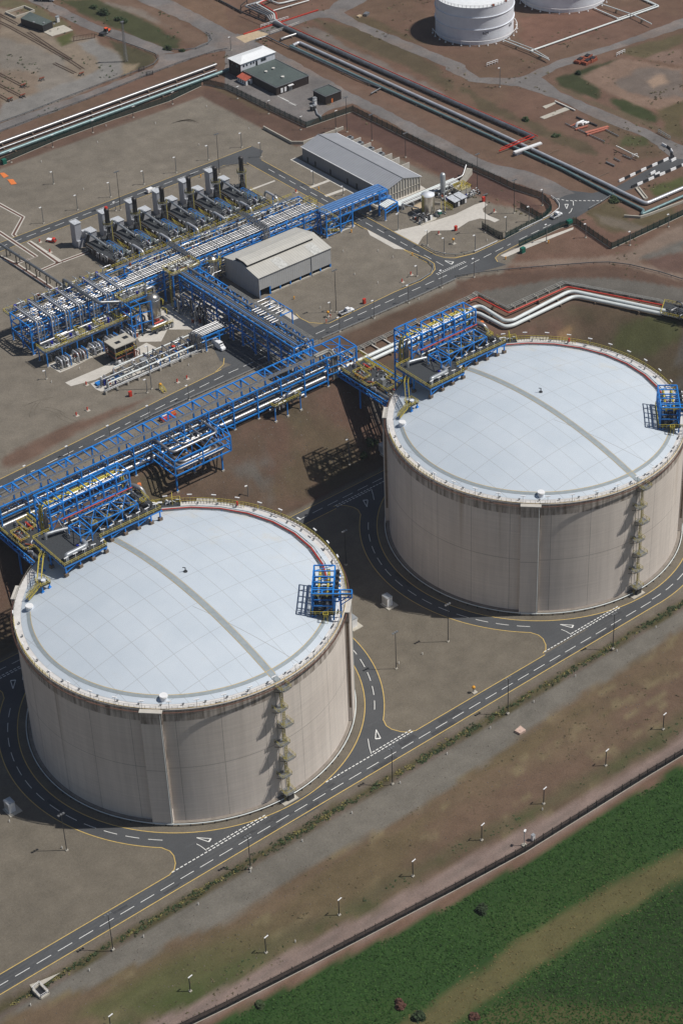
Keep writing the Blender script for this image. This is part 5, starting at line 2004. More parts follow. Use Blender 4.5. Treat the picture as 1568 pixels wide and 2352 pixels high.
# pump skids on the ground before it: five of them
for k in range(5):
    x0 = 60.0+6.9*k
    lab = ('leftmost of the five pipe skids on the gravel before the rack, beside its corner', 'second from the left of five pipe skids before the rack', 'middle one of five pipe skids before the rack', 'fourth from the left of five pipe skids before the rack', 'rightmost of five pipe skids before the rack, next to the tall vessel')[k]
    sk_ = thing('pipe_skid', lab, 'pipe skid', (x0+3, 162.5, 17), 'pipe skids before the rack')
    m = MB()
    m.box(x0, x0+6.2, 160.4, 165.2, 17.05, 17.3)
    m.build('base_slab', 'concrete', sk_)
    for j in range(4):
        m = MB()
        xx = x0+1.0+j*1.25
        m.pipe([(xx, 164.9, 17.3), (xx, 164.9, 20.6-0.2*j), (xx, 161.6, 20.6-0.2*j), (xx, 161.0, 19.6), (xx, 161.0, 17.3)], 0.34, 9, 1.0)
        m.build('pipe_bend', 'pipe_light' if j % 2 == 0 else 'pipe_dull', sk_)
    m = MB()
    m.poly([(x0+4.6, 160.8, 17.3), (x0+4.6, 160.8, 21.0), (x0+4.6, 164.4, 21.0), (x0+4.6, 164.4, 17.3)], 0.25)
    m.build('pipe_support', 'blue_steel', sk_)
    clutter(sk_, (x0+0.3, x0+6, 160.6, 165.0, 17.3, 20.2), 24, 50+k, 0.3, SIL+(('rust', 'rust') if k == 1 else ()), bias=0.4)

# ---------------------------------------------------------------- six vaporisers with stacks
def vaporiser(x0):
    t = thing('vaporiser', 'vaporiser', 'vaporiser', (x0, 228, 17), 'vaporisers in a row behind the main rack')
    m = MB()
    m.box(x0, x0+9.6, 206.5, 228.0, 17.0, 20.4)
    m.build('basin', 'basin_dark', t)
    m = MB()
    m.box(x0+0.3, x0+9.3, 206.8, 227.7, 20.4, 20.5)
    m.build('basin_cover', 'grating_dark', t)
    m = MB()
    m.box(x0+5.2, x0+8.8, 209.0, 219.5, 20.5, 20.6)
    m.build('cover_plate', 'roof_felt', t)
    # white intake tower and blower house
    m = MB()
    m.box(x0-1.2, x0+1.6, 232.6, 236.0, 17.0, 27.0)
    m.box(x0-1.0, x0+2.6, 231.6, 232.6, 17.0, 20.0)
    o = m.build('intake_tower', 'clad_tower', t)
    m = MB()
    m.box(x0-1.4, x0+1.8, 232.4, 236.2, 27.0, 27.25)
    m.build('tower_cap', 'roof_pale_b', o)
    m = MB()
    m.box(x0+2.9, x0+7.2, 230.8, 234.8, 17.6, 22.2)
    o = m.build('blower_house', 'clad_tower', t)
    m = MB()
    m.prism([(x0+2.7, 230.6), (x0+7.4, 230.6), (x0+7.4, 235.0), (x0+2.7, 235.0)], 22.2, 22.4)
    m.build('house_roof', 'roof_pale_b', o)
    m = MB()
    m.pipe([(x0+2.6, 232, 23.0), (x0+2.6, 230.0, 23.6), (x0+3.0, 217.5, 22.4)], 0.5, 12, 1.4)
    m.build('air_duct', 'duct_grey', t)
    m = MB()
    m.beam((x0+2.0, 231.0, 17), (x0+3.6, 230.4, 22.6), 0.9, 0.9)
    m.build('duct_leg', 'dark_steel', t)
    # stack on the back corner of the basin
    sx_, sy_ = x0+8.4, 223.6
    m = MB()
    m.lathe(sx_, sy_, [(1.45, 20.4), (1.40, 21.4), (0.78, 23.0), (0.74, 27.5), (0.92, 27.6), (0.92, 33.2), (1.02, 33.3), (1.02, 33.9), (0.7, 34.4), (0.02, 34.5)], 18)
    o = m.build('exhaust_stack', 'stack_dark', t)
    m = MB()
    m.lathe(sx_, sy_, [(0.9, 27.3), (1.9, 27.3), (1.9, 27.45), (0.9, 27.45)], 18, False)
    m.build('stack_platform', 'grey_steel', o)
    m = MB()
    m.rail([(sx_+1.9*math.cos(R(a)), sy_+1.9*math.sin(R(a)), 27.45) for a in range(0, 360, 30)], 1.1, 1.0, 0.08, True)
    m.beam((sx_+1.2, sy_-0.9, 20.5), (sx_+1.2, sy_-0.9, 28), 0.16)
    m.beam((sx_+0.8, sy_-1.3, 20.5), (sx_+0.8, sy_-1.3, 28), 0.16)
    m.build('platform_railing', 'yellow_dull', o)
    m = MB()
    for a in range(45, 405, 90):
        p = (sx_+1.15*math.cos(R(a)), sy_+1.15*math.sin(R(a)))
        m.beam((*p, 20.5), (*p, 27.2), 0.13)
    for z in (22.2, 23.9, 25.6):
        m.poly([(sx_+1.15*math.cos(R(a)), sy_+1.15*math.sin(R(a)), z) for a in range(45, 405, 90)], 0.12, 0.12, True)
    m.build('stack_frame', 'grey_steel', o)
    # burner pipework: small blue frame, bent pipe, sloping stair
    m = MB()
    for y in (210, 214.5, 219):
        m.poly([(x0+4.2, y, 20.5), (x0+4.2, y, 23.4), (x0+5.4, y, 23.4), (x0+5.4, y, 20.5)], 0.14)
    for x in (x0+4.2, x0+5.4):
        m.beam((x, 210, 23.4), (x, 219, 23.4), 0.14)
    m.build('burner_frame', 'blue_steel', t)
    m = MB()
    m.rail([(x0, 206.6, 20.5), (x0+9.6, 206.6, 20.5), (x0+9.6, 219, 20.5)], 1.1, 1.8, 0.07)
    for q in (0,):
        m.rail([(x0+10.0+q, 220.5, 20.5), (x0+10.0+q, 212.5, 17.4)], 1.1, 1.8, 0.07)
    m.build('railing', 'yellow_steel', t)
    m = MB()
    m.pipe([(x0+10.6, 211.5, 17.5), (x0+10.6, 211.5, 23.0), (x0+10.6, 203.5, 23.0), (x0+10.6, 203.5, 19.0)], 0.50, 12, 1.8)
    m.build('outlet_bend', 'pipe_light', t)
    m = MB()
    m.beam((x0+10.6, 206.5, 17), (x0+10.6, 206.5, 22.6), 0.36)
    m.build('bend_support', 'blue_steel', t)
    m = MB()
    m.box(x0+0.0, x0+12.6, 228.2, 229.4, 17.02, 17.25)
    m.build('kerb', 'concrete', t)
    clutter(t, (x0-0.6, x0+0.2, 207, 228, 18, 21.4), 16, int(x0*11), 0.22, ('pipe_dull', 'grey_steel', 'pipe_light'), bias=0.1)
    clutter(t, (x0+0.5, x0+8.5, 204.6, 211.5, 20.6, 22.8), 30, int(x0*7), 0.24, bias=0.4)
    clutter(t, (x0+3.6, x0+5.8, 211, 228, 20.6, 23.2), 14, int(x0*5), 0.2, bias=0.2)
    clutter(t, (x0+0.5, x0+8.5, 196.5, 204, 17.2, 24.5), 16, int(x0*3), 0.28, bias=0.4)
    return t


vz = vaporiser(115.0)
vz['label'] = 'leftmost vaporiser, with white intake tower and dark stack capped in red'
names = ['second vaporiser from the left in the row of six stacks', 'third vaporiser from the left in the row of six stacks', 'fourth vaporiser from the left in the row of six stacks', 'fifth vaporiser from the left in the row of six stacks', 'rightmost vaporiser, next to the road by the long grey store']
for i in range(5):
    dup(vz, (115.0+12.9*(i+1), 228, 17), label=names[i])
m = MB()
m.cyl(123.4, 223.6, 34.0, 35.0, 0.75, 0.6, n=12)
m.build('stack_cover', 'red_paint', vz)

# ---------------------------------------------------------------- cross rack from the main rack to the long rack
tr_ = thing('pipe_rack', 'blue cross rack running down from the process rack to the long rack', 'pipe rack', (122, 134, 17))
TY = [168.5-7.6*i for i in range(10)]
for y in TY:
    cols(tr_, [(118.2, y), (126.6, y)], ZP, 30.0, 0.46)
m = MB()
for z in (30.0, 26.5, 22.8):
    for x in (118.2, 126.6):
        m.beam((x, TY[0], z), (x, TY[-1], z), 0.36, 0.45)
    for y in TY:
        m.beam((118.2, y, z), (126.6, y, z), 0.36, 0.42)
for i in range(18):
    y = TY[0]-3.8*i
    if i % 2:
        m.beam((122.5, y, 30.0), (126.6, y, 30.0), 0.26)
m.build('beam', 'blue_steel', tr_)
m = MB()
for i, (a, b) in enumerate(zip(TY, TY[1:])):
    for x in (118.2, 126.6):
        m.beam((x, a, 26.5), (x, (a+b)/2, 30.0), 0.2)
        m.beam((x, b, 26.5), (x, (a+b)/2, 30.0), 0.2)
    if i in (0, 2, 5):
        m.beam((118.2, a, 17.4), (118.2, b, 22.8), 0.26)
        m.beam((118.2, b, 17.4), (118.2, a, 22.8), 0.26)
m.build('brace', 'blue_steel', tr_)
for x, z, r, mat in ((118.9, 30.6, 0.34, 'pipe_dull'), (119.7, 30.5, 0.3, 'blue_steel_pale'), (120.4, 30.6, 0.36, 'pipe_silver'), (121.3, 30.5, 0.28, 'pipe_dull'), (123.4, 30.7, 0.45, 'grey_steel'), (119.2, 27.1, 0.42, 'pipe_dull'), (120.6, 27.2, 0.5, 'pipe_silver'), (122.4, 27.1, 0.4, 'pipe_dull'), (124.2, 27.2, 0.34, 'pipe_silver'), (119.5, 23.4, 0.5, 'pipe_dull'), (121.5, 23.5, 0.6, 'pipe_dull'), (123.8, 23.3, 0.4, 'pipe_dull')):
    m = MB()
    m.tube([(x, TY[0]+1+random.uniform(0, 3), z), (x, TY[-1]+random.uniform(-1, 2), z)], r, 10)
    m.build('pipe', mat, tr_)
m = MB()
for x in (125.0, 125.5, 126.0, 126.5):
    m.beam((x, 148, 31.3), (x, TY[-1]-1, 31.3), 0.28, 0.14)
for i in range(15):
    m.beam((124.8, 147-3.6*i, 31.15), (126.7, 147-3.6*i, 31.15), 0.12)
    m.beam((126.6, 147-3.6*i, 30.2), (126.6, 147-3.6*i, 31.2), 0.12)
m.build('cable_tray', 'tray_grey', tr_)
for k in range(8):
    m = MB()
    y = 128.6-1.5*k+(3.0 if k > 3 else 0)-(4 if k > 3 else 0)
    m.tube([(121.6, y, 31.2), (124.6, y, 31.2)], 0.36, 9)
    m.build('pipe_spool', 'pipe_silver', tr_)
clutter(tr_, (119, 126, 100, 125, 27, 30), 24, 61, 0.3, bias=0.2)
clutter(tr_, (119, 126, 104, 168, 18, 26), 40, 62, 0.34, bias=0.3)
# big loops beside it
lp_ = thing('pipe_loop', 'silver serpentine pipe loops on blue stand beside the steel shed entrance', 'pipe loops', (133, 130, 17))
for k in range(3):
    m = MB()
    y = 135.0-4.2*k
    m.pipe([(127.5, y, 29.0), (132.5, y, 29.0), (134.2, y-1.0, 29.0), (132.5, y-2.4, 29.0), (127.5, y-2.4, 29.0)], 0.42, 12, 1.3)
    m.build('pipe', 'pipe_silver', lp_)
cols(lp_, [(135.2, 136.5), (135.2, 130), (135.2, 123)], ZP, 28.4, 0.36, name='leg')
m = MB()
m.poly([(126.8, 136.5, 28.2), (135.2, 136.5, 28.2), (135.2, 123, 28.2), (126.8, 123, 28.2)], 0.3)
m.beam((126.8, 130, 28.2), (135.2, 130, 28.2), 0.3)
m.build('frame', 'blue_steel', lp_)
# valve block where the cross rack meets the main rack
jb = thing('valve_block', 'steel valve tower with yellow rails where the cross rack meets the process rack', 'valve tower', (121, 171, 17))
m = MB()
m.box(115.5, 128, 168.8, 175.4, 30.6, 30.8)
m.build('deck', 'tray_grey', jb)
m = MB()
m.rail([(115.5, 168.8, 30.8), (128, 168.8, 30.8), (128, 175.4, 30.8), (115.5, 175.4, 30.8)], 1.2, 1.5, 0.12, True)
for x in (115.2, 128.4):
    for q in (0, 0.7):
        m.beam((x, 170+q, 17), (x, 170+q, 32), 0.13)
    for z in np.arange(17.5, 32, 0.9):
        m.beam((x, 170, z), (x, 170.7, z), 0.12)
m.build('railing', 'yellow_steel', jb)
cols(jb, [(115.8, 169.1), (127.7, 169.1), (115.8, 175.1), (127.7, 175.1)], ZP, 30.6, 0.42)
clutter(jb, (116, 127.6, 169.2, 175, 30.8, 32.4), 34, 71, 0.26, SIL+('rust', 'concrete_brown'))
clutter(jb, (114, 119, 150, 168, 17.2, 26), 40, 72, 0.4, ('pipe_dull', 'grey_steel', 'dark_steel', 'pipe_silver'))
# low rack towards the metering skid
lr = thing('pipe_rack', 'low blue rack with shining silver pipes over the lane by the white van', 'pipe rack', (112, 139, 17))
cols(lr, [(106.2, 136.4), (106.2, 142.4), (112, 136.2), (112, 142.2), (118, 136), (118, 142)], ZP, 23.2, 0.42)
m = MB()
for y0_, y1_ in ((136.4, 135.8), (142.4, 141.8)):
    m.beam((104.5, y0_, 23.2), (121, y1_, 23.2), 0.36, 0.45)
    m.beam((104.5, y0_, 21.4), (121, y1_, 21.4), 0.26)
for x in (106.2, 112, 118):
    m.beam((x, 136.2, 23.2), (x, 142.2, 23.2), 0.34)
    m.beam((x, 136.2, 21.4), (x, 142.2, 23.0), 0.2)
m.build('beam', 'blue_steel', lr)
for j, (y, r, mat) in enumerate(((137.0, 0.22, 'pipe_dull'), (137.8, 0.28, 'pipe_silver'), (138.7, 0.34, 'pipe_silver'), (139.6, 0.24, 'pipe_dull'), (140.5, 0.45, 'pipe_silver'), (141.5, 0.34, 'pipe_silver'))):
    m = MB()
    m.pipe([(104.8-0.25*j, y, 17.8), (104.8-0.25*j, y, 23.8), (119, y, 23.8), (119, y, 26.5)], r, 9)
    m.build('pipe', mat, lr)
# metering run on its own slab, with a long silver header
ms = thing('metering_skid', 'long metering skid of silver pipes and blue legs on a pale slab by the road', 'metering skid', (85, 141, 17))
for j, (x0, x1, y, z, r, mat) in enumerate(((66, 108, 139.2, 19.6, 0.3, 'pipe_white'), (64.5, 109, 141.6, 20.2, 0.28, 'pipe_dull'), (66, 104, 143.0, 19.0, 0.4, 'pipe_silver'), (72, 108, 144.6, 20.8, 0.26, 'pipe_white'), (63, 112, 137.6, 18.3, 0.2, 'pipe_dull'), (63, 112, 137.0, 18.3, 0.14, 'grey_steel'))):
    m = MB()
    m.pipe([(x0, y, 17.4), (x0, y, z), (x1, y, z), (x1, y, 17.5)], r, 9)
    m.build('pipe', mat, ms)
for k in range(10):
    x = 68+4.0*k
    m = MB()
    m.poly([(x, 139.2, 17.2), (x, 139.2, 19.3), (x, 145.0, 19.3), (x, 145.0, 17.2)], 0.26)
    m.build('pipe_support', 'blue_steel' if k > 3 else 'galv', ms)
    if k > 3:
        m = MB()
        m.pipe([(x+1, 145, 17.3), (x+1, 145, 21.4), (x+1, 140.2, 21.0), (x+1, 140.2, 17.3)], 0.24, 8)
        m.build('pipe_bend', 'pipe_silver', ms)
m = MB()
m.box(64, 75, 143.2, 145.0, 17.3, 17.9)
m.build('blue_bund', 'blue_steel', ms)
m = MB()
for x in np.arange(63.5, 112, 4.6):
    m.cbox(x, 137.3, 17.0, 0.7, 1.3, 1.1)
m.build('pipe_foot', 'concrete', ms)
m = MB()
m.cbox(83.4, 142.6, 17.2, 2.4, 1.6, 3.6)
m.build('panel', 'galv', ms)
m = MB()
m.cyl(97.0, 143.6, 18, 19.8, 0.7, n=12)
m.build('vessel_red', 'red_paint', ms)
m = MB()
m.cyl(91.0, 142.4, 18, 19.4, 0.55, n=10)
m.build('vessel_yellow', 'line_yellow', ms)
clutter(ms, (66, 108, 139.4, 147, 17.3, 20.6), 70, 81, 0.26, bias=0.6)
# ferrying small things: analyser house on legs
ah = thing('analyser_house', 'rusty open equipment tower with a flat grey roof between skid and rack', 'equipment tower', (81, 153, 17))
m = MB()
m.box(76.8, 86.0, 150.4, 157.2, 23.6, 23.9)
m.build('roof', 'concrete', ah)
m = MB()
m.box(79, 81, 152.5, 154, 23.9, 24.0)
m.box(83, 85, 153.5, 155.2, 23.9, 24.0)
m.build('roof_hatch', 'black_paint', ah)
cols(ah, [(77, 150.6), (85.8, 150.6), (77, 157), (85.8, 157), (81.4, 150.6)], ZP, 23.6, 0.3, 'grey_steel', 'leg', False)
m = MB()
for z in (19.4, 21.4):
    m.poly([(77, 150.6, z), (85.8, 150.6, z), (85.8, 157, z), (77, 157, z)], 0.22, 0.22, True)
m.build('frame', 'rust', ah)
m = MB()
m.box(77.6, 85.2, 151.2, 156.4, 17.1, 22.6)
m.build('equipment', 'dark_steel', ah)
m = MB()
m.rail([(77, 150.3, 20.5), (85.8, 150.3, 20.5), (85.8, 157, 20.5)], 1.2, 1.2, 0.11)
m.build('railing', 'yellow_steel', ah)
clutter(ah, (77, 87, 149.2, 151, 17.2, 22.5), 20, 91, 0.2, ('grey_steel', 'rust', 'pipe_dull'))
# tall vessel with its own blue frame
tv = thing('condenser_vessel', 'tall silver condenser vessel in a blue frame before the process rack', 'vessel', (103, 164, 17))
m = MB()
m.lathe(103.2, 164.2, [(0.02, 18.6), (1.6, 18.9), (2.5, 19.8), (2.5, 28.6), (1.7, 29.6), (0.02, 30.0)], 24)
m.build('shell', 'vessel', tv)
m = MB()
m.lathe(103.2, 164.2, [(2.62, 21.0), (2.62, 21.3), (2.5, 21.3)], 24)
m.lathe(103.2, 164.2, [(2.62, 27.8), (2.62, 28.1), (2.5, 28.1)], 24)
m.build('band', 'grey_steel', tv)
m = MB()
m.cyl(103.2, 164.2, 17, 19.6, 1.9, n=18)
m.build('skirt', 'grey_steel', tv)
m = MB()
m.tube([(101.0, 161.4, 19.4), (105.0, 161.4, 19.4)], 0.35, 9)
m.build('inlet_pipe', 'pipe_red', tv)
m = MB()
m.pipe([(98.8, 163.4, 19), (98.8, 160.2, 19), (106.4, 160.2, 19), (106.4, 164, 19)], 0.7, 12, 1.5)
m.build('ring_pipe', 'pipe_silver', tv)
m = MB()
m.pipe([(101.5, 166, 30), (101.5, 166, 31.6), (105.2, 166, 31.6), (105.2, 166, 29)], 0.6, 12, 1.2)
m.build('vapour_bend', 'pipe_silver', tv)
cols(tv, [(96, 162), (96, 169), (100.2, 161), (92, 162), (92, 169)], ZP, 29.5, 0.38)
m = MB()
for z in (21.5, 25.5, 29.5):
    m.poly([(92, 162, z), (96, 162, z), (96, 169, z), (92, 169, z)], 0.3, 0.3, True)
    m.beam((96, 162, z), (100.2, 161, z), 0.3)
m.beam((92, 162, 17), (96, 162, 25.5), 0.22)
m.build('frame', 'blue_steel', tv)
m = MB()
m.box(92, 104.5, 165.8, 172, 29.6, 29.8)
m.build('top_deck', 'grey_steel', tv)
m = MB()
m.rail([(92, 165.8, 29.8), (104.5, 165.8, 29.8), (104.5, 172, 29.8), (92, 172, 29.8)], 1.2, 1.4, 0.12, True)
m.rail([(105.9+1.2*math.cos(R(a)), 164+1.8*math.sin(R(a)), 25.2) for a in range(-80, 100, 20)], 1.2, 0.7, 0.14)
m.rail([(106.4+1.0*math.cos(R(a)), 162.6+1.6*math.sin(R(a)), 21.6) for a in range(-80, 100, 20)], 1.2, 0.7, 0.14)
m.rail([(98.2, 158.8, 18.6), (107.6, 158.8, 18.6)], 1.2, 1.2, 0.12)
m.build('railing', 'yellow_steel', tv)
m = MB()
m.box(98.2, 107.6, 158.4, 159.6, 18.4, 18.6)
m.build('step_deck', 'grating_dark', tv)
clutter(tv, (92.5, 104, 166, 171.8, 29.8, 31.6), 24, 95, 0.3)
clutter(tv, (92, 100, 160.5, 169, 17.3, 26), 36, 96, 0.4, ('pipe_dull', 'grey_steel', 'pipe_silver', 'dark_steel'))
clutter(tv, (98.5, 107.5, 158.3, 160, 17.3, 19.0), 14, 97, 0.25)
v2 = thing('condenser_vessel', 'second silver vessel with yellow ladders, in the shade beside the steel shed', 'vessel', (139, 176, 17))
m = MB()
m.lathe(138.6, 176.6, [(2.1, 17), (2.2, 18), (2.2, 25.4), (1.5, 26.6), (0.02, 27.0)], 22)
m.build('shell', 'vessel', v2)
m = MB()
for a0_ in (0, 60):
    pass
m.rail([(138.6+2.9*math.cos(R(a)), 176.6+2.9*math.sin(R(a)), 25.4) for a in range(-170, 0, 24)], 1.2, 0.9, 0.14)
for q in (140.6, 141.4):
    m.beam((q, 174.8, 17), (q, 174.8, 27), 0.14)
for z in np.arange(17.5, 27, 1.0):
    m.beam((140.6, 174.8, z), (141.4, 174.8, z), 0.12)
m.build('ladder', 'yellow_steel', v2)
clutter(v2, (135, 142, 173, 176, 17.2, 26), 22, 98, 0.3)

# ---------------------------------------------------------------- blue bridge from the process rack over the road to the store
bb = thing('pipe_bridge', 'blue pipe and cable bridge crossing the road to the long grey store', 'pipe bridge', (207, 178, 17))
bx = [190.6, 197.6, 203.6, 217.0, 222.5]
for x in bx[:3]:
    cols(bb, [(x, 172.8), (x, 178.4)], ZP, 27.2, 0.46)
cols(bb, [(217.2, 172.6), (217.2, 178.4), (221.6, 176.0)], ZP, 27.2, 0.46)
m = MB()
for y in (172.8, 178.4):
    for z in (27.2, 24.0):
        m.beam((190.6, y, z), (221.6, y, z), 0.36, 0.45)
for i in range(10):
    x = 190.6+3.44*i
    m.beam((x, 172.8, 27.2), (x, 178.4, 27.2), 0.3)
    m.beam((x, 172.8, 24.0), (x, 178.4, 24.0), 0.3)
    m.beam((x, 172.8, 24.0), (x, 172.8, 27.2), 0.26)
for z in (20.4, 17.8):
    m.poly([(190.6, 172.8, z), (197.6, 172.8, z), (197.6, 178.4, z), (190.6, 178.4, z)], 0.3, 0.3, True)
m.beam((197.6, 172.8, 20.4), (203.6, 172.8, 20.4), 0.3)
m.beam((197.6, 172.8, 17.2), (203.6, 172.8, 24.0), 0.22)
m.beam((190.6, 172.8, 20.4), (197.6, 172.8, 24.0), 0.22)
m.build('beam', 'blue_steel', bb)
for y, r in ((173.4, 0.5), (174.8, 0.5), (176.2, 0.5), (177.5, 0.5)):
    m = MB()
    m.box(189.5, 220.0, y-0.45, y+0.45, 27.7, 28.1)
    m.build('cable_duct', 'blue_steel_pale', bb)
m = MB()
m.box(218.4, 224.2, 175.4, 179.6, 24.4, 24.8)
m.box(219.4, 224.2, 173.2, 175.2, 22.8, 23.2)
m.build('cable_duct', 'blue_steel_pale', bb)
for y, r in ((173.8, 0.3), (175.2, 0.36), (176.8, 0.3)):
    m = MB()
    m.tube([(190, y, 24.8), (219, y, 24.8)], r, 9)
    m.build('pipe', 'pipe_silver', bb)
m = MB()
for a, b in (((188.5, 179.0, 28.4), (190.6, 172.0, 28.4)), ((190.6, 172.0, 28.4), (196.0, 172.0, 23.4)), ((196.0, 174.0, 23.4), (191.0, 174.0, 20.0)), ((191, 172.4, 20), (197, 172.4, 17.4))):
    m.rail([a, b], 1.2, 1.2, 0.13)
m.rail([(188.2, 179, 28.6), (188.2, 184, 28.6), (191.5, 184, 28.6), (191.5, 179, 28.6)], 2.2, 1.6, 0.13, True)
m.build('stair_railing', 'yellow_steel', bb)
clutter(bb, (190, 198, 173.5, 178, 17.3, 24), 16, 101, 0.24)
st2 = thing('pipe_stand', 'low blue stand carrying bright pipes at the end of the pipe bridge', 'pipe stand', (220, 172, 17))
cols(st2, [(216.5, 168.2), (224.5, 170.2), (224.5, 175), (217.2, 173)], ZP, 21.6, 0.4, name='leg')
m = MB()
m.poly([(216.5, 168.2, 21.6), (224.5, 170.2, 21.6), (224.5, 175, 21.6), (217.2, 173, 21.6)], 0.34, 0.34, True)
m.poly([(216.5, 168.2, 20.2), (224.5, 170.2, 20.2)], 0.26)
m.build('frame', 'blue_steel', st2)
for k in range(5):
    m = MB()
    m.pipe([(216.8, 169.2+k*1.0, 22.2), (222.6, 170.4+k*1.0, 22.2), (226.0, 170.8+k*0.7, 19.2), (228, 170.8+k*0.7, 19.2)], 0.34, 9)
    m.build('pipe', 'pipe_white', st2)
# ---------------------------------------------------------------- buildings
def gable(mb, x0, x1, y0, y1, z0, ze, zr, along='y'):
    if along == 'y':
        xm = (x0+x1)/2
        for y in (y0, y1):
            mb.add([(x0, y, z0), (x1, y, z0), (x1, y, ze), (xm, y, zr), (x0, y, ze)], [(0, 1, 2, 3, 4)])
        for x in (x0, x1):
            mb.add([(x, y0, z0), (x, y1, z0), (x, y1, ze), (x, y0, ze)], [(0, 1, 2, 3)])


# long grey store
X0, X1, Y0, Y1, ZE, ZRG = 225.6, 244.0, 179.0, 232.6, 22.9, 25.4
XM = 234.6
g = thing('store_building', 'long grey metal store with low pitched ribbed roof by the fence', 'building', (234, 206, 17))
m = MB()
m.add([(X0, Y0, 17), (X0, Y1, 17), (X0, Y1, ZE), (X0, Y0, ZE)], [(0, 1, 2, 3)])
m.add([(X1, Y0, 17), (X1, Y1, 17), (X1, Y1, ZE), (X1, Y0, ZE)], [(0, 1, 2, 3)])
m.add([(X0, Y1, 17), (X1, Y1, 17), (X1, Y1, ZE), (XM, Y1, ZRG), (X0, Y1, ZE)], [(0, 1, 2, 3, 4)])
m.build('long_wall', 'clad_store_y', g)
m = MB()
m.add([(X0, Y0, 17), (X1, Y0, 17), (X1, Y0, ZE), (XM, Y0, ZRG), (X0, Y0, ZE)], [(0, 1, 2, 3, 4)])
m.build('gable_wall', 'concrete_pale', g)
m = MB()
for i in range(13):
    x = X0+0.5+1.45*i
    zt = ZE+(ZRG-ZE)*(1-abs(x-XM)/(XM-X0 if x < XM else X1-XM))-0.3
    m.box(x-0.16, x+0.16, Y0-0.32, Y0+0.02, 17.3, min(zt, ZRG-0.4))
m.box(X0, X1, Y0-0.25, Y0+0.02, 20.0, 20.25)
m.build('wall_rib', 'concrete', g)
m = MB()
for a, b in ((X0-0.35, XM), (X1+0.35, XM)):
    za = ZE-0.1
    m.add([(a, Y0-0.4, za), (b, Y0-0.4, ZRG), (b, Y1+0.4, ZRG), (a, Y1+0.4, za)], [(0, 1, 2, 3)])
m.build('roof', 'roof_store', g)
m = MB()
m.beam((XM, Y0-0.4, ZRG+0.05), (XM, Y1+0.4, ZRG+0.05), 0.35, 0.12)
m.build('ridge_cap', 'grey_steel', g)
m = MB()
m.beam((X0-0.35, Y0-0.4, ZE-0.15), (X0-0.35, Y1+0.4, ZE-0.15), 0.3)
m.beam((X1+0.35, Y0-0.4, ZE-0.15), (X1+0.35, Y1+0.4, ZE-0.15), 0.3)
m.build('gutter', 'white_paint', g)
for y in (186, 190, 197, 203, 214, 224, 229):
    m = MB()
    m.box(X0-0.06, X0+0.01, y-0.5, y+0.5, 17.05, 19.3)
    m.build('door', 'dark_steel', g)
# cooling bays at the back of the store
lab = ['farthest', 'second', 'third', 'fourth', 'fifth', 'nearest']
for i, y in enumerate((227.7, 221.1, 214.1, 207.4, 202.6, 196.3)):
    m = MB()
    m.box(244.2, 253.0, y-0.15, y+0.15, 17, 19.8)
    solo('screen_wall', m, 'concrete_pale', '%s of the six cream screen walls behind the long grey store' % lab[i], 'screen wall', 'screen walls behind the store')
    if i < 4:
        a = thing('cooling_unit', '%s outdoor cooling unit in the bays behind the long grey store' % ('farthest', 'second', 'third', 'nearest')[i], 'cooling unit', (250.5, y+4, 17), 'cooling units behind the store')
        m = MB()
        m.box(249.2, 251.6, y+2.8, y+5.2, 17.6, 19.3)
        m.build('case', 'galv', a)
        m = MB()
        m.cyl(250.4, y+4.0, 19.3, 19.42, 0.85, n=14)
        m.build('fan', 'black_paint', a)
        m = MB()
        m.box(246.4, 248.8, y+2.4, y+4.8, 17.1, 18.2)
        m.build('plinth', 'white_paint', a)
m = MB()
m.poly([(231.2, 266.8, 17.6), (231.0, 246.9, 17.6), (234.5, 243.6, 17.6), (248.5, 243.2, 17.6), (256.0, 243.2, 17.6)], 0.5, 1.6)
solo('retaining_wall', m, 'concrete', 'low pale retaining wall round the foot of the brown bank', 'retaining wall')

# steel shed with the raised ridge
Y0, Y1, YR = 153.4, 174.6, 164.0
X0, X1, ZE, ZRG = 143.0, 177.2, 25.8, 27.9
g = thing('compressor_shed', 'large grey steel shed with pale roof and raised ridge vent', 'building', (160, 163, 17))
m = MB()
m.add([(X0, Y0, 20.4), (X0+5.4, Y0, 20.4), (X0+5.4, Y0, 18.9), (X1, Y0, 18.9), (X1, Y0, ZE), (X0, Y0, ZE)], [(0, 1, 2, 3, 4, 5)])
m.add([(X0, Y1, 17), (X1, Y1, 17), (X1, Y1, ZE), (X0, Y1, ZE)], [(0, 1, 2, 3)])
m.build('front_wall', 'clad_grey_x', g)
m = MB()
for x in (X0, X1):
    m.add([(x, Y0, 17), (x, Y1, 17), (x, Y1, ZE), (x, YR, ZRG), (x, Y0, ZE)], [(0, 1, 2, 3, 4)])
m.build('gable_wall', 'clad_grey_y', g)
m = MB()
for a in (Y0-0.4, Y1+0.4):
    m.add([(X0-0.3, a, ZE-0.06), (X1+0.3, a, ZE-0.06), (X1+0.3, YR, ZRG+0.05), (X0-0.3, YR, ZRG+0.05)], [(0, 1, 2, 3)])
m.build('roof', 'roof_comp', g)
m = MB()
for y in (YR-3.6, YR+3.6):
    m.add([(X0+0.2, y, 27.0), (X1-3.0, y, 27.0), (X1-3.0, y, 28.3), (X0+0.2, y, 28.3)], [(0, 1, 2, 3)])
for x in (X0+0.2, X1-3.0):
    m.add([(x, YR-3.6, 26.9), (x, YR+3.6, 26.9), (x, YR+3.6, 28.3), (x, YR+1.8, 28.8), (x, YR-1.8, 28.8), (x, YR-3.6, 28.3)], [(0, 1, 2, 3, 4, 5)])
m.build('ridge_vent', 'dark_steel', g)
m = MB()
ys = [YR-4.0, YR-1.8, YR+1.8, YR+4.0]
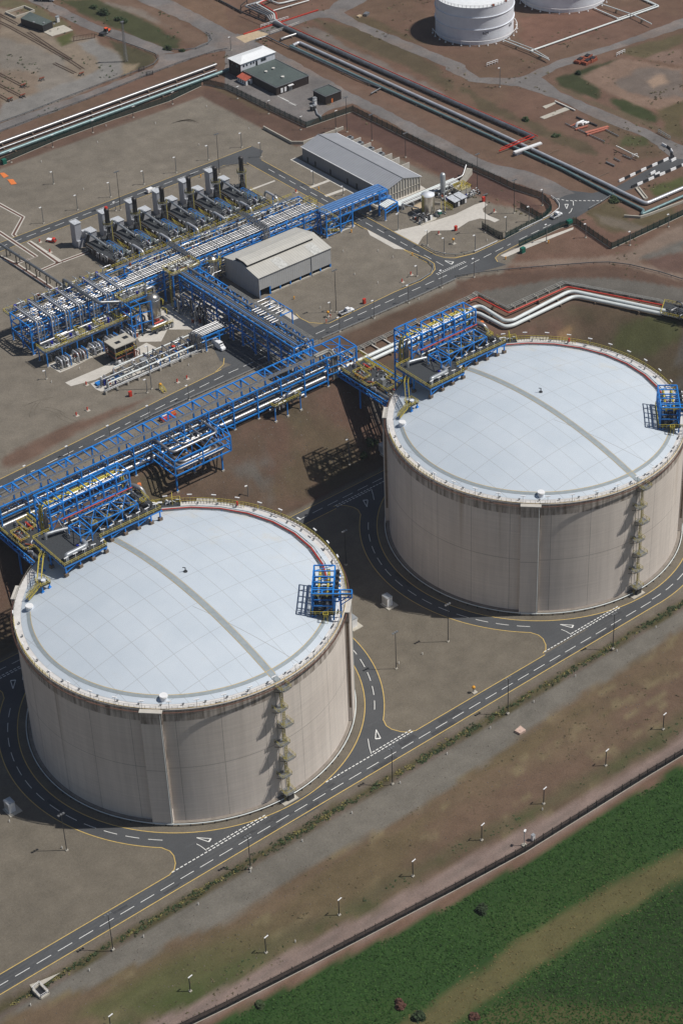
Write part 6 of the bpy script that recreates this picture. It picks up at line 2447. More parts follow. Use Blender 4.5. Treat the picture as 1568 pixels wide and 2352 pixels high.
zs = [28.3, 28.85, 28.85, 28.3]
m.add([(x, y, z) for y, z in zip(ys, zs) for x in (X0, X1-2.8)], [(0, 1, 3, 2), (2, 3, 5, 4), (4, 5, 7, 6)])
m.build('vent_roof', 'roof_comp', g)
m = MB()
m.box(X0+9.5, X0+13.8, Y0+0.2, Y0+6.5, 26.6, 26.7)
for i, x in enumerate((X0+10, X0+26)):
    ys_ = (Y0-0.3, Y0+6.2)
    z_ = [ZE+0.02+(ZRG-ZE)*(y-Y0)/(YR-Y0) for y in ys_]
    m2 = MB()
    m2.add([(x, ys_[0], z_[0]+0.05), (x+4.2, ys_[0], z_[0]+0.05), (x+4.2, ys_[1], z_[1]+0.05), (x, ys_[1], z_[1]+0.05)], [(0, 1, 2, 3)])
    m2.build('skylight', 'rib_pale', g)
for i in range(8):
    x = X0+0.3+(X1-X0-0.6)*i/7
    m = MB()
    m.beam((x, Y0+0.25, 17), (x, Y0+0.25, 19.2 if i > 1 else 20.6), 0.45)
    m.build('post', 'blue_steel', g)
m = MB()
m.box(X0+5.6, X1, Y0-0.1, Y0+0.5, 17.0, 17.5)
m.build('sill', 'concrete', g)
m = MB()
for x in (X0, X0+24.8):
    m.beam((x, Y0-0.12, 17.2), (x, Y0-0.12, ZE), 0.25)
m.build('downpipe', 'galv', g)
m = MB()
for k in range(7):
    m.cbox(150+3.6*k, 160, 17.2, 2.2, 3.0, 1.8)
m.build('machinery', 'pipe_dull', g)

# dark building with white upper storey
g = thing('control_building', 'dark flat roofed control building with a white upper storey', 'building', (264, 304, 17))
m = MB()
m.box(255.6, 273.8, 289.4, 313.9, 17, 20.8)
m.build('ground_floor', 'brown_clad', g)
m = MB()
m.box(255.9, 273.5, 289.7, 313.9, 20.8, 20.95)
m.build('flat_roof', 'roof_felt', g)
m = MB()
m.poly([(255.5, 313.9, 20.9), (255.5, 289.3, 20.9), (273.9, 289.3, 20.9), (273.9, 313.9, 20.9)], 0.3, 0.3)
m.build('roof_edge', 'grey_steel', g)
m = MB()
m.box(254.6, 273.9, 313.9, 322.8, 17, 20.6)
m.add([(254.6, 313.9, 20.6), (254.6, 322.8, 20.6), (254.6, 322.8, 24.3), (254.6, 313.9, 24.3)], [(0, 1, 2, 3)])
m.build('tower_wall', 'brown_clad', g)
m = MB()
m.box(254.62, 273.9, 313.88, 322.8, 20.6, 24.3)
m.build('upper_storey', 'clad_white_x', g)
m = MB()
z1, z2 = 24.3, 25.6
a = [(254.1, 313.4, z1), (274.4, 313.4, z1), (274.4, 323.3, z1), (254.1, 323.3, z1), (259.0, 318.3, z2), (269.6, 318.3, z2)]
m.add(a, [(0, 1, 5, 4), (1, 2, 5), (2, 3, 4, 5), (3, 0, 4), (3, 2, 1, 0)])
m.build('hip_roof', 'roof_white', g)
for x in (255.9, 257.6, 260.0, 261.5):
    m = MB()
    m.box(x, x+0.8, 313.78, 313.9, 22.4, 23.2)
    m.build('window', 'glass_dark', g)
for x0 in (266.0, 267.0, 268.0):
    m = MB()
    m.box(x0, x0+0.8, 313.78, 313.9, 22.0, 23.4)
    m.build('window', 'glass_dark', g)
m = MB()
m.box(263.0, 264.0, 313.78, 313.9, 20.95, 23.2)
m.build('door', 'glass_dark', g)
for y in (316, 319.5):
    m = MB()
    m.box(254.5, 254.6, y, y+1.4, 21.6, 23.0)
    m.build('window', 'glass_dark', g)
for x, y, r in ((262.0, 305.0, 0.7), (266.5, 305.5, 0.7), (264.0, 295.4, 0.8)):
    m = MB()
    m.cyl(x, y, 20.95, 21.6, r*0.8, r, n=12)
    m.build('roof_vent', 'stone_white', g)
for x in (258.0, 260.0):
    m = MB()
    m.box(x, x+1.2, 289.2, 289.4, 17.6, 19.6)
    m.build('wall_unit', 'white_paint', g)
m = MB()
m.box(262.4, 264.2, 289.15, 289.4, 17.0, 19.8)
m.build('entrance_door', 'grey_steel', g)
m = MB()
m.box(262.0, 264.7, 288.2, 289.4, 19.8, 19.95)
m.build('door_hood', 'white_paint', g)
po = thing('porch_cabin', 'little white cabin with a red roof against the dark building', 'cabin', (253, 310, 17))
m = MB()
m.box(252.0, 255.5, 306.9, 313.2, 17, 19.4)
m.build('wall', 'white_paint', po)
m = MB()
m.add([(251.7, 306.6, 19.35), (251.7, 313.5, 19.35), (255.6, 313.5, 20.5), (255.6, 306.6, 20.5)], [(0, 1, 2, 3)])
m.add([(252.0, 306.9, 19.4), (255.5, 306.9, 19.4), (255.5, 306.9, 20.4)], [(0, 1, 2)])
m.build('roof', 'red_tile', po)
for y in (307.6, 309.0, 310.6, 312.0):
    m = MB()
    m.box(251.93, 252.0, y, y+0.6, 17.7, 19.0)
    m.build('window', 'glass_dark', po)
m = MB()
m.box(253.0, 254.0, 306.82, 306.9, 17.1, 19.1)
m.build('door', 'glass_dark', po)
g = thing('plant_room', 'small dark square building with a flat roof and orange door', 'building', (270, 271, 17))
m = MB()
m.box(265.5, 274.2, 266.9, 275.6, 17, 21)
m.build('wall', 'brown_clad', g)
m = MB()
m.box(265.9, 273.8, 267.3, 275.2, 21, 21.08)
m.build('flat_roof', 'roof_felt', g)
m = MB()
m.poly([(265.4, 266.8, 21.1), (274.3, 266.8, 21.1), (274.3, 275.7, 21.1), (265.4, 275.7, 21.1)], 0.3, 0.25, True)
m.build('roof_edge', 'grey_steel', g)
m = MB()
m.box(268.6, 269.4, 266.8, 266.9, 17.2, 19.0)
m.build('door', 'orange_paint', g)
for i, (x, y, h) in enumerate(((263.1, 271.6, 2.6), (262.3, 270.6, 2.0), (258.6, 266.4, 2.2), (257.6, 266.6, 2.2))):
    t = thing('switch_cabinet', ('white cabinet stack beside the small dark building', 'smaller white cabinet beside the small dark building', 'right one of two steel coolers on the grass by the fence', 'left one of two steel coolers on the grass by the fence')[i], 'cabinet', (x, y, 17))
    m = MB()
    m.box(x-0.6, x+0.6, y-0.7, y+0.7, 17, 17+h)
    m.build('case', 'white_paint' if i < 2 else 'dark_steel', t)
    m = MB()
    m.box(x-0.75, x+0.75, y-0.8, y+0.8, 17+h, 17.25+h)
    m.build('lid', 'galv', t)
m = MB()
m.pipe([(259.2, 266.2, 17.6), (256.4, 261.5, 17.6), (256.0, 258.5, 17.6), (254.6, 256.4, 17.6)], 0.35, 8)
solo('duct_pipe', m, 'galv', 'short silver duct on the ground between coolers and fence', 'duct')
m = MB()
g_ = TT(640, 0, [(350, 655), (480, 725), (470, 735), (345, 665)], ZP+0.1)
for k in range(8):
    a = T(640, 0, 360+6*k, 672+3*k, ZP+0.1)
    b = T(640, 0, 385+6*k, 676+3*k, ZP+0.1)
    m.strip([a, b], 0.16)
m.strip(TT(640, 0, [(345, 660), (470, 728)], ZP+0.105), 0.2)
for k in range(6):
    m.strip([T(640, 0, 420+8*k, 712+3*k, ZP+0.1), T(640, 0, 437+8*k, 704+3*k, ZP+0.1)], 0.16)
struct('bay_marking', m, 'line_white')
# hut at the top left
h1 = TT(0, 0, [(150, 175), (302, 225), (368, 195), (215, 130)])
hx = [p[0] for p in h1]
g = thing('brake_hut', 'long black flat roofed hut beside the railway sidings', 'hut', (h1[0][0], h1[0][1], 17))
m = MB()
m.prism(h1, 17, 20.4)
m.build('wall', 'black_paint', g)
m = MB()
m.prism(h1, 20.4, 20.6)
m.build('flat_roof', 'roof_felt', g)
m = MB()
c0 = T(0, 0, 235, 155, 20.6)
for dx in (0, 3, 6.0):
    m.cbox(c0[0]+dx, c0[1]-dx*1.4, 20.6, 0.8, 0.8, 0.5)
m.build('roof_vent', 'galv', g)
m = MB()
m.prism(TT(0, 0, [(300, 222), (360, 252), (505, 210), (440, 175), (368, 195)]), 16.6, 17.25)
solo('loading_ramp', m, 'concrete', 'concrete platform at the end of the black hut', 'platform')
m = MB()
m.poly([T(0, 0, x, y, 17.5) for x, y in ((40, 88), (170, 45), (240, 75), (110, 120))], 0.5, 1.2, True)
solo('old_walls', m, 'concrete', 'low ruined walls behind the black hut', 'wall')
p = T(0, 0, 400, 150)
g = thing('white_cabin', 'tiny white cabinet on the yard behind the black hut', 'cabinet', p)
m = MB()
m.cbox(p[0], p[1], 17, 1.4, 1.4, 2.6)
m.build('case', 'white_paint', g)
m = MB()
m.cbox(p[0], p[1], 19.6, 1.7, 1.7, 0.2)
m.build('lid', 'galv', g)

# ---------------------------------------------------------------- white oil tanks at the top right
for i, (cx, cy, r, zt) in enumerate(((367.5, 283.5, 18.2, 34.9), (425.0, 284.2, 20.8, 35.0))):
    t = thing('oil_tank', ('round white oil tank with a railed roof, left of the pair at the top edge', 'wider white oil tank cut off by the top edge of the picture')[i], 'oil tank', (cx, cy, 17), 'white oil tanks')
    m = MB()
    m.lathe(cx, cy, [(r, 17), (r, zt)], 96)
    m.build('shell', 'tank_white', t)
    m = MB()
    m.lathe(cx, cy, [(r+0.15, zt), (r-0.4, zt+0.1), (r*0.5, zt+0.9), (0.05, zt+1.4)], 64)
    m.build('roof', 'roof_white', t)
    m = MB()
    for z in (24.2, 30.0):
        m.lathe(cx, cy, [(r, z), (r+0.35, z), (r+0.35, z+0.2), (r, z+0.2)], 96, False)
    m.build('wind_girder', 'tank_white', t)
    m = MB()
    m.rail([(cx+r*math.cos(R(a)), cy+r*math.sin(R(a)), zt+0.1) for a in range(0, 360, 6)], 1.1, 1.5, 0.1, True)
    m.build('railing', 'white_paint', t)
    m = MB()
    m.tube([(cx+(r+1.6)*math.cos(R(a)), cy+(r+1.6)*math.sin(R(a)), 19.4) for a in range(150, 345, 6)], 0.16, 6)
    for a in range(150, 345, 12):
        m.beam((cx+(r+1.6)*math.cos(R(a)), cy+(r+1.6)*math.sin(R(a)), 17), (cx+(r+1.6)*math.cos(R(a)), cy+(r+1.6)*math.sin(R(a)), 19.4), 0.16)
        m.cbox(cx+(r+1.6)*math.cos(R(a)), cy+(r+1.6)*math.sin(R(a)), 17, 0.6, 0.6, 0.4)
    m.build('ring_main', 'white_paint', t)
    m = MB()
    for a in (-104, -80, -54):
        m.cbox(cx+(r-0.3)*math.cos(R(a)), cy+(r-0.3)*math.sin(R(a)), zt+0.1, 0.9, 0.9, 0.7)
    m.build('foam_pourer', 'rust', t)
    # stencilled number, as real letters a few centimetres proud of the shell
    if i == 0:
        for a in (-68, -116):
            cu = bpy.data.curves.new('tank_number', 'FONT')
            cu.body, cu.size, cu.extrude, cu.align_x = '624', 1.9, 0.02, 'CENTER'
            tmp = bpy.data.objects.new('tmp', cu)
            C.objects.link(tmp)
            bpy.context.view_layer.update()
            me4 = bpy.data.meshes.new_from_object(tmp.evaluated_get(bpy.context.evaluated_depsgraph_get()))
            bpy.data.objects.remove(tmp)
            me4.materials.clear()
            me4.materials.append(M['dark_steel'])
            ob = bpy.data.objects.new('tank_number', me4)
            C.objects.link(ob)
            ob.location = ((r+0.12)*math.cos(R(a)), (r+0.12)*math.sin(R(a)), 5.0)
            ob.rotation_euler = (R(90), 0, R(a+90))
            ob.parent = t
g2 = [(640, 0)]
def pline(name, mat, label, pts, r, cat='pipeline', group=None, z=None, foot=True, n=10, bend=None):
    t = thing(name, label, cat, pts[0], group)
    m = MB()
    m.pipe(pts, r, n, bend)
    m.build('pipe', mat, t)
    if foot:
        m = MB()
        for a, b in zip(pts, pts[1:]):
            a, b = Vector(a), Vector(b)
            L = (b-a).length
            if abs(b.z-a.z) > 1 or L < 4:
                continue
            k = max(1, int(L/15))
            ang = math.atan2(b.y-a.y, b.x-a.x)
            for i in range(k):
                p = a+(b-a)*((i+0.5)/k)
                g = ground_z(p.x, p.y)
                m.cbox(p.x, p.y, g-0.2, 0.5, r*2+0.9, max(0.2, p.z-r*0.6-g+0.2), ang)
        if m.v and len(m.c) <= 100:
            m.build('support', 'concrete_brown', t)
    return t


F3 = lambda pts, z: TT(1280, 0, pts, z)
pline('white_pipe_run', 'pipe_white', 'white pipe on trestles leading out from the left white oil tank', F3([(325, 275), (520, 352), (645, 412)], 18.6), 0.28)
pline('white_pipe_run', 'pipe_white', 'second thinner white pipe beside the trestle pipe of the left oil tank', F3([(345, 265), (530, 335), (640, 400)], 18.9), 0.2)
pline('white_pipe_run', 'pipe_white', 'long straight white pipe along the road between the oil tanks', F3([(520, 350), (1400, 42), (1290, -10)], 17.7), 0.42)
pline('white_pipe_run', 'pipe_white', 'thinner white pipe beside the long straight white pipe', F3([(1110, 130), (1380, 36), (1270, -12)], 17.7), 0.26)
pline('white_pipe_run', 'pipe_white', 'white trestle pipe leading out from the right white oil tank', F3([(1000, 25), (1220, 100), (1350, 165)], 18.8), 0.26)
pline('white_pipe_run', 'pipe_white', 'short white pipe from the right oil tank to the long straight pipe', F3([(950, 55), (1125, 130)], 17.7), 0.34)

# ---------------------------------------------------------------- pipelines
pline('pipeline', 'pipe_silver', 'big shining pipe, topmost of the three pipes by the upper left fence', [(40, 329, 18.4), (254, 332.1, 18.4)], 0.72, group='three pipes by the fence')
pline('pipeline', 'pipe_dull', 'thin middle pipe of the three pipes by the upper left fence', [(40, 325.4, 18), (251, 327.8, 18)], 0.4, group='three pipes by the fence')
pline('pipeline', 'pipe_green_grey', 'blue green pipe, lowest of the three pipes by the upper left fence', [(40, 319.8, 18.2), (241, 323.8, 18.2), (256, 324.2, 18.2)], 0.8, group='three pipes by the fence')
pline('pipeline', 'pipe_light', 'bright silver pipeline running from the road corner along the upper road', [(293.0, 325.5, 18), (297.3, 326.4, 18), (299.7, 220, 18), (300.6, 146, 18), (300.6, 129.5, 18), (300.3, 121.5, 18), (300.3, 107.9, 18), (345, 106.6, 18)], 0.75, group='pipelines along the upper road')
pline('pipeline', 'pipe_green_grey', 'dark green pipeline just left of the bright silver one', [(292.0, 326.2, 17.9), (295.2, 215.4, 17.9), (297.2, 152.5, 17.9), (296.2, 128.1, 17.9), (295.9, 104.7, 17.9), (292.6, 103.0, 17.9), (345, 102.0, 17.9)], 0.62, group='pipelines along the upper road')
pline('pipeline', 'pipe_dull', 'dark grey pipeline with red edge, right of the bright silver one', [(302.8, 352, 18.2), (302.9, 335, 18.2), (306.3, 228, 18.2), (308.2, 180.5, 18.2)], 0.95, group='pipelines along the upper road')
pline('pipeline', 'pipe_red', 'thin red pipe along the dark grey pipeline', [(305.2, 350, 18.0), (308.4, 228, 18.0), (310.4, 180.5, 18.0)], 0.22, group='pipelines along the upper road')
pline('pipeline', 'pipe_dull', 'thin bent grey pipe between road and green pipeline', TT(640, 0, [(195, 270), (268, 248), (340, 285), (700, 450), (900, 545), (1055, 605), (985, 645)], 17.9), 0.3, group='pipelines along the upper road')
pline('pipeline', 'pipe_silver', 'short silver branch pipe by the road bridge', TT(640, 0, [(365, 272), (385, 262), (490, 228), (512, 232)], 18.0), 0.62)
m = MB()
for i in range(26):
    y = 318-7.2*i
    x = 296+ (318-y)*0.02
    m.beam((x-1.0, y, 17.2), (x+(10.5 if i % 2 else 4.5), y, 17.2), 0.2, 0.2)
for c in m.clusters():
    solo('pipe_sleeper', c, 'concrete_brown', 'concrete sleeper lying under the parallel pipelines', 'sleeper', 'sleepers under the pipelines')
# gantry over the pipelines
gt = thing('pipe_gantry', 'red and white pipe gantry crossing the pipelines', 'gantry', T(1280, 0, 430, 1010))
m = MB()
m.beam(T(1280, 0, 300, 1040, 18.2), T(1280, 0, 545, 940, 19.5), 0.35, 0.5)
m.beam(T(1280, 0, 310, 1022, 18.2), T(1280, 0, 520, 930, 19.5), 0.25, 0.3)
m.build('red_beam', 'red_paint', gt)
m = MB()
m.beam(T(1280, 0, 405, 1050, 18.8), T(1280, 0, 590, 985, 19.2), 1.5, 0.6)
m.cbox(*T(1280, 0, 430, 1058)[:2], 17, 3.4, 2.4, 1.0)
m.build('white_duct', 'white_paint', gt)
# pipe cluster at the top edge by the bridge
tp = thing('pipe_bank', 'bank of pipes bending down by the road bridge at the top edge', 'pipe bank', T(640, 0, 200, 80))
for k in range(5):
    m = MB()
    m.pipe([T(640, 0, 420+15*k, -60-8*k, 20.0), T(640, 0, 118+26*k, 42-6*k, 20.0), T(640, 0, 270+16*k, 105-4*k, 20.0), T(640, 0, 300+9*k, 150-5*k, 17.8), T(640, 0, 430, 205, 17.6)], 0.42-0.03*k, 9)
    m.build('pipe', ('pipe_silver', 'pipe_dull', 'pipe_silver', 'pipe_white', 'pipe_red')[k], tp)
m = MB()
for (xa, ya) in ((92, 78), (155, 105), (215, 130), (262, 150)):
    a, b = T(640, 0, xa, ya), T(640, 0, xa+45, ya-38)
    m.beam(a, (a[0], a[1], 20), 0.3)
    m.beam(b, (b[0], b[1], 20), 0.3)
    m.beam((a[0], a[1], 19.8), (b[0], b[1], 19.8), 0.3)
m.beam(T(640, 0, 92, 78, 19.2), T(640, 0, 262, 150, 19.2), 0.25)
m.build('frame', 'dark_steel', tp)
pline('pipeline', 'pipe_white', 'white pipe with red edge crossing the top edge near the bridge', TT(640, 0, [(560, -25), (390, 18), (350, 25), (260, -10)], 17.8), 0.4)
pline('pipeline', 'pipe_white', 'lower thin white pipe crossing the grass near the bridge', TT(640, 0, [(560, 2), (310, 75)], 17.8), 0.28)
pline('pipeline', 'dark_steel', 'dark pipe trough running to the top left corner past the pipe bank', TT(640, 0, [(100, 85), (0, 30), (-120, -30)], 17.7), 0.45)
# road bridge parapets and the red barrier
br_t = thing('bridge_parapet', 'pale handrail on the near side of the road bridge', 'handrail', T(640, 0, 395, 200))
m = MB()
m.rail([T(640, 0, 298, 237, 17.2), T(640, 0, 490, 168, 17.2)], 1.3, 2.0, 0.16)
m.build('handrail', 'stone_white', br_t)
m = MB()
m.beam(T(640, 0, 298, 240, 16.9), T(640, 0, 490, 171, 16.9), 0.3, 0.9)
m.build('kerb', 'grey_steel', br_t)
br_t = thing('bridge_parapet', 'white and red handrail on the far side of the road bridge', 'handrail', T(640, 0, 320, 160))
m = MB()
m.rail([T(640, 0, 228, 190, 17.2), T(640, 0, 418, 130, 17.2)], 1.3, 2.0, 0.16)
m.build('handrail', 'white_paint', br_t)
m = MB()
m.beam(T(640, 0, 110, 235, 17.4), T(640, 0, 418, 135, 17.4), 0.5, 0.5)
m.beam(T(640, 0, 418, 135, 17.4), T(640, 0, 622, 68, 17.4), 0.5, 0.5)
m.build('red_kerb', 'pipe_red', br_t)

# pipes behind the farther tank: two big white, one red, cable trays
wp = [(131, 94.0), (179.5, 93.2), (188.6, 72.2)]
Bt = lambda pts, z: TT(1280, 480, pts, z)
pl0 = Bt([(130, 925), (340, 1040), (395, 1035), (790, 830), (1470, 975)], 18.2)
a0_ = (140.6, 92.0, 18.2)
pline('white_pipeline', 'pipe_white', 'big white pipe, upper of the pair zigzagging behind the farther tank', [(129, 93.4, 18.4), (198.5, 93.4, 18.4)]+[(p[0], p[1], 18.4) for p in pl0[1:3]]+[(p[0], p[1], 18.4) for p in pl0[3:]], 0.72, group='white pipes behind the tank', n=12, bend=3.0)
pl1 = Bt([(340, 1080), (395, 1070), (820, 865), (1420, 990)], 18.0)
pline('white_pipeline', 'pipe_white', 'big white pipe, lower of the pair zigzagging behind the farther tank', [(129, 91.0, 18.2), (194.6, 91.0, 18.2)]+[(p[0], p[1], 18.2) for p in pl1], 0.72, group='white pipes behind the tank', n=12, bend=3.0)
plr = Bt([(100, 895), (155, 872), (365, 980), (770, 800), (1430, 928)], 18.6)
pline('red_pipeline', 'pipe_red', 'red pipe zigzagging beside the white pipes behind the farther tank', plr, 0.32, n=8)
ct = thing('cable_trough', 'grey cable trays on low stands zigzagging behind the farther tank', 'cable tray', plr[0])
base = Bt([(0, 915), (155, 845), (365, 950), (755, 775), (1440, 905)], 18.0)
left_ = [(131, 99.6, 18.0), (base[1][0]-2, 99.6, 18.0)]
run = left_+base[1:]
for off in (0.0, 0.9, 1.8):
    m = MB()
    m.poly([(x+off*0.25, y+off, z) for x, y, z in run], 0.4, 0.14)
    m.build('tray', 'tray_grey', ct)
m = MB()
for a, b in zip(run, run[1:]):
    L = math.hypot(b[0]-a[0], b[1]-a[1])
    k = max(1, int(L/5))
    for i in range(k):
        t = (i+0.5)/k
        x, y = a[0]+(b[0]-a[0])*t, a[1]+(b[1]-a[1])*t
        m.cbox(x, y+0.9, 16.8, 0.4, 2.6, 1.1)
m.build('stand', 'concrete', ct)
m = MB()
for i in range(10):
    x = 136+5.5*i
    m.beam((x, 95.2, 17.5), (x, 102, 17.5), 0.5, 0.35)
for c in m.clusters():
    solo('pipe_sleeper', c, 'concrete_pale', 'pale cross sleeper beside the white pipes behind the farther tank', 'sleeper', 'cross sleepers by the white pipes')
pf = thing('valve_pit', 'yellow railed dark pipe platform at the right edge behind the farther tank', 'pipe platform', T(1280, 480, 1490, 970))
pz = Bt([(1410, 990), (1440, 905), (1700, 965), (1680, 1050)], 18.6)
m = MB()
m.prism(pz, 18.4, 18.6)
m.build('deck', 'grating_dark', pf)
m = MB()
m.rail(pz, 1.2, 1.4, 0.1, True)
m.build('railing', 'yellow_steel', pf)
xs_, ys_ = [p[0] for p in pz], [p[1] for p in pz]
cx_, cy_ = sum(xs_)/4, sum(ys_)/4
clutter(pf, (cx_-4, cx_+4, cy_-5, cy_+5, 18.6, 20.4), 24, 111, 0.3, ('dark_steel', 'pipe_dull', 'grey_steel', 'pipe_silver'))

# ---------------------------------------------------------------- nitrogen and flare equipment right of the store
nt_ = thing('steel_tank', 'upright silver storage tank with pale lid right of the long store', 'steel tank', (232.9, 161.6, 17))
m = MB()
m.lathe(232.9, 161.6, [(2.6, 17.0), (2.6, 25.2)], 28)
m.build('shell', 'vessel', nt_)
m = MB()
m.lathe(232.9, 161.6, [(2.72, 25.2), (2.72, 25.4), (0.02, 26.0)], 28)
m.build('lid', 'tank_white', nt_)
m = MB()
for y in (161.0, 161.8):
    m.beam((230.1, y, 17), (230.1, y, 26), 0.14)
for z in np.arange(17.5, 26, 0.9):
    m.beam((230.1, 161, z), (230.1, 161.8, z), 0.12)
m.build('ladder', 'yellow_steel', nt_)
nc = thing('flare_column', 'slim grey column behind the upright silver tank', 'column vessel', (248, 169.6, 17))
m = MB()
m.lathe(247.6, 169.4, [(1.1, 17), (1.1, 26.0), (0.7, 26.6), (0.02, 26.7)], 20)
m.build('shell', 'galv', nc)
m = MB()
m.cyl(247.6, 169.4, 17, 18.6, 1.5, n=16)
m.build('skirt', 'grey_steel', nc)
clutter(nc, (244.5, 252, 164.5, 170, 17.1, 21), 24, 121, 0.25)
for i, (x0, y0) in enumerate(((243.6, 157.6), (247.4, 157.8))):
    t = thing('equipment_shelter', ('left grey shelter with pale sloped roof by the concrete apron', 'right grey shelter with pale sloped roof by the concrete apron')[i], 'shelter', (x0+1.5, y0+2.3, 17))
    m = MB()
    m.box(x0, x0+2.6, y0, y0+4.6, 17, 19.6)
    m.build('wall', 'dark_steel', t)
    m = MB()
    m.add([(x0-0.3, y0-0.3, 19.6), (x0+2.9, y0-0.3, 19.7), (x0+2.9, y0+4.9, 20.1), (x0-0.3, y0+4.9, 20.0)], [(0, 1, 2, 3)])
    m.build('roof', 'roof_pale_b', t)
    m = MB()
    m.box(x0+1.7, x0+2.5, y0-0.1, y0, 17.2, 19)
    m.build('door', 'white_paint', t)
wb = thing('pipe_way', 'row of bright white pipes on the ground from pipe stand past steel tank', 'pipe run', (240, 172, 17))
for j, (y, r) in enumerate(((173.6, 0.42), (172.6, 0.34), (171.6, 0.28), (170.8, 0.3), (174.6, 0.3))):
    m = MB()
    m.tube([(226, y, 18.7), (258, y, 18.7)], r, 9)
    m.build('pipe', 'pipe_white' if j % 2 == 0 else 'pipe_silver', wb)
m = MB()
m.pipe([(258, 173.6, 18.7), (262, 173.6, 18.9), (266, 176.0, 21.5)], 0.42, 9)
m.build('pipe', 'pipe_silver', wb)
m = MB()
for x in range(228, 260, 5):
    m.cbox(x, 172.6, 17, 0.5, 5, 1.2)
m.build('stand', 'galv', wb)
sc = thing('stepped_culvert', 'concrete stepped channel climbing the bank behind the steel tank', 'steps', T(1080, 470, 850, 190, 17, 3.92))
m = MB()
for i in range(14):
    t = i/13
    x, y = 259.4+8.0*t, 171.4+4.2*t
    m.cbox(x, y, 16.9, 0.75, 2.4, 0.5+0.16*i, 0.48)
m.build('step', 'concrete', sc)
vb = thing('valve_house', 'concrete valve block with yellow rails by the stepped channel', 'valve block', (253, 165, 17))
m = MB()
m.box(252.0, 257.4, 163.4, 168.4, 17, 19.2)
m.build('block', 'concrete', vb)
m = MB()
m.rail([(252, 163.4, 19.2), (257.4, 163.4, 19.2), (257.4, 168.4, 19.2), (252, 168.4, 19.2)], 1.2, 0.8, 0.14, True)
m.rail([(253, 165, 19.4), (256.4, 165, 19.4), (256.4, 167.4, 19.4)], 1.2, 0.8, 0.14, True)
m.build('railing', 'yellow_steel', vb)
clutter(vb, (252, 260, 159.5, 163, 17.1, 18.8), 26, 122, 0.24)
sk2 = thing('pump_skid', 'crowded dark pump skid on a concrete pad by the apron', 'pump skid', (228, 159, 17))
m = MB()
m.prism([(224.2, 162.4), (224.4, 155.6), (231.5, 155.4), (234.8, 157.2), (234.4, 158.8), (229, 159.4), (228.6, 164.8)], 17.06, 17.3)
m.build('pad', 'concrete', sk2)
clutter(sk2, (224.8, 230.5, 156.2, 163.4, 17.3, 19.4), 60, 123, 0.22, ('dark_steel', 'grey_steel', 'pipe_dull', 'dark_steel', 'pipe_silver'))
clutter(sk2, (230, 238, 156.2, 159.0, 17.3, 18.8), 18, 124, 0.2)
m = MB()
m.beam((226.5, 170.0, 20.2), (229.0, 162.6, 20.2), 0.4)
m.beam((226.5, 170.0, 17.2), (226.5, 170.0, 20.2), 0.3)
m.beam((229.0, 162.6, 17.2), (229.0, 162.6, 20.2), 0.3)
m.build('pipe_bracket', 'galv', sk2)
bd = thing('bund_wall', 'low curved brown bund beside the upright silver tank', 'bund', (230, 167, 17))
m = MB()
m.prism([(228.8, 165.0), (231.2, 164.9), (235.5, 165.4), (238.5, 166.5), (236.5, 169.6), (231, 169.0)], 17.05, 17.7)
m.build('fill', 'sand', bd)
m = MB()
m.poly([(228.8, 165.0, 17.6), (231.2, 164.9, 17.6), (235.5, 165.4, 17.6), (238.5, 166.5, 17.6), (241, 163.5, 17.6)], 0.3, 1.2)
m.build('wall', 'concrete', bd)
sg = thing('safety_stair', 'yellow railed stair over pipes by the silver tank', 'stair', (239, 158.5, 17))
tr, rl = flight((237.0, 157.0, 17.2), (239.6, 160.0, 19.4), 1.4)
tr.build('tread', 'grey_steel', sg)
rl.build('railing', 'yellow_steel', sg)
tr, rl = flight((242.2, 157.4, 17.2), (239.9, 160.0, 19.4), 1.4)
tr.build('tread', 'grey_steel', sg)
rl.build('railing', 'yellow_steel', sg)
gb = thing('eyewash_box', 'green box on a post beside the silver tank', 'green box', (234.3, 156.2, 17))
m = MB()
m.cbox(234.3, 156.2, 18.4, 1.3, 1.3, 1.2)
m.build('case', 'green_cabinet', gb)
m = MB()
m.beam((234.3, 156.2, 17), (234.3, 156.2, 18.4), 0.35)
m.build('post', 'grey_steel', gb)
m = MB()
m.cbox(234.3, 156.2, 19.6, 1.4, 1.4, 0.15)
m.build('lid', 'white_paint', gb)
